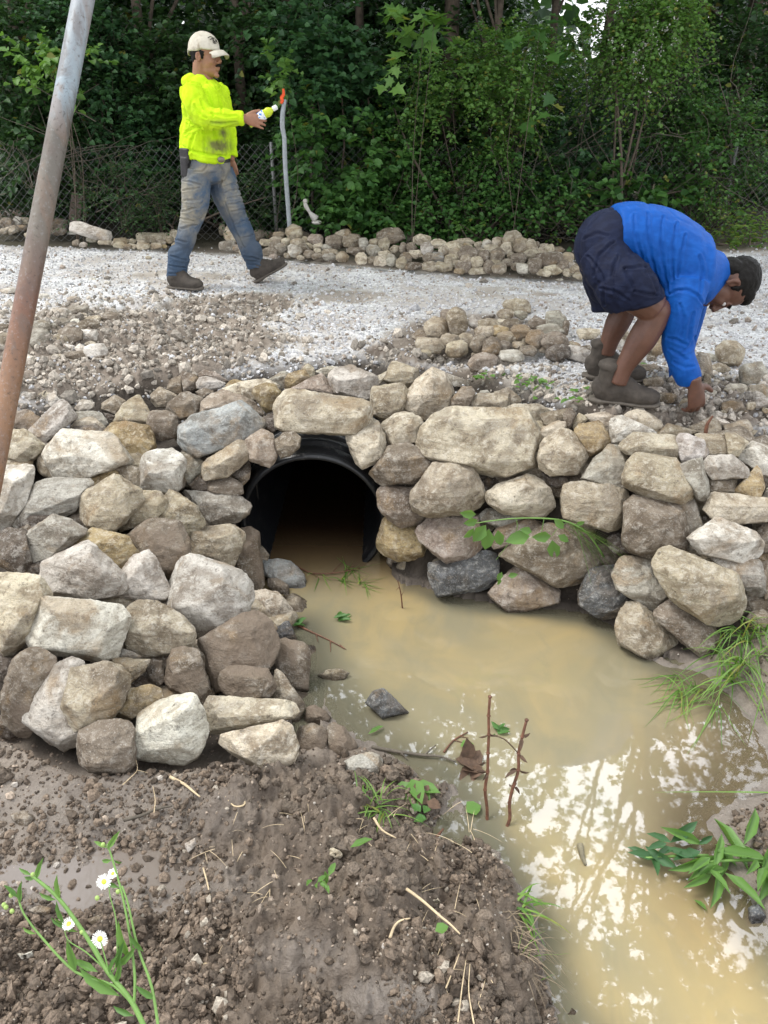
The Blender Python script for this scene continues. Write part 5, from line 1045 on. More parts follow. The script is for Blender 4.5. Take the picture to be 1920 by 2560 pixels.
# ---------------------------------------------------------------- chain link fence
mWire = simple('galvanised_wire', (.26, .26, .26), .55, 60, .2, 0, metal=.6)
fence = empty('chain_link_fence', (0, 8.55, gz(0, 8.55))); tag(fence, 'sagging chain link fence half hidden by vines behind the stone heap', 'fence')
z0, z1, x0, x1 = .70, 1.62, -5.4, 5.4; hgt = z1 - z0; paths = []
for sg in (1, -1):
    for x in np.arange(x0 - hgt, x1 + hgt, .085):
        p = []
        for k in range(8):
            t = k / 7; xx = x + sg * hgt * (t if sg > 0 else t); 
            if xx < x0 or xx > x1: continue
            p.append((xx, 8.5, z0 + hgt * t))
        if len(p) > 1:
            p = np.array(p); p[:, 1] += .10 * vnoise(np.stack([p[:, 0] * 1.1, p[:, 2] * 1.3, p[:, 0] * 0], 1), 8); p[:, 2] += .03 * vnoise(np.stack([p[:, 0] * .8, p[:, 2], p[:, 0] * 0], 1), 18) * (p[:, 2] > z0 + .1); paths.append(p)
V, F_ = tubes(paths, .0015, .0015); obj('wire_mesh', V, F_, mWire, fence)
for x in (-4.9, -1.15, 3.6): V, F_ = loft([(x, 8.6, .5), (x, 8.6, z1 + .02)], .02, sides=10); obj('fence_post', V, F_, mWire, fence)
# bare twigs and dead vines in front of and behind the fence
rg = np.random.RandomState(9)
def twigobj(label, spans, n, Y, seed, r=.005):
    rg = np.random.RandomState(seed); paths = []
    for _ in range(n):
        a = spans[rg.randint(len(spans))]; px, py = a[0] + rg.normal(0, a[2]), a[1] + rg.normal(0, a[3]); p0 = atY(px, py, Y + rg.uniform(-.1, .3)); d = rg.normal(0, 1, 3) * [1, .3, 1.]; d[2] += .8; d /= np.linalg.norm(d); L = rg.uniform(.3, 1.)
        q = [p0 + d * L * t + np.array([vnoise([[t * 2, _, k * 3.]], 4)[0] for k in range(3)]) * .12 for t in np.linspace(0, 1, 6)]; q = [np.array([v[0], v[1], max(v[2], .74)]) for v in q]; paths.append(np.array(q))
    V, F_ = tubes(paths, r, r * .4, 4); tag(obj('dead_twigs', V, F_, mTwig, None, True), label, 'twigs', kind='stuff')
twigobj('bare grey twigs tangled on the fence at the left edge', [(80, 470, 90, 50), (160, 400, 80, 50), (350, 480, 60, 40)], 40, 8.3, 1)
twigobj('bare grey twigs and dead vines hanging on the fence right of the middle', [(1300, 480, 120, 60), (1700, 430, 120, 80), (1450, 560, 80, 40), (1100, 540, 80, 40), (1620, 200, 60, 80)], 130, 8.3, 2)
# ---------------------------------------------------------------- people
def fuse(name, pieces, vox, mat, parent, smooth=2, wr=None, attrs=None):
    """closed pieces -> one continuous skin"""
    V = []; F_ = []; k = 0
    for v, f in pieces:
        V.append(np.asarray(v, float)); F_ += [[int(i) + k for i in q] for q in f]; k += len(v)
    V = np.concatenate(V); org = wloc(parent)
    me = bpy.data.meshes.new('tmp'); me.from_pydata([tuple(p) for p in V - org], [], F_)
    o = bpy.data.objects.new('tmp', me); COL.objects.link(o)
    m = o.modifiers.new('r', 'REMESH'); m.mode = 'VOXEL'; m.voxel_size = vox
    s = o.modifiers.new('s', 'SMOOTH'); s.factor = .5; s.iterations = smooth
    dg = bpy.context.evaluated_depsgraph_get(); dg.update(); ev = o.evaluated_get(dg); nm = bpy.data.meshes.new_from_object(ev)
    bpy.data.objects.remove(o); bpy.data.meshes.remove(me)
    n = len(nm.vertices); P = np.zeros(n * 3, np.float32); nm.vertices.foreach_get('co', P); P = P.reshape(-1, 3)
    if wr is not None:
        Nn = np.zeros(n * 3, np.float32); nm.vertices.foreach_get('normal', Nn); Nn = Nn.reshape(-1, 3)
        P = P + Nn * wr(P + org)[:, None]; nm.vertices.foreach_set('co', P.ravel().astype(np.float32)); nm.update()
    nm.polygons.foreach_set('use_smooth', np.ones(len(nm.polygons), bool)); nm.materials.clear(); nm.materials.append(mat); nm.name = name
    return link(name, nm, parent)
def xf(pieces, M, t, s=1.): return [(np.asarray(v) * s @ np.asarray(M).T + np.asarray(t), f) for v, f in pieces]
def basis(x, z):
    x = np.array(x, float); x /= np.linalg.norm(x); z = np.array(z, float); z -= x * (z @ x); z /= np.linalg.norm(z); return np.stack([x, np.cross(z, x), z], 1)
def head_parts(ears=True):
    p = [ball((-.012, 0, .045), (.098, .076, .085), 3), ball((.030, 0, -.012), (.060, .061, .085), 3), ball((.030, 0, -.068), (.056, .050, .045), 3), ball((.076, 0, -.098), (.019, .022, .017), 2),
         ball((.076, 0, .030), (.018, .046, .011), 2), loft([(.086, 0, .026), (.098, 0, .004), (.110, 0, -.020)], [.008, .010, .013], sides=10), ball((.100, .012, -.025), .009, 2), ball((.100, -.012, -.025), .009, 2)]
    for s in (1, -1):
        p += [ball((.060, s * .034, -.018), (.024, .022, .026), 2), ball((.0775, s * .031, .0165), (.013, .017, .0065), 2), ball((.0765, s * .031, -.0035), (.012, .016, .005), 2)]
        if ears: p += [loft([(-.002, s * .072, .026), (-.018, s * .082, .020), (-.020, s * .084, -.002), (-.008, s * .078, -.028)], [.007, .009, .009, .008], sides=8), ball((-.006, s * .074, -.002), (.014, .005, .022), 2)]
    p += [ball((.088, 0, -.051), (.013, .026, .0065), 2), ball((.086, 0, -.064), (.013, .022, .008), 2)]
    p += [loft([(-.03, 0, -.02), (-.045, 0, -.10), (-.055, 0, -.17)], [.062, .058, .068], sides=16)]
    return p
def hand_parts(curl=(.5, .5, .5, .5), side=1, thumb=(.75, .6, -.35), tc=.4, spread=.06):
    p = [loft([(-.03, 0, 0), (0, 0, 0), (.035, 0, 0), (.07, 0, 0), (.094, 0, -.002)], [.026, .027, .037, .041, .038], [.021, .020, .017, .014, .011], sides=14, sub=2)]
    for i in range(4):   # index (thumb side) .. little finger
        y0 = side * (.030 - i * .0205); L = (.072, .080, .074, .058)[i]; r = (.0098, .0100, .0095, .0083)[i]
        q = np.array([.086 - .004 * abs(i - 1), y0, 0.]); a = curl[i] * .55; yaw = side * spread * (1.4 - i); pts = [q.copy() - [.015, 0, 0], q.copy()]
        for k, fr in enumerate((.46, .30, .24)):
            d = np.array([math.cos(a) * math.cos(yaw), math.sin(yaw), -math.sin(a)]); q = q + d * L * fr; pts.append(q.copy()); a += curl[i] * (1.0 if k == 0 else .7)
        p.append(loft(pts, [r * .9, r * 1.05, r, r * .93, r * .72], sides=10, sub=2))
    t = np.array([thumb[0], side * thumb[1], thumb[2]]); t /= np.linalg.norm(t); b0 = np.array([.018, side * .022, -.004]); b1 = b0 + t * .042; t2 = t + np.array([.35, -side * .35 * tc, -.3 * tc]); t2 /= np.linalg.norm(t2)
    p.append(loft([b0, b1, b1 + t2 * .030, b1 + t2 * .054], [.015, .0135, .011, .008], sides=10, sub=2)); return p
def boot(name, M, t, parent, shaft=.17, col=None):
    up = [loft([(.065, 0, shaft + .03), (.062, 0, .12), (.058, 0, .06)], [.052, .050, .046], [.047, .045, .042], up=(1, 0, 0), sides=16),
          loft([(.012, 0, .055), (.06, 0, .062), (.13, 0, .064), (.20, 0, .052), (.258, 0, .046), (.284, 0, .040)], [.034, .042, .044, .049, .045, .030], [.042, .060, .058, .046, .038, .026], up=(0, 0, 1), sides=16, sub=3),
          ball((.03, 0, .075), (.04, .038, .05), 2), loft([(.075, 0, .15), (.115, 0, .115), (.165, 0, .085)], [.036, .036, .034], sides=12, sub=2), loft([(.064, 0, shaft + .012), (.064, 0, shaft + .034)], [.056, .054], sides=16)]
    o = fuse(name, xf(up, M, t), .006, mBoot, parent, 3, lambda P: fbm(P * 38, 3, 4) * .0025)
    so = [loft([(-.012, 0, .012), (.02, 0, .012), (.09, 0, .013), (.15, 0, .014), (.22, 0, .015), (.275, 0, .019), (.296, 0, .023)], [.028, .037, .037, .040, .048, .042, .022], [.013] * 7, up=(0, 0, 1), sides=16, sub=2), ball((.035, 0, .006), (.044, .037, .016), 2)]
    s = fuse('sole', xf(so, M, t), .005, mSole, o, 1)
    lac = [loft([(.115 + .016 * k, y * .030, .112 - .012 * k), (.118 + .016 * k, 0, .122 - .013 * k), (.121 + .016 * k, -y * .030, .112 - .012 * k)], .0032, sides=6) for k in range(-1, 5) for y in (1,)]
    mb = MB()
    for v, f in xf(lac, M, t): mb.add(v, f)
    mb.build('laces', mLace, o); return o
def cloth(name, col, col2=None, dirt=None, rough=.85, dsc=6, dth=(.52, .66), bn=.35, wv=500):
    m, nt, b, out = newmat(name); N = NT(nt); geo = N.n('NewGeometry'); co = geo.outputs['Position']
    n1 = N.noise(dsc, 5, .6, co, .4); n2 = N.noise(26, 4, .6, co)
    c = N.mix(col, col2 or col, N.ramp(n2, [(.42, 0.), (.6, 1.)]))
    if dirt: c = N.mix(c, dirt, N.ramp(n1, [(dth[0], 0.), (dth[1], .85)]))
    N.l(c, b.inputs['Base Color']); b.inputs['Roughness'].default_value = rough; b.inputs['Specular IOR Level'].default_value = .2
    mp = N.n('Mapping'); mp.inputs['Scale'].default_value = (.6, .6, 2.2); N.l(co, mp.inputs[0]); n3 = N.noise(16, 4, .55, mp.outputs[0], 1.0)
    N.l(N.bump(N.math('ADD', n3, N.math('MULTIPLY', N.noise(wv, 2, .5, co), .05)), bn, .012), b.inputs['Normal']); m['n'] = 1; return m
mBoot = simple('boot_suede', (.060, .050, .041), .85, 24, .35, .5, .004); mSole = simple('boot_sole', (.11, .095, .078), .9, 40, .3, .6, .004); mLace = simple('boot_lace', (.20, .15, .10), .8, 60, .2, 0)
mSkin1 = simple('skin_tan', (.30, .145, .085), .5, 30, .12, .12, .002); mSkin2 = simple('skin_brown', (.115, .052, .033), .48, 30, .15, .12, .002)
mHair = simple('black_hair', (.008, .007, .006), .6, 120, .4, .5, .003, spec=.18); mEye = simple('eye_white', (.6, .58, .55), .3, 20, .02, 0); mIris = simple('eye_dark', (.015, .01, .008), .2, 20, .02, 0)
mNeon = cloth('neon_fleece', (.50, .76, .012), (.56, .82, .02), None, .9)
nt = mNeon.node_tree; b = [n for n in nt.nodes if n.type == 'BSDF_PRINCIPLED'][0]; N = NT(nt)
src = b.inputs['Base Color'].links[0].from_socket; a = N.n('Attribute', attribute_name='stain'); N.l(N.mix(src, (.15, .135, .07), a.outputs['Fac']), b.inputs['Base Color'])
mJean = cloth('dirty_denim', (.085, .125, .185), (.15, .17, .19), (.33, .30, .23), .9, 4.2, (.40, .56), .5)
nt = mJean.node_tree; b = [n for n in nt.nodes if n.type == 'BSDF_PRINCIPLED'][0]; N = NT(nt)
src = b.inputs['Base Color'].links[0].from_socket; a = N.n('Attribute', attribute_name='stain'); N.l(N.mix((.045, .075, .125), src, a.outputs['Fac']), b.inputs['Base Color'])
mBlue = cloth('blue_jersey', (.002, .068, .32), (.004, .085, .38), None, .62, bn=.25); mNavy = cloth('navy_shorts_cloth', (.005, .008, .026), (.008, .013, .038), (.05, .055, .075), .7, 7, (.62, .74))
mCap = cloth('worn_cap', (.55, .51, .42), (.63, .59, .50), (.30, .24, .18), .9, 12, (.55, .72)); mBelt = simple('black_leather', (.022, .020, .022), .5, 40, .3, .3, .003); mGlove = simple('pale_work_glove', (.45, .40, .33), .85, 40, .2, .3, .003)

def setattr_pt(o, name, fn):
    me = o.data; n = len(me.vertices); P = np.zeros(n * 3, np.float32); me.vertices.foreach_get('co', P); P = P.reshape(-1, 3) + wloc(o)
    a = me.attributes.new(name, 'FLOAT', 'POINT'); a.data.foreach_set('value', np.asarray(fn(P), np.float32))
def fold(P, ax, sc, amp, seed=0, sharp=1.):
    """cloth folds running along axis ax"""
    ax = np.array(ax, float); ax /= np.linalg.norm(ax); q = P - np.outer(P @ ax, ax) * .93 + vnoise(P * 4, seed + 3)[:, None] * .02
    v = vnoise(q * sc * .8, seed); v2 = vnoise(q * sc * 1.7 + 7, seed + 4); return (.3 * v - np.exp(-(v / .13) ** 2) * .95 - .4 * np.exp(-(v2 / .12) ** 2) + .4) * amp
def rg_py(x, y): return y
def creases(P, lines, w, amp):
    a, b_ = proj(P); q = np.stack([a, b_], 1); out = np.zeros(len(P)); front = 1.
    for i, ln in enumerate(lines):
        L = crom(np.array(ln, float), 6) if len(ln) > 2 else np.array([np.array(ln[0]) + (np.array(ln[1]) - np.array(ln[0])) * t for t in np.linspace(0, 1, 7)]); best = np.full(len(P), 1e9)
        L = L + np.stack([np.sin(np.arange(len(L)) * 1.7 + i), np.cos(np.arange(len(L)) * 1.3 + i)], 1) * .8
        for k in range(len(L) - 1):
            d = L[k + 1] - L[k]; t = np.clip(((q - L[k]) @ d) / (d @ d + 1e-9), 0, 1); taper = 1 + 1.2 * abs((k + .5) / (len(L) - 1) - .5)
            best = np.minimum(best, np.linalg.norm(q - L[k] - t[:, None] * d, axis=1) * taper)
        out = out - np.exp(-(best / w) ** 2) * amp + np.exp(-((best - w * 2) / w) ** 2) * amp * .55
    return out
CH = [[(472, 206), (503, 214), (520, 238), (531, 268)], [(518, 203), (538, 222), (552, 212)], [(500, 250), (514, 276), (534, 290)], [(530, 284), (560, 290), (592, 289)], [(528, 306), (560, 309), (590, 305)], [(468, 300), (486, 312), (506, 318)], [(463, 335), (480, 322), (500, 319)], [(489, 332), (480, 352), (474, 382)],
      [(508, 326), (512, 352), (510, 386)], [(535, 322), (540, 345), (548, 372)], [(455, 372), (490, 380), (530, 388), (572, 392)], [(460, 262), (468, 290), (470, 312)], [(545, 240), (552, 262), (556, 284)], [(486, 262), (498, 282), (516, 296)], [(556, 318), (562, 345), (566, 380)]]
CJ = [[(458, 452), (502, 462)], [(457, 476), (498, 470)], [(459, 502), (502, 500)], [(455, 530), (488, 520)], [(452, 546), (482, 553)], [(452, 571), (492, 562)], [(560, 466), (599, 455)], [(562, 481), (601, 472)], [(566, 497), (605, 489)], [(572, 512), (607, 505)], [(577, 530), (613, 522)], [(588, 562), (622, 549)],
      [(546, 405), (557, 432), (548, 470)], [(486, 427), (510, 427), (520, 404)], [(425, 640), (466, 651)], [(424, 664), (462, 670)], [(424, 684), (460, 682)], [(612, 640), (645, 648)], [(622, 660), (652, 666)], [(562, 505), (590, 580), (612, 622)], [(440, 600), (468, 606)], [(606, 596), (632, 588)]]
CS = [[(1618, 533), (1622, 600), (1632, 660), (1652, 722)], [(1656, 543), (1652, 610), (1660, 680), (1670, 732)], [(1690, 560), (1683, 620), (1681, 700)], [(1712, 588), (1700, 650), (1694, 690)], [(1672, 736), (1700, 725), (1735, 733), (1760, 764)], [(1700, 760), (1709, 800), (1704, 842)], [(1732, 780), (1724, 812), (1720, 850)], [(1672, 872), (1694, 884), (1716, 900)], [(1668, 846), (1690, 850), (1714, 862)], [(1585, 540), (1590, 590), (1606, 650)],
      [(1748, 640), (1756, 680), (1750, 730)], [(1686, 905), (1712, 918), (1732, 916)], [(1736, 840), (1722, 868), (1706, 880)]]
CN_ = [[(1470, 640), (1505, 690), (1512, 762)], [(1535, 605), (1500, 640), (1486, 690)], [(1560, 672), (1600, 668), (1614, 668)], [(1560, 672), (1575, 706), (1586, 728)], [(1614, 668), (1634, 706), (1644, 738)], [(1586, 728), (1620, 736), (1644, 738)], [(1545, 640), (1530, 690), (1540, 740)], [(1460, 600), (1490, 585), (1520, 590)], [(1500, 720), (1540, 730), (1572, 752)]]
# ================= the walking man
fy1 = rayground(455, 722); fy2 = rayground(640, 706)
YM = (fy1 + fy2) / 2
p1 = empty('person', (*atY(520, 700, YM)[:2], .73)); tag(p1, 'man in neon yellow hoodie, cream cap and muddy jeans walking with a bottle in hand', 'person')
w1 = lambda px, py, dy=0.: atY(px, py, YM + dy)
HM = basis((.93, -.36, -.06), (.05, 0, 1)); hc = w1(515, 145)
hp = xf(head_parts(), HM, hc, 1.02)
RH = basis((.97, .02, -.16), (.1, -1, .12)); hand1 = xf(hand_parts((.55, .6, .5, .18), 1, (.75, .55, -.1), .2, .10), RH, w1(611, 296, -.26), 1.0)
LH = basis((.15, 0, -1), (0, 1, .1)); hand1b = xf(hand_parts((.5, .5, .5, .5), 1), LH, w1(577, 398, .24), .9)
up_ = (0, 1, 0); A0 = fy1 - YM
torso = [loft([w1(517, 400), w1(518, 330), w1(515, 260), w1(512, 225), w1(512, 190)], [.11, .12, .12, .09, .05], [.10, .11, .12, .10, .05], up_, 16, 3),
         loft([w1(482, 228, -.14), w1(510, 292, -.22), w1(590, 295, -.26), w1(612, 296, -.26)], [.05, .045, .034, .028], sides=12, sub=3),
         loft([w1(545, 228, .14), w1(558, 310, .24), w1(575, 385, .24), w1(577, 400, .24)], [.05, .045, .034, .028], sides=12, sub=3),
         loft([w1(500, 420, -.08), w1(488, 500, -.07), w1(478, 558, -.04), w1(460, 620, A0 + .01), w1(442, 690, A0)], [.06, .06, .035, .03, .03], sides=12, sub=3), loft([w1(545, 420, .08), w1(574, 508, .10), w1(594, 555, .12), w1(620, 615, .10), w1(640, 675, fy2 - YM)], [.07, .07, .05, .04, .035], sides=12, sub=3)]
fuse('body', hp + hand1 + hand1b + torso, .0048, mSkin1, p1, 2)
# eyes, brows, moustache, hair under the cap
for s in (1, -1):
    v, f = xf([ball((.0745, s * .031, .007), .0125, 2)], HM, hc, 1.02)[0]; e = obj('eye', v, f, mEye, p1)
    v, f = xf([ball((.084, s * .030, .007), (.0045, .006, .006), 2)], HM, hc, 1.02)[0]; obj('iris', v, f, mIris, e)
    v, f = xf([loft([(.086, s * .014, .031), (.091, s * .030, .036), (.080, s * .048, .032)], [.004, .0048, .003], sides=8, sub=2)], HM, hc, 1.02)[0]; obj('eyebrow', v, f, mHair, p1)
fuse('moustache', xf([loft([(.092, -.028, -.045), (.103, -.012, -.037), (.105, 0, -.036), (.103, .012, -.037), (.092, .028, -.045)], [.005, .0075, .007, .0075, .005], sides=8, sub=2)], HM, hc, 1.02), .003, mHair, p1, 1, lambda P: fbm(P * 200, 2, 4) * .0012)
fuse('hair', xf([ball((-.020, 0, .035), (.094, .0785, .070), 3), loft([(.010, -.066, .03), (.012, -.0665, -.008)], [.014, .008], [.008, .006], sides=8), loft([(.010, .066, .03), (.012, .0665, -.008)], [.014, .008], [.008, .006], sides=8), ball((-.058, 0, -.005), (.045, .060, .05), 2)], HM, hc, 1.02), .005, mHair, p1, 1, lambda P: fbm(P * 120, 3, 4) * .002)
# cap: crown, brim, strap
cr = []
U, F_ = ico(3); vv = U * np.array([.106, .088, .098]) + np.array([-.012, 0, .052]); vv[:, 2] = np.maximum(vv[:, 2], .045 - (vv[:, 0] < 0) * .012); 
capo = fuse('cap', xf([(vv, F_.tolist())], HM, hc, 1.05), .004, mCap, p1, 2, lambda P: fbm(P * 40, 3, 2) * .0018)
bm_ = []; n = 15
top = []; 
for i in range(n):
    a = -1.15 + 2.3 * i / (n - 1); 
    for r_, dz in ((.0, 0.), (.5, .004), (1., -.012)):
        x = .060 + math.cos(a) * (.030 + .072 * r_); y = math.sin(a) * (.080 + .006 * r_); z = .052 + dz - abs(math.sin(a)) ** 2 * .028 - r_ * .012
        top.append((x, y, z))
top = np.array(top); bot = top - [0, 0, .006]; V = np.concatenate([top, bot]); q_ = len(top); F_ = []
for i in range(n - 1):
    for k in range(2):
        a_, b_, c_, d_ = i * 3 + k, i * 3 + k + 1, (i + 1) * 3 + k + 1, (i + 1) * 3 + k; F_ += [[a_, b_, c_, d_], [d_ + q_, c_ + q_, b_ + q_, a_ + q_]]
    F_ += [[i * 3 + 2, i * 3 + 2 + q_, (i + 1) * 3 + 2 + q_, (i + 1) * 3 + 2], [i * 3, (i + 1) * 3, (i + 1) * 3 + q_, i * 3 + q_]]
F_ += [[0, q_, q_ + 1, 1], [1, q_ + 1, q_ + 2, 2], [(n - 1) * 3 + 1, (n - 1) * 3 + 1 + q_, (n - 1) * 3 + q_, (n - 1) * 3], [(n - 1) * 3 + 2, (n - 1) * 3 + 2 + q_, (n - 1) * 3 + 1 + q_, (n - 1) * 3 + 1]]
v, f = xf([(V, F_)], HM, hc, 1.05)[0]; obj('cap_brim', v, f, mCap, capo)
v, f = xf([loft([(-.095, .05, .040), (-.118, .02, .022), (-.120, -.02, .020), (-.098, -.052, .040)], .003, .011, (0, 0, 1), sides=8, sub=3)], HM, hc, 1.05)[0]; obj('cap_strap', v, f, mCap, capo)
# dark stitched emblem on the cap front (swirling lines)
def cap_pt(a, el, k=1.02): return np.array([.106 * math.cos(a) * math.cos(el), .088 * math.sin(a) * math.cos(el), .098 * math.sin(el)]) * k + [-.012, 0, .052]
em = []
for pts in ([(-.75, .60), (-.50, .72), (-.28, .62), (-.10, .66)], [(-.62, .50), (-.40, .58), (-.30, .42), (-.12, .46), (-.02, .36)], [(-.30, .62), (-.38, .48), (-.30, .34), (-.18, .30)], [(-.12, .60), (-.05, .48), (.02, .54)], [(-.45, .40), (-.36, .30), (-.24, .36)]):
    em.append(loft([cap_pt(a_, e_, 1.035) for a_, e_ in pts], .0026, .0018, sides=6, sub=4))
mb = MB()
for v, f in xf(em, HM, hc, 1.05): mb.add(v, f)
mb.build('emblem', mHair, capo)
# hoodie
wrh = lambda P: fold(P, (.5, .2, .85), 7, .013, 2) + fold(P, (1, 0, -.25), 11, .008, 8) + fbm(P * 9, 3, 4) * .004 + creases(P, CH, 3.2, .008)
hood = [loft([w1(516, 399), w1(516, 378), w1(514, 345), w1(518, 300), w1(515, 255), w1(512, 222), w1(512, 203), w1(513, 192)], [.165, .178, .178, .163, .160, .130, .095, .066], [.165, .17, .165, .165, .19, .175, .10, .066], up_, 22, 3),
        loft([w1(484, 226, -.15), w1(486, 250, -.19), w1(498, 280, -.23), w1(522, 297, -.25), w1(560, 298, -.26), w1(592, 296, -.26), w1(606, 296, -.26)], [.088, .084, .076, .070, .060, .050, .045], sides=16, sub=3),
        loft([w1(542, 228, .16), w1(552, 262, .24), w1(564, 310, .28), w1(574, 365, .26), w1(577, 392, .24)], [.085, .078, .068, .055, .048], sides=16, sub=3),
        ball(w1(484, 205, .02), (.075, .11, .055), 3)]
hd = fuse('hoodie', hood, .006, mNeon, p1, 3, wrh)
def ell_m(P, px, py, rx, ry):
    a, b_ = proj(P); return np.clip(1.35 - np.sqrt(((a - px) / rx) ** 2 + ((b_ - py) / ry) ** 2), 0, 1)
setattr_pt(hd, 'stain', lambda P: np.clip(np.maximum.reduce([ell_m(P, 545, 362, 34, 24) * .9, ell_m(P, 560, 335, 14, 14) * .8, ell_m(P, 555, 306, 50, 8) * .35, ell_m(P, 470, 290, 20, 40) * .15]) * (.75 + .9 * fbm(P * 22, 4, 3)), 0, .9))
hr = [loft([w1(497, 176, .05), w1(486, 190, -.03), w1(497, 203, -.11), w1(522, 214, -.12), w1(545, 220, -.05), w1(549, 213, .05), w1(535, 196, .12), w1(510, 182, .12), w1(497, 176, .05)], [.030, .036, .033, .028, .022, .022, .026, .030, .030], sides=12, sub=3, cap=False)]
fuse('hood', hr, .006, mNeon, hd, 2, lambda P: fold(P, (.6, 0, -.6), 20, .006, 5))
fuse('cuff', [loft([w1(598, 295.5, -.26), w1(606, 296, -.26), w1(609, 296, -.26)], [.046, .047, .042], sides=16)], .004, mNeon, hd, 1)
# jeans
wj = lambda P: fold(P, (.9, .1, .25), 14, .011, 12) * .5 + fbm(P * 12, 3, 4) * .003 + creases(P, CJ, 2.6, .007)
A_ = fy1 - YM
je = [loft([w1(516, 384), w1(517, 400), w1(518, 425), w1(522, 452)], [.165, .168, .165, .13], [.15, .155, .15, .11], up_, 20, 3),
      loft([w1(492, 425, -.07), w1(490, 470, -.08), w1(488, 510, -.08), w1(476, 558, -.06), w1(464, 600, A_ + .03), w1(456, 626, A_ + .02), w1(449, 636, A_), w1(445, 660, A_), w1(441, 684, A_), w1(440, 694, A_)], [.098, .104, .096, .078, .070, .066, .082, .076, .072, .070], sides=18, sub=3),
      loft([w1(548, 425, .07), w1(560, 470, .09), w1(574, 508, .10), w1(594, 555, .12), w1(612, 590, .11), w1(619, 612, .10), w1(627, 624, .10), w1(634, 645, fy2 - YM), w1(640, 668, fy2 - YM)], [.100, .108, .102, .086, .078, .072, .084, .074, .066], sides=18, sub=3)]
jn = fuse('jeans', je, .0055, mJean, p1, 2, wj)
setattr_pt(jn, 'stain', lambda P: np.clip((1 + .5 * fbm(P * 14, 3, 6)) * np.maximum.reduce([ell_m(P, 485, 500, 60, 100), ell_m(P, 575, 480, 45, 70) * .9, ell_m(P, 600, 560, 25, 60) * .6, ell_m(P, 520, 420, 90, 40) * .8]), .12, 1))
fuse('belt', [loft([w1(516, 399), w1(516, 388)], [.172, .172], [.158, .158], up_, 24)], .005, mBelt, jn, 0)
fuse('buckle', [ball(w1(553, 399, -.155), (.028, .012, .022), 2)], .004, simple('buckle_metal', (.22, .19, .15), .4, 30, .2, .1, metal=.8), jn, 0)
po = fuse('tool_pouch', [box(w1(464, 390, -.12), (.075, .05, .10), HM, .01), box(w1(463, 418, -.13), (.06, .045, .13), HM, .012), box(w1(462, 446, -.12), (.03, .03, .06), HM, .008)], .005, mBelt, p1, 1)
bp = atY(424, rg_py(424, 716), fy1); boot('boot', basis((.93, -.36, -.0), (0, 0, 1)), np.array([bp[0], bp[1], gz(bp[0], bp[1]) + .004]), p1, .07)
b2 = atY(641, 707, fy2); boot('boot', basis((.86, -.10, .44), (-.44, 0, .86)), b2, p1, .09)
# bottle of yellow drink
mLiq, nt, b, out = newmat('yellow_drink'); b.inputs['Base Color'].default_value = (.78, .92, .06, 1); b.inputs['Roughness'].default_value = .08; b.inputs['Transmission Weight'].default_value = .35; b.inputs['IOR'].default_value = 1.35
mCapW = simple('white_cap_plastic', (.78, .80, .78), .4, 30, .03, 0)
mLab, nt, b, out = newmat('bottle_label'); N = NT(nt); tc = N.n('TexCoord'); n1 = N.noise(60, 2, .5, tc.outputs['Object']); N.l(N.mix((.78, .80, .82), (.05, .22, .62), N.ramp(n1, [(.54, 0.), (.57, 1.)])), b.inputs['Base Color']); b.inputs['Roughness'].default_value = .35
c0 = w1(622, 309, -.235); c1 = w1(692, 267, -.225); ax = (c1 - c0) / np.linalg.norm(c1 - c0); Lb = np.linalg.norm(c1 - c0)
bt = empty('drink_bottle', c0); tag(bt, 'small bottle of yellow drink with white cap in the walking man\'s hand', 'bottle')
Z_ = lambda t: c0 + ax * Lb * t
v, f = loft([Z_(t) for t in (0, .03, .3, .55, .60, .66, .72, .78, .84, .87)], np.array([.026, .031, .031, .031, .027, .030, .029, .022, .013, .013]), sides=20, sub=2); obj('bottle_body', v, f, mLiq, bt)
v, f = loft([Z_(t) for t in (.18, .56)], .0318, sides=24); obj('label', v, f, mLab, bt)
v, f = loft([Z_(t) for t in (.86, .88, .99, 1.0)], [.016, .0165, .0165, .015], sides=18); obj('bottle_cap', v, f, mCapW, bt)

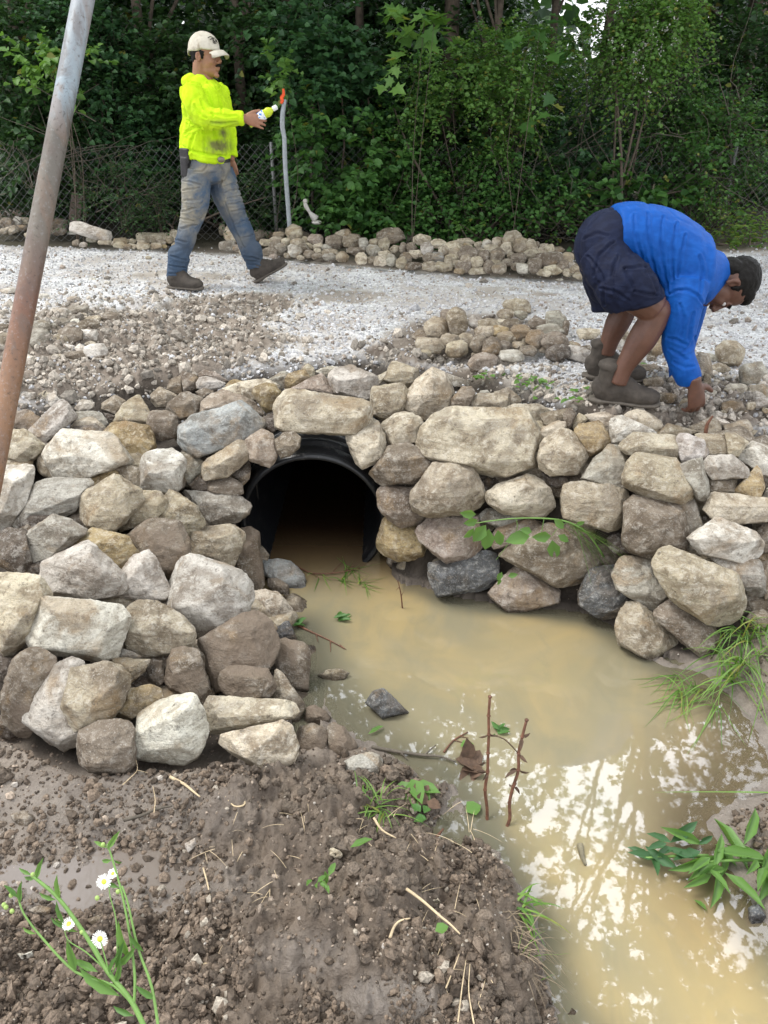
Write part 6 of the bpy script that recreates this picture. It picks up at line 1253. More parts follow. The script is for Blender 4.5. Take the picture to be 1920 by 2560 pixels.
# ================= the bending man
Yn = rayground(1540, 1020); Yf = rayground(1500, 950); YB = (Yn + Yf) / 2; dn = Yn - YB; df = Yf - YB
p2 = empty('person', (*atY(1540, 985, YB)[:2], .73)); tag(p2, 'man in blue long sleeved shirt and navy shorts bending down to set a stone', 'person')
w2 = lambda px, py, dy=0.: atY(px, py, YB + dy)
HM2 = basis((-.12, -.10, -.98), (.98, -.02, -.12)); hc2 = w2(1811, 709, -.02)
RH2 = basis((.28, .06, -.96), (.30, -.93, .05)); HYd = rayground(1752, 1034) - YB
hand2 = xf(hand_parts((.95, .85, .8, .85), 1, (.45, .85, -.2), .3, .10), RH2, w2(1738, 962, HYd - .085), 1.1)
bd = xf(head_parts(), HM2, hc2, 1.06) + hand2 + [
    loft([w2(1500, 612), w2(1560, 590), w2(1640, 622), w2(1710, 672), w2(1765, 690), w2(1790, 690)], [.10, .11, .13, .13, .07, .055], [.14, .14, .15, .15, .06, .055], up_, 16, 3),
    loft([w2(1712, 735, -.15), w2(1703, 800, -.19), w2(1696, 855, -.19), w2(1714, 925, HYd - .045), w2(1726, 950, HYd - .06), w2(1737, 968, HYd - .08)], [.045, .045, .042, .038, .034, .028], sides=12, sub=3),
    loft([w2(1500, 640, -.09), w2(1555, 700, dn * .8), w2(1598, 740, dn), w2(1634, 770, dn)], [.09, .09, .080, .066], sides=16, sub=3), ball(w2(1641, 778, dn), (.060, .058, .060), 3),
    loft([w2(1644, 772, dn), w2(1630, 805, dn), w2(1606, 846, dn), w2(1581, 885, dn), w2(1559, 922, dn), w2(1546, 958, dn)], [.056, .060, .062, .050, .039, .038], sides=16, sub=3),
    loft([w2(1500, 640, .09), w2(1530, 700, df * .8), w2(1553, 750, df), w2(1556, 780, df), w2(1542, 812, df), w2(1526, 848, df), w2(1516, 885, df)], [.10, .09, .075, .062, .058, .046, .038], sides=16, sub=3)]
fuse('body', bd, .0048, mSkin2, p2, 2)
for s in (1, -1):
    v, f = xf([ball((.0745, s * .031, .007), .0125, 2)], HM2, hc2, 1.06)[0]; e = obj('eye', v, f, mEye, p2)
    v, f = xf([ball((.084, s * .030, .005), (.0045, .006, .006), 2)], HM2, hc2, 1.06)[0]; obj('iris', v, f, mIris, e)
    v, f = xf([loft([(.086, s * .014, .031), (.091, s * .030, .036), (.080, s * .048, .032)], [.005, .0055, .0035], sides=8, sub=2)], HM2, hc2, 1.06)[0]; obj('eyebrow', v, f, mHair, p2)
fuse('hair', xf([ball((-.022, 0, .058), (.098, .081, .084), 3), ball((.030, 0, .098), (.048, .062, .034), 3), ball((-.062, 0, .010), (.046, .068, .056), 3), loft([(.006, -.068, .04), (.010, -.070, .002)], [.016, .008], [.008, .006], sides=8), loft([(.006, .068, .04), (.010, .070, .002)], [.016, .008], [.008, .006], sides=8)], HM2, hc2, 1.06), .005, mHair, p2, 1, lambda P: fbm(P * [90, 90, 60], 3, 4) * .0028)
wsh = lambda P: fold(P, (.2, .3, -.9), 6, .005, 21) + fbm(P * 5, 2, 4) * .004 + creases(P, CS, 4.2, .0055)
sh = [loft([w2(1534, 582), w2(1552, 583), w2(1592, 596), w2(1640, 622), w2(1690, 662), w2(1735, 684), w2(1770, 680), w2(1800, 674), w2(1808, 672)], [.108, .124, .145, .168, .178, .150, .108, .076, .070], [.16, .165, .175, .19, .205, .20, .13, .078, .072], up_, 24, 3),
      loft([w2(1716, 712, -.15), w2(1710, 750, -.18), w2(1702, 800, -.20), w2(1693, 855, -.20), w2(1700, 895, HYd * .5 - .12), w2(1715, 930, HYd - .05), w2(1721, 946, HYd - .045)], [.098, .086, .074, .066, .058, .054, .052], sides=18, sub=3),
      loft([w2(1728, 712, .15), w2(1722, 780, .22), w2(1708, 850, .24), w2(1700, 915, .17), w2(1699, 948, .12)], [.092, .078, .066, .054, .048], sides=16, sub=3)]
so = fuse('shirt', sh, .0055, mBlue, p2, 3, wsh)
fuse('collar', [loft([w2(1800, 640, .0), w2(1806, 660, -.065), w2(1800, 690, -.085), w2(1786, 716, -.06), w2(1778, 726, .0), w2(1786, 716, .06), w2(1800, 690, .085), w2(1806, 660, .065), w2(1800, 640, .0)], .014, sides=10, sub=3, cap=False)], .005, mBlue, so, 2)
fuse('cuff', [loft([w2(1716, 932, HYd - .05), w2(1722, 947, HYd - .045)], [.056, .054], sides=18)], .004, mBlue, so, 1)
wn = lambda P: fold(P, (.7, .2, .6), 7, .006, 31) + fbm(P * 9, 3, 4) * .003 + creases(P, CN_, 4, .006)
st = [loft([w2(1546, 582), w2(1535, 584), w2(1508, 598), w2(1496, 625), w2(1505, 660)], [.100, .108, .108, .100, .08], [.145, .155, .165, .16, .13], up_, 22, 3),
      loft([w2(1502, 628, -.09), w2(1528, 672, dn * .7), w2(1560, 712, dn), w2(1582, 742, dn), w2(1586, 756, dn)], [.098, .110, .116, .120, .122], [.095, .105, .11, .11, .11], up_, 20, 3),
      loft([w2(1500, 630, .09), w2(1512, 680, df * .7), w2(1530, 730, df), w2(1538, 762, df)], [.095, .105, .108, .108], sides=20, sub=3)]
sho = fuse('shorts', st, .0055, mNavy, p2, 2, wn)
gl = xf(hand_parts((.6, .6, .6, .6), 1, (.6, .7, -.2)), basis((.15, -.1, -.98), (-.2, .9, 0)), w2(1699, 955, .11), 1.02)
fuse('glove', gl, .005, mGlove, p2, 1)
bp = atY(1478, 1003, Yn + .06); boot('boot', basis((.93, -.36, 0), (0, 0, 1)), np.array([bp[0], bp[1], gz(bp[0], bp[1]) + .004]), p2, .155)
bp = atY(1462, 934, Yf + .05); boot('boot', basis((.93, -.36, 0), (0, 0, 1)), np.array([bp[0], bp[1], gz(bp[0], bp[1]) + .004]), p2, .155)
# ---------------------------------------------------------------- post, stake and other single things
mPost, nt, b, out = newmat('rusty_painted_steel'); N = NT(nt); tc = N.n('TexCoord'); co = tc.outputs['Object']
sx = N.n('SeparateXYZ'); N.l(co, sx.inputs[0])
mp = N.n('Mapping'); mp.inputs['Scale'].default_value = (1, 1, .25); N.l(co, mp.inputs[0]); n1 = N.noise(9, 6, .65, mp.outputs[0], .6); n2 = N.noise(70, 4, .7, co); n3 = N.noise(3, 3, .6, co)
hgt_ = N.math('ADD', sx.outputs[2], N.math('MULTIPLY', N.math('SUBTRACT', n1, .5), .3))
c = N.ramp(hgt_, [(0, (.30, .12, .04)), (1, (.3, .3, .3))])
r = N.n('ValToRGB'); e = r.color_ramp.elements
while len(e) < 7: e.new(.5)
for i, (p_, c_) in enumerate([(.0, (.25, .135, .075)), (.36, (.27, .155, .09)), (.46, (.19, .10, .07)), (.54, (.17, .15, .125)), (.66, (.13, .12, .105)), (.70, (.27, .33, .37)), (1., (.30, .25, .23))]): e[i].position = p_; e[i].color = (*c_, 1)
N.l(N.math('DIVIDE', hgt_, 2.45), r.inputs[0]); c = N.mix(r.outputs[0], (.24, .17, .13), N.ramp(n1, [(.50, 0.), (.60, .55)])); c = N.mix(c, (.42, .45, .46), N.ramp(n2, [(.56, 0.), (.68, .25)])); c = N.mix(c, (.13, .10, .085), N.math('MULTIPLY', N.ramp(n1, [(.40, 1.), (.47, 0.)]), .55)); c = N.mix(c, (.06, .045, .035), N.ramp(n2, [(.32, .6), (.42, 0.)]))
N.l(c, b.inputs['Base Color']); b.inputs['Metallic'].default_value = .25; N.l(N.ramp(n1, [(.4, .38), (.6, .7)]), b.inputs['Roughness']); N.l(N.bump(n2, .3, .003), b.inputs['Normal'])
A = atF(208, 0, 2.4); B = atF(36, 900, 2.4); d = (A - B) / np.linalg.norm(A - B); t = (gz(B[0] - .2, B[1]) - .1 - B[2]) / d[2]; bot = B + d * t; topp = A + d * .5
bot[2] = max(bot[2], .0)
v, f = loft([bot + (topp - bot) * k for k in np.linspace(0, 1, 8)], .0335, sides=28); o = obj('leaning_post', v, f, mPost, None, True, origin=bot); tag(o, 'leaning rusty steel post with flaking pale blue paint in the left foreground', 'post')
mStake = simple('galvanised_stake', (.33, .36, .38), .5, 26, .2, .15, .003, metal=.3)
YS = rayground(724, 600) + .05; sp = [atY(x, y, YS) for x, y in [(726, 600), (722, 540), (716, 460), (712, 390), (711, 345), (706, 318), (707, 280), (712, 249)]]
stk = empty('stake', sp[0]); tag(stk, 'bent grey metal stake rising from the stone heap with an orange ribbon on top', 'stake')
v, f = loft(sp, [.022, .022, .022, .022, .021, .023, .022, .021], [.020, .020, .020, .020, .016, .018, .020, .020], up_, 14, 2); obj('pole', v, f, mStake, stk)
mRib = simple('orange_ribbon', (.85, .10, .02), .6, 40, .15, .2, .002)
q_ = [atY(x, y, YS - .03) for x, y in [(708, 222), (709, 236), (704, 244), (706, 252), (702, 258)]]
v, f = loft(q_, [.010, .013, .016, .014, .012], [.0025] * 5, up_, 8, 3); obj('ribbon', v, f, mRib, stk)
mPl = simple('weathered_white_plastic', (.52, .50, .46), .6, 20, .25, .3, .003)
q_ = [atY(x, y, YS + .1) for x, y in [(762, 502), (765, 515), (774, 530), (782, 540), (790, 548)]]
lt = MB(); v, f = loft(q_, [.012, .022, .016, .030, .040], sides=12, sub=3); lt.add(v, f); v, f = ball(atY(792, 556, YS + .1), (.05, .04, .022), 3); lt.add(v, f); v, f = ball(atY(763, 503, YS + .1), .024, 2); lt.add(v, f)
tag(lt.build('broken_pipe_fitting', mPl), 'broken whitish plastic pipe fitting lying in the leaves right of the bent grey stake', 'pipe fitting')
v, f = box(atY(190, 520, 8.62), (.12, .03, .3), basis((.95, 0, -.3), (.3, 0, .95)), .008); tag(obj('board', v, f, simple('old_wood', (.10, .075, .06), .9, 14, .35, .5, .005)), 'old brown board leaning against the fence behind the leaning post', 'board')
# bent rusty wire/twig standing in front of the tan stone under the working hand
def stick(name, label, pts, r, mat, cat='stick', Y=None, z=None, group=None, side=[]):
    P = [atY(x, y, Y) if Y else atZ(x, y, z) for x, y in pts] if len(pts[0]) == 2 else [np.array(p) for p in pts]
    o = MB(); v, f = loft(P, np.linspace(r, r * .45, len(P)), sides=7, sub=4); o.add(v, f)
    for s_ in side: 
        Q = [atY(x, y, Y) if Y else atZ(x, y, z) for x, y in s_]; v, f = loft(Q, np.linspace(r * .55, r * .2, len(Q)), sides=5, sub=3); o.add(v, f)
    return tag(o.build(name, mat), label, cat, group)
stick('twig', 'short rust coloured twig standing before the tan stone under the working hand', [(1764, 1083), (1768, 1062), (1775, 1050), (1782, 1040)], .009, mDead, 'twig', Y=surfY(1770, 1075) - .09)

# stalks standing in the water
def in_water(name, label, base, top, seed, leafs=5):
    rg = np.random.RandomState(seed); b0 = atZ(*base, -.08); t_ = atY(top[0], top[1], atZ(*base, 0)[1] + .22)
    P = [b0 + (t_ - b0) * k + np.array([rg.normal(0, .004), 0, 0]) for k in np.linspace(0, 1, 9)]
    root = empty(name, b0); tag(root, label, 'stalk', 'dead plant stalks standing in the water'); m_ = MB(); v, f = loft(P, np.linspace(.0055, .0042, 9), sides=8, sub=3); m_.add(v, f)
    for k in range(3, 9):
        v, f = ball(P[k], (.0072, .0072, .004), 1); m_.add(v, f)
    m_.build('stem', mDead, root); L = []; DD = []; NN = []
    for k in range(leafs):
        p = P[rg.randint(4, 8)]; L.append(p); d = rg.normal(0, 1, 3); d[2] = -.6; DD.append(d); NN.append(rg.normal(0, 1, 3))
    
    for k in range(leafs): v, f = leaf_geo(np.array(L[k:k + 1]), np.array(DD[k:k + 1]), np.array(NN[k:k + 1]), rg.uniform(.025, .05, 1), wid=.16, fold=.1); obj('withered_leaf', v, f, mWith, root)
    return P
mWith = simple('withered_leaf', (.085, .05, .03), .8, 60, .4, .4, .003)
P1 = in_water('dead_stalk', 'straight dark red dead stalk standing in the pool, the left one of two', (1215, 2110), (1225, 1742), 3, 4)
P2 = in_water('dead_stalk', 'slanting dark red dead stalk standing in the pool, the right one of two', (1250, 2130), (1316, 1800), 5, 9)
v, f = loft([P1[6], (P1[6] + P2[6]) / 2 + [0, 0, .02], P2[6]], .002, sides=5, sub=4)
tag(obj('withered_vine', v, f, mWith), 'withered vine hung between the two dead stalks in the pool', 'vine')
wz = .004
stick('twig', 'dark thorny twig floating in the water left of centre', [(742, 1563), (790, 1585), (826, 1602), (862, 1622)], .0045, mDead, 'twig', z=wz, side=[[(790, 1585), (795, 1605)], [(826, 1602), (826, 1630)], [(850, 1612), (866, 1624)], [(760, 1571), (758, 1560)]])
stick('twig', 'thin upright dark twig poking from the water below the pipe', [(1006, 1520), (1003, 1490), (998, 1465), (994, 1450)], .0035, mDead, 'twig', Y=atZ(1006, 1520, 0)[1], side=[[(1003, 1490), (1010, 1478)], [(998, 1468), (990, 1476)]])
stick('stick', 'long dark stick lying at the water edge beside the dark mud', [(930, 1868), (1000, 1880), (1060, 1888), (1100, 1891), (1140, 1905)], .007, mTwig, 'stick', z=.012, side=[[(1060, 1888), (1090, 1862)], [(1000, 1880), (1020, 1900)]])
stick('twig', 'forked dark twigs drifting near the two stalks, in the upper part', [(1110, 1880), (1135, 1850), (1170, 1830)], .004, mDead, 'twig', z=wz, side=[[(1135, 1850), (1165, 1858)], [(1150, 1840), (1172, 1845)]])
stick('twig', 'dark red twigs and weeds lying under the mouth of the pipe', [(735, 1412), (780, 1432), (840, 1432), (900, 1420)], .004, mDead, 'twig', z=.01, side=[[(830, 1432), (858, 1402)], [(780, 1432), (800, 1446)], [(865, 1425), (888, 1412)]])
stick('stick', 'mud crusted stick floating in the middle of the pool near the bottom right', [(1450, 2112), (1456, 2140), (1464, 2162)], .010, simple('muddy_stick', (.16, .14, .09), .8, 40, .4, .5, .004), 'stick', z=.004)
stick('stick', 'short black stick end upright in the muddy inlet', [(1085, 2098), (1098, 2085), (1108, 2072)], .006, mDead, 'stick', z=.03)
stick('root', 'long pale root lying across the dark soil mound', [(985, 2205), (1020, 2225), (1060, 2255), (1100, 2290), (1125, 2310), (1150, 2335)], .0045, mStraw, 'root', z=.245)
stick('root', 'curled pale root on the dark soil below the long root', [(975, 2345), (985, 2318), (1000, 2302), (1025, 2296)], .004, mStraw, 'root', z=.25)
stick('straw', 'thin straw lying on the smooth mud near the foot of the wall', [(385, 2032), (388, 2000), (382, 1965)], .0016, mStraw, 'straw', z=.135)
stick('straw', 'forked pale straw under the squat brown block', [(307, 1962), (325, 1945), (343, 1925), (340, 1900)], .0018, mStraw, 'straw', z=.135, side=[[(343, 1925), (370, 1932)]])
stick('stick', 'mud covered stick lying on the smooth mud, pointing right', [(310, 2050), (350, 2040), (395, 2022), (430, 2015)], .006, mTwig, 'stick', z=.125)
stick('stick', 'pale brown stick on the mud below the white triangular rock', [(425, 1942), (460, 1960), (485, 1980), (500, 1992)], .005, mStraw, 'stick', z=.135)
stick('straw', 'pale split reed lying on the mud right of the puddle', [(508, 2170), (520, 2215), (530, 2280), (518, 2305)], .0025, mStraw, 'straw', z=.16)
stick('stick', 'bleached sticks crossing on the soil below the white triangular rock', [(575, 1955), (600, 1985), (612, 2010), (585, 2015), (560, 1985)], .004, mStraw, 'stick', z=.17)
stick('stick', 'pale twig lying on dark soil beside the grass tuft', [(935, 2045), (955, 2075), (990, 2095)], .004, mStraw, 'stick', z=.19)
for i_, (lb, pts) in enumerate((('left', [(1115, 2470), (1135, 2420), (1150, 2380)]), ('middle', [(1145, 2555), (1155, 2470), (1165, 2400)]), ('right', [(1185, 2560), (1172, 2480), (1175, 2410)]))):
    stick('straw', 'thin pale straw hanging down the dark soil bank, %s one of three' % lb, pts, .002, mStraw, 'straw', z=.2)

# ---------------------------------------------------------------- grasses and weeds
def blades(name, label, roots, n, Lr, seed, mat, cat, wid=.006, lean=(0, 0, .8), spread=.6, group=None, droop=1.2, sg=6):
    rg = np.random.RandomState(seed); V = []; F_ = []; k = 0; c0 = np.mean(roots, 0)
    for i in range(n):
        p = np.array(roots[rg.randint(len(roots))]) + rg.normal(0, .012, 3) * [1, 1, .2]; d = np.array(lean) + rg.normal(0, spread, 3) * [1, 1, .35]; d /= np.linalg.norm(d); L = rg.uniform(*Lr); s = np.cross(d, [0, 0, 1.]); s /= np.linalg.norm(s) + 1e-6; hd_ = d * [1, 1, 0]
        for j in range(sg + 1):
            t = j / sg; q = p + d * L * t + hd_ * L * .25 * t * t - np.array([0, 0, droop * L * t ** 2.2 * .55]); w = wid * (1 - t ** 2) * rg.uniform(.9, 1.1) + .0004
            q[2] = max(q[2], .003); V += [q - s * w / 2, q + s * w / 2 + [0, 0, w * .2]]
            if j: F_.append([k + 2 * j - 2, k + 2 * j - 1, k + 2 * j + 1, k + 2 * j])
        k += 2 * (sg + 1)
    return tag(obj(name, np.array(V), np.array(F_), mat, None, True, origin=c0), label, cat, group)
mStraw2 = simple('dull_straw', (.22, .17, .11), .8, 60, .4, .2, .002)
GW = 'grass tufts around the pool'
blades('grass_clump', 'large clump of long green grass hanging over the right bank', [atZ(x, y, z) for x, y, z in [(1850, 1580, .12), (1870, 1600, .12), (1900, 1640, .1), (1850, 1660, .08), (1890, 1700, .07), (1830, 1700, .03), (1915, 1580, .14), (1800, 1640, .04)]], 130, (.12, .32), 1, L_gras, 'grass', .006, (-.15, -.45, .7), .5, GW)
blades('grass_clump', 'grass with seed heads trailing into the pool from the right bank', [atZ(x, y, .01) for x, y in [(1700, 1730), (1740, 1720), (1690, 1690), (1780, 1760)]], 46, (.10, .24), 2, L_gras, 'grass', .004, (-.5, -.4, .35), .5, GW)
blades('grass_tuft', 'sprig of thin grass drooping over the dark slate boulder', [surf for surf in [atY(1428, 1312, surfY(1428, 1312) - .1)]], 26, (.14, .26), 3, L_gras, 'grass', .003, (.75, -.25, -.25), .28, GW, droop=.8)
blades('grass_tuft', 'green grass tuft on the dark soil below the last stone of the left wing', [atZ(x, y, .10) for x, y in [(935, 2000), (920, 2020), (950, 2030)]], 55, (.07, .17), 4, L_gras, 'grass', .0045, (-.35, -.1, .6), .6, GW)
blades('grass_tuft', 'short green grass floating below the mouth of the pipe', [atZ(x, y, .006) for x, y in [(800, 1440), (850, 1450), (900, 1460), (870, 1425)]], 34, (.06, .16), 5, L_gras, 'grass', .004, (.4, -.2, .15), .6, GW)
blades('grass_tuft', 'withered roots and grass overhanging the mud bank at the lower middle', [atZ(x, y, .12) for x, y in [(1270, 2290), (1290, 2330), (1300, 2380), (1310, 2420)]], 38, (.05, .14), 6, mStraw2, 'grass', .0016, (.5, -.2, .1), .5, GW, droop=1.6)
blades('grass_tuft', 'small green shoots on the mud bank edge above the overhanging roots', [atZ(x, y, .08) for x, y in [(1300, 2250), (1310, 2275), (1325, 2290)]], 18, (.05, .10), 7, L_gras, 'grass', .007, (.5, -.2, .3), .5, GW)
blades('grass_tuft', 'long grass blades at the lower left corner of the pool', [atZ(x, y, .03) for x, y in [(1290, 2480), (1275, 2420)]], 12, (.10, .22), 8, L_gras, 'grass', .003, (.2, .5, .4), .4, GW)
rg_ = np.random.RandomState(40)
blades('dry_grass', 'dry pale roots and grass scattered on the dark soil', [atZ(x, y, .17) for x, y in [(rg_.uniform(520, 1260), rg_.uniform(2010, 2540)) for _ in range(110)] + [(600, 2030), (560, 2380), (640, 2440), (720, 2480), (900, 2070), (980, 2080), (1190, 2130), (1240, 2190), (1080, 2420), (520, 2440), (830, 2320), (1160, 2380), (1020, 2180), (760, 2150), (680, 2250)]], 140, (.02, .08), 9, mStraw, 'grass', .0012, (0, 0, .25), .9, None, droop=.6)['kind'] = 'stuff'
blades('reed', 'single long grass stem lying over the water at the right edge', [atZ(1925, 1985, .02)], 1, (.30, .34), 10, L_gras, 'grass', .005, (-1, -.02, .05), .02, GW, droop=.05)
def leafy(name, label, cat, root_p, leaves, mat, wid=.22, stem=None, lobed=False, nrm=(0, -.3, 1)):
    root = empty(name, root_p); tag(root, label, cat); P = np.array([l[0] for l in leaves]); D = np.array([l[1] for l in leaves]); s = np.array([l[2] for l in leaves])
    rg = np.random.RandomState(len(leaves)); Nn = np.array(nrm) + rg.normal(0, .25, (len(P), 3)); 
    for i in range(len(P)): V, F_ = leaf_geo(P[i:i + 1], D[i:i + 1], Nn[i:i + 1], s[i:i + 1], wid=wid, fold=.10, lobed=lobed); obj('leaf', V, F_, mat, root)
    if stem is not None:
        for st_, r_ in stem: v, f = loft(st_, np.linspace(r_, r_ * .5, len(st_)), sides=7, sub=3); obj('stem', v, f, L_stem, root)
    return root
L_stem = simple('green_stem', (.14, .26, .06), .55, 30, .2, .2, .002)
rg = np.random.RandomState(12)
# leafy plant at the right edge of the pool
def spread_plant(label, cx, cy, z, n, L, seed, box_, name='weed', cat='weed', wid=.15, mat=L_mid):
    rg = np.random.RandomState(seed); lv = []
    for i in range(n):
        p = atZ(cx + rg.uniform(-box_[0], box_[0]), cy + rg.uniform(-box_[1], box_[1]), z + rg.uniform(0, .05)); a = rg.uniform(2.2, 5.2) if i % 3 else rg.uniform(0, 6.28)
        lv.append((p, np.array([math.cos(a), math.sin(a), rg.uniform(-.1, .45)]), L * rg.uniform(.6, 1.25)))
    r0 = atZ(cx + box_[0], cy, z); st_ = [([r0, atZ(cx, cy, z + .03), atZ(cx - box_[0], cy + 5, z + .02)], .006)]
    return leafy(name, label, cat, r0, lv, mat, wid, st_)
spread_plant('leafy green weed with long pointed leaves sprawling into the pool at the right edge', 1860, 2150, .015, 22, .14, 1, (105, 40), mat=L_lite, wid=.11)
spread_plant('floating leaves at the pool side tip of the sprawling weed', 1690, 2140, .004, 12, .09, 2, (80, 35), mat=L_blue)
# bramble stem over the right wing
YBm = surfY(1280, 1300) - .20; bst = [atY(x, y, YBm + (.0 if x < 1500 else .02)) for x, y in [(1510, 1392), (1470, 1335), (1420, 1305), (1360, 1296), (1290, 1296), (1230, 1302), (1190, 1308)]]
lv = []
for (x, y, dx, dy, L) in [(1190, 1286, -1, .15, .11), (1195, 1300, -1, -.25, .10), (1215, 1312, -.6, -.9, .15), (1222, 1322, -.1, -1, .16), (1245, 1325, .2, -1, .12), (1185, 1320, -.7, -.8, .10), (1325, 1340, -1, -.15, .17), (1330, 1330, -.8, .3, .09), (1385, 1298, .9, -.8, .10), (1378, 1340, -1, .0, .13), (1380, 1350, .25, -1, .15), (1395, 1338, .9, -.5, .09), (1440, 1310, .8, .3, .06), (1255, 1430, -.3, -.6, .07), (1270, 1440, .5, .2, .07), (1250, 1445, -.2, -.9, .06)]:
    lv.append((atY(x, y, YBm - .01), np.array([dx, -.15, dy]), L * .62))
leafy('bramble', 'green thorny bramble stem with leaves lying over the stones right of the pipe', 'bramble', bst[0], lv, L_lite, .30, [(bst, .0045), ([bst[4], atY(1290, 1330, YBm), atY(1240, 1400, YBm)], .002), ([bst[3], atY(1350, 1340, YBm), atY(1325, 1345, YBm)], .0018), ([bst[2], atY(1395, 1320, YBm), atY(1380, 1340, YBm)], .0018)], nrm=(0, -1, .35))
# daisy plant, close to the camera at the lower left
dz_ = .62; DP = lambda x, y: atF(x, y, dz_ + (2560 - y) / 2560 * .25)
rt = np.array(DP(390, 2640)); rt2 = rt.copy(); rt2[2] = gz(rt[0], rt[1])
dp = empty('daisy_plant', rt2); tag(dp, 'daisy plant with small white flowers and slender green stems in the lower left corner', 'wildflower')
S1 = [[(375, 2600), (330, 2505), (270, 2430), (215, 2340), (150, 2250), (100, 2205), (80, 2190)], [(340, 2520), (285, 2465), (190, 2430), (110, 2350), (60, 2285), (45, 2240)], [(335, 2510), (337, 2440), (325, 2340), (305, 2235), (280, 2145), (268, 2110)], [(400, 2600), (380, 2470), (345, 2370), (320, 2260), (305, 2215)], [(275, 2440), (292, 2400), (290, 2300), (275, 2240), (272, 2200)], [(265, 2425), (215, 2380), (170, 2350), (160, 2310)], [(275, 2440), (262, 2390), (250, 2350)], [(272, 2430), (240, 2370), (238, 2365)]]
for k_, st_ in enumerate(S1):
    r_ = .0022 if k_ == 0 else .0013 if k_ < 4 else .0007
    v, f = loft([DP(*p) for p in st_], np.linspace(r_, r_ * .55, len(st_)), sides=8, sub=4); obj('stem', v, f, L_stem, dp)
lvs = []; rg = np.random.RandomState(31)
for (x, y, dx, dy, L) in [(90, 2200, .3, .9, .05), (90, 2195, -1, -.4, .04), (100, 2205, .2, -1, .035), (80, 2188, -.9, .2, .035), (150, 2250, -.1, 1, .055), (140, 2250, -1, .05, .045), (50, 2260, .1, 1, .05), (45, 2245, -.7, .7, .04), (90, 2335, -1, .1, .035), (268, 2125, .6, .9, .05), (270, 2120, -1, .3, .035), (280, 2150, -.8, -.5, .04), (285, 2150, .3, -.8, .03), (300, 2220, -1, .2, .04), (325, 2400, -.3, 1, .085), (290, 2420, .3, 1, .06), (190, 2430, -.2, 1.0, .07), (195, 2330, -1, .2, .06), (245, 2430, -1, .3, .06), (300, 2490, -1, .45, .10), (290, 2460, .2, .8, .05), (390, 2500, -1, .6, .05), (360, 2380, -.7, .8, .05), (335, 2540, -1, .1, .05), (160, 2310, -.3, .9, .05), (165, 2320, -.9, .3, .04), (290, 2420, .9, .9, .06), (270, 2440, .4, 1.0, .05)]:
    lvs.append((DP(x, y), np.array([dx, .3, dy]), L * .42))
P = np.array([l[0] for l in lvs]); D = np.array([l[1] for l in lvs]); V, F_ = leaf_geo(P, D, np.array([0, -.8, .6]) + rg.normal(0, .3, (len(P), 3)), np.array([l[2] for l in lvs]), wid=.12, fold=.05); obj('leaf', V, F_, L_lite, dp)
mBud = simple('green_bud', (.30, .42, .12), .7, 200, .2, .3, .001)
mYel = simple('flower_yellow', (.55, .62, .06), .7, 200, .2, .3, .001)
def daisy(px, py, r, tilt):
    c = DP(px, py); M = basis((1, 0, 0), tilt); fl = obj('flower', *ball(c, (r * .36, r * .36, r * .2), 2, M), mYel, dp); V = []; F_ = []; k = 0
    for j in range(34):
        a = j / 34 * 6.283 + rg.uniform(-.05, .05); d = M @ np.array([math.cos(a), math.sin(a), .12]); s_ = M @ np.array([-math.sin(a), math.cos(a), 0]); r1 = r * rg.uniform(.85, 1.05); w = r * .055
        V += [c + d * r * .28 - s_ * w * .6, c + d * r * .28 + s_ * w * .6, c + d * r1 + s_ * w, c + d * r1 - s_ * w]; F_.append([k, k + 1, k + 2, k + 3]); k += 4
    obj('petals', np.array(V), np.array(F_), mPet, fl)
daisy(260, 2204, .0066, (-.2, -.7, .6)); daisy(250, 2347, .0072, (-.5, -.6, .5)); daisy(172, 2310, .006, (-.5, -.1, .9)); daisy(282, 2184, .0045, (.2, -.3, .9))
for (x, y) in [(82, 2187), (28, 2238), (15, 2268), (30, 2278), (295, 2229), (243, 2245), (258, 2112), (283, 2100), (276, 2108), (10, 2262), (205, 2330)]:
    v, f = ball(DP(x, y), (.0020, .0020, .0024), 2); obj('bud', v, f, mBud, dp)
# small weeds, loose leaves
def loose(label, px, py, z, dx, dy, L, mat, wid=.22, name='fallen_leaf', n=1, seed=0, cat='leaf'):
    rg = np.random.RandomState(seed); P = np.array([atZ(px, py, z) + rg.normal(0, .012, 3) * [1, 1, .3] for _ in range(n)]); D = np.array([[dx, dy, .08]] * n) + (rg.normal(0, .7, (n, 3)) * [1, 1, .4] if n > 1 else 0)
    V, F_ = leaf_geo(P, D, np.tile([0, -.2, 1.], (n, 1)) + rg.normal(0, .2, (n, 3)), L * rg.uniform(.7, 1.1, n) if n > 1 else np.array([L]), wid=wid, fold=.08)
    if n == 1: tag(obj(name, V, F_, mat), label, cat); return
    r_ = empty(name, P.mean(0)); tag(r_, label, cat)
    for i in range(n): obj('leaf', V[i * 6:i * 6 + 6], F_[:2], mat, r_)
loose('long green leaf lying on the dark soil beside the pale knobbly stone', 855, 2125, .23, .95, .45, .065, L_lite, .16)
loose('small bunch of green leaves on the dark soil left of the pale root', 800, 2195, .22, .6, .1, .045, L_lite, .2, n=7, seed=3, name='leaf_bunch')
loose('torn square green leaf on the dark soil near the long root', 1065, 2335, .24, .8, .3, .035, L_lite, .42)
loose('large soft green leaves wilting at the mud edge by the pool', 1035, 1960, .07, .3, -.8, .10, L_lite, .26, n=6, seed=5, name='wilted_leaves')
loose('brown curled dead leaf beside the wilting green leaves', 1055, 1995, .07, .5, -.4, .06, mWith, .4, n=3, seed=6, name='dead_leaf')
loose('round bright green leaf floating in the muddy inlet', 1148, 2035, .006, .6, .3, .055, L_lite, .5)
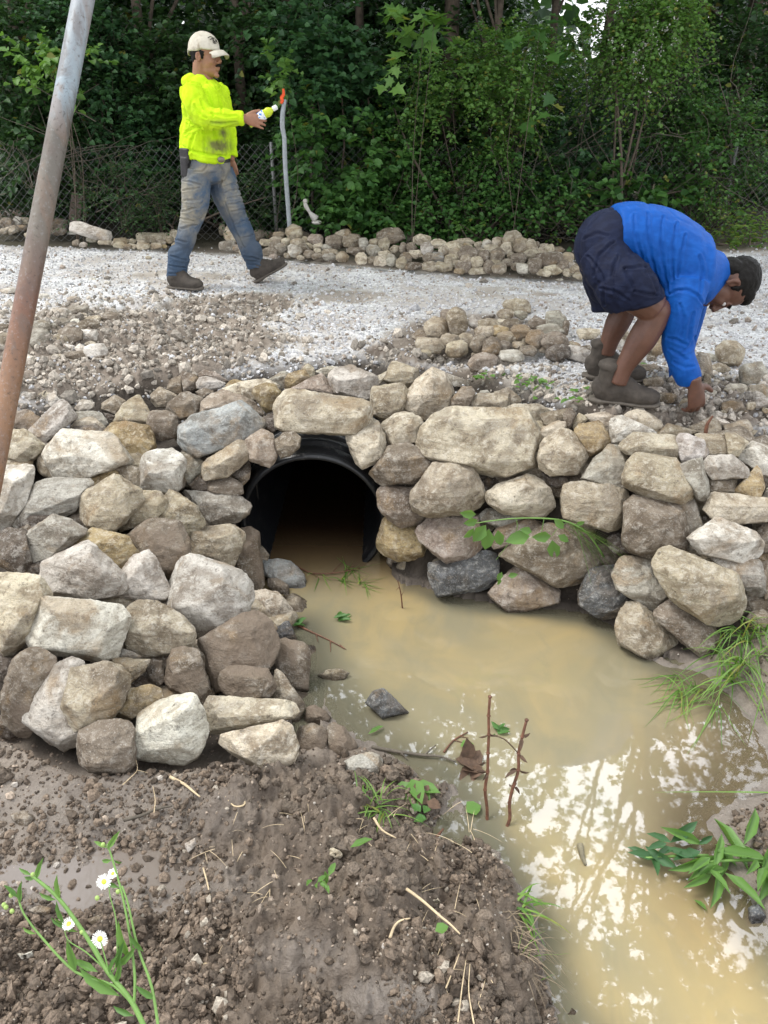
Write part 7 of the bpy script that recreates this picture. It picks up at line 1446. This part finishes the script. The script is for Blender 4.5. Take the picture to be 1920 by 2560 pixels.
loose('green weed leaves at the mud edge above the inlet', 1052, 2035, .09, .3, -.3, .045, L_mid, .34, n=5, seed=8, name='weed', cat='weed')
loose('bright green leaf floating near the drifting twigs', 1135, 1870, .006, .8, .2, .05, L_lite, .4)
loose('green sprig floating at the left stalk in the pool', 1245, 1832, .006, .4, .4, .05, L_mid, .2, n=7, seed=9, name='sprig', cat='sprig')
loose('green leaf and stalk drifting beside the lone black rock', 905, 1840, .006, .8, .6, .07, L_lite, .12)
loose('green sprig floating on the water left of centre', 845, 1550, .006, .7, .3, .06, L_mid, .2, n=8, seed=10, name='sprig', cat='sprig')
loose('small green weed growing between stones and water at the left shore', 735, 1560, .02, .8, .5, .06, L_mid, .2, n=7, seed=11, name='weed', cat='weed')
loose('drab brown leaves sunk at the pool edge beside the stalks', 1180, 1915, .004, .4, .4, .08, mWith, .35, n=9, seed=12, name='dead_leaf')
loose('tiny green leaf on the water near the bottom of the pool', 1716, 2255, .006, .5, -.6, .04, L_lite, .34)
loose('green leaf floating in front of the right grass clump', 1790, 1690, .02, .5, .1, .05, L_lite, .34)
loose('dry grey leaf on the dark soil right of the daisy plant', 470, 2440, .17, .6, .4, .035, mStraw, .38)
loose('pale withered leaf on the soil at the lower left', 680, 2425, .19, .6, .2, .05, mStraw, .42, n=2, seed=15, name='dead_leaf')
for i_, (x, y, n, sd_, lb) in enumerate([(1250, 952, 16, 1, 'creeping green weed on the gravel left of the near boot'), (1340, 965, 20, 2, 'trailing green vine on the gravel between the heap and the boots'), (1440, 1000, 14, 3, 'low green weed on the gravel beside the near boot'), (1530, 1005, 9, 4, 'small green seedling standing in front of the near boot'), (1640, 940, 8, 6, 'tiny green weed between the shins of the bending man')]):
    Y_ = rayground(x, y); p = atY(x, y, Y_); rg = np.random.RandomState(sd_); P = p + rg.normal(0, 1, (n, 3)) * [.10, .05, .004] + [0, 0, .02 + (.05 if sd_ == 4 else 0)]
    if sd_ == 4: P = p + np.stack([rg.normal(0, .012, n), rg.normal(0, .01, n), rg.uniform(.02, .14, n)], 1)
    V, F_ = leaf_geo(P, rg.normal(0, 1, (n, 3)) * [1, 1, .3], rg.normal(0, .3, (n, 3)) + [0, 0, 1], rg.uniform(.025, .045, n), wid=.4); r_ = empty('weed', p); tag(r_, lb, 'weed'); [obj('leaf', V[i * 6:i * 6 + 6], F_[:2], L_lite, r_) for i in range(n)]
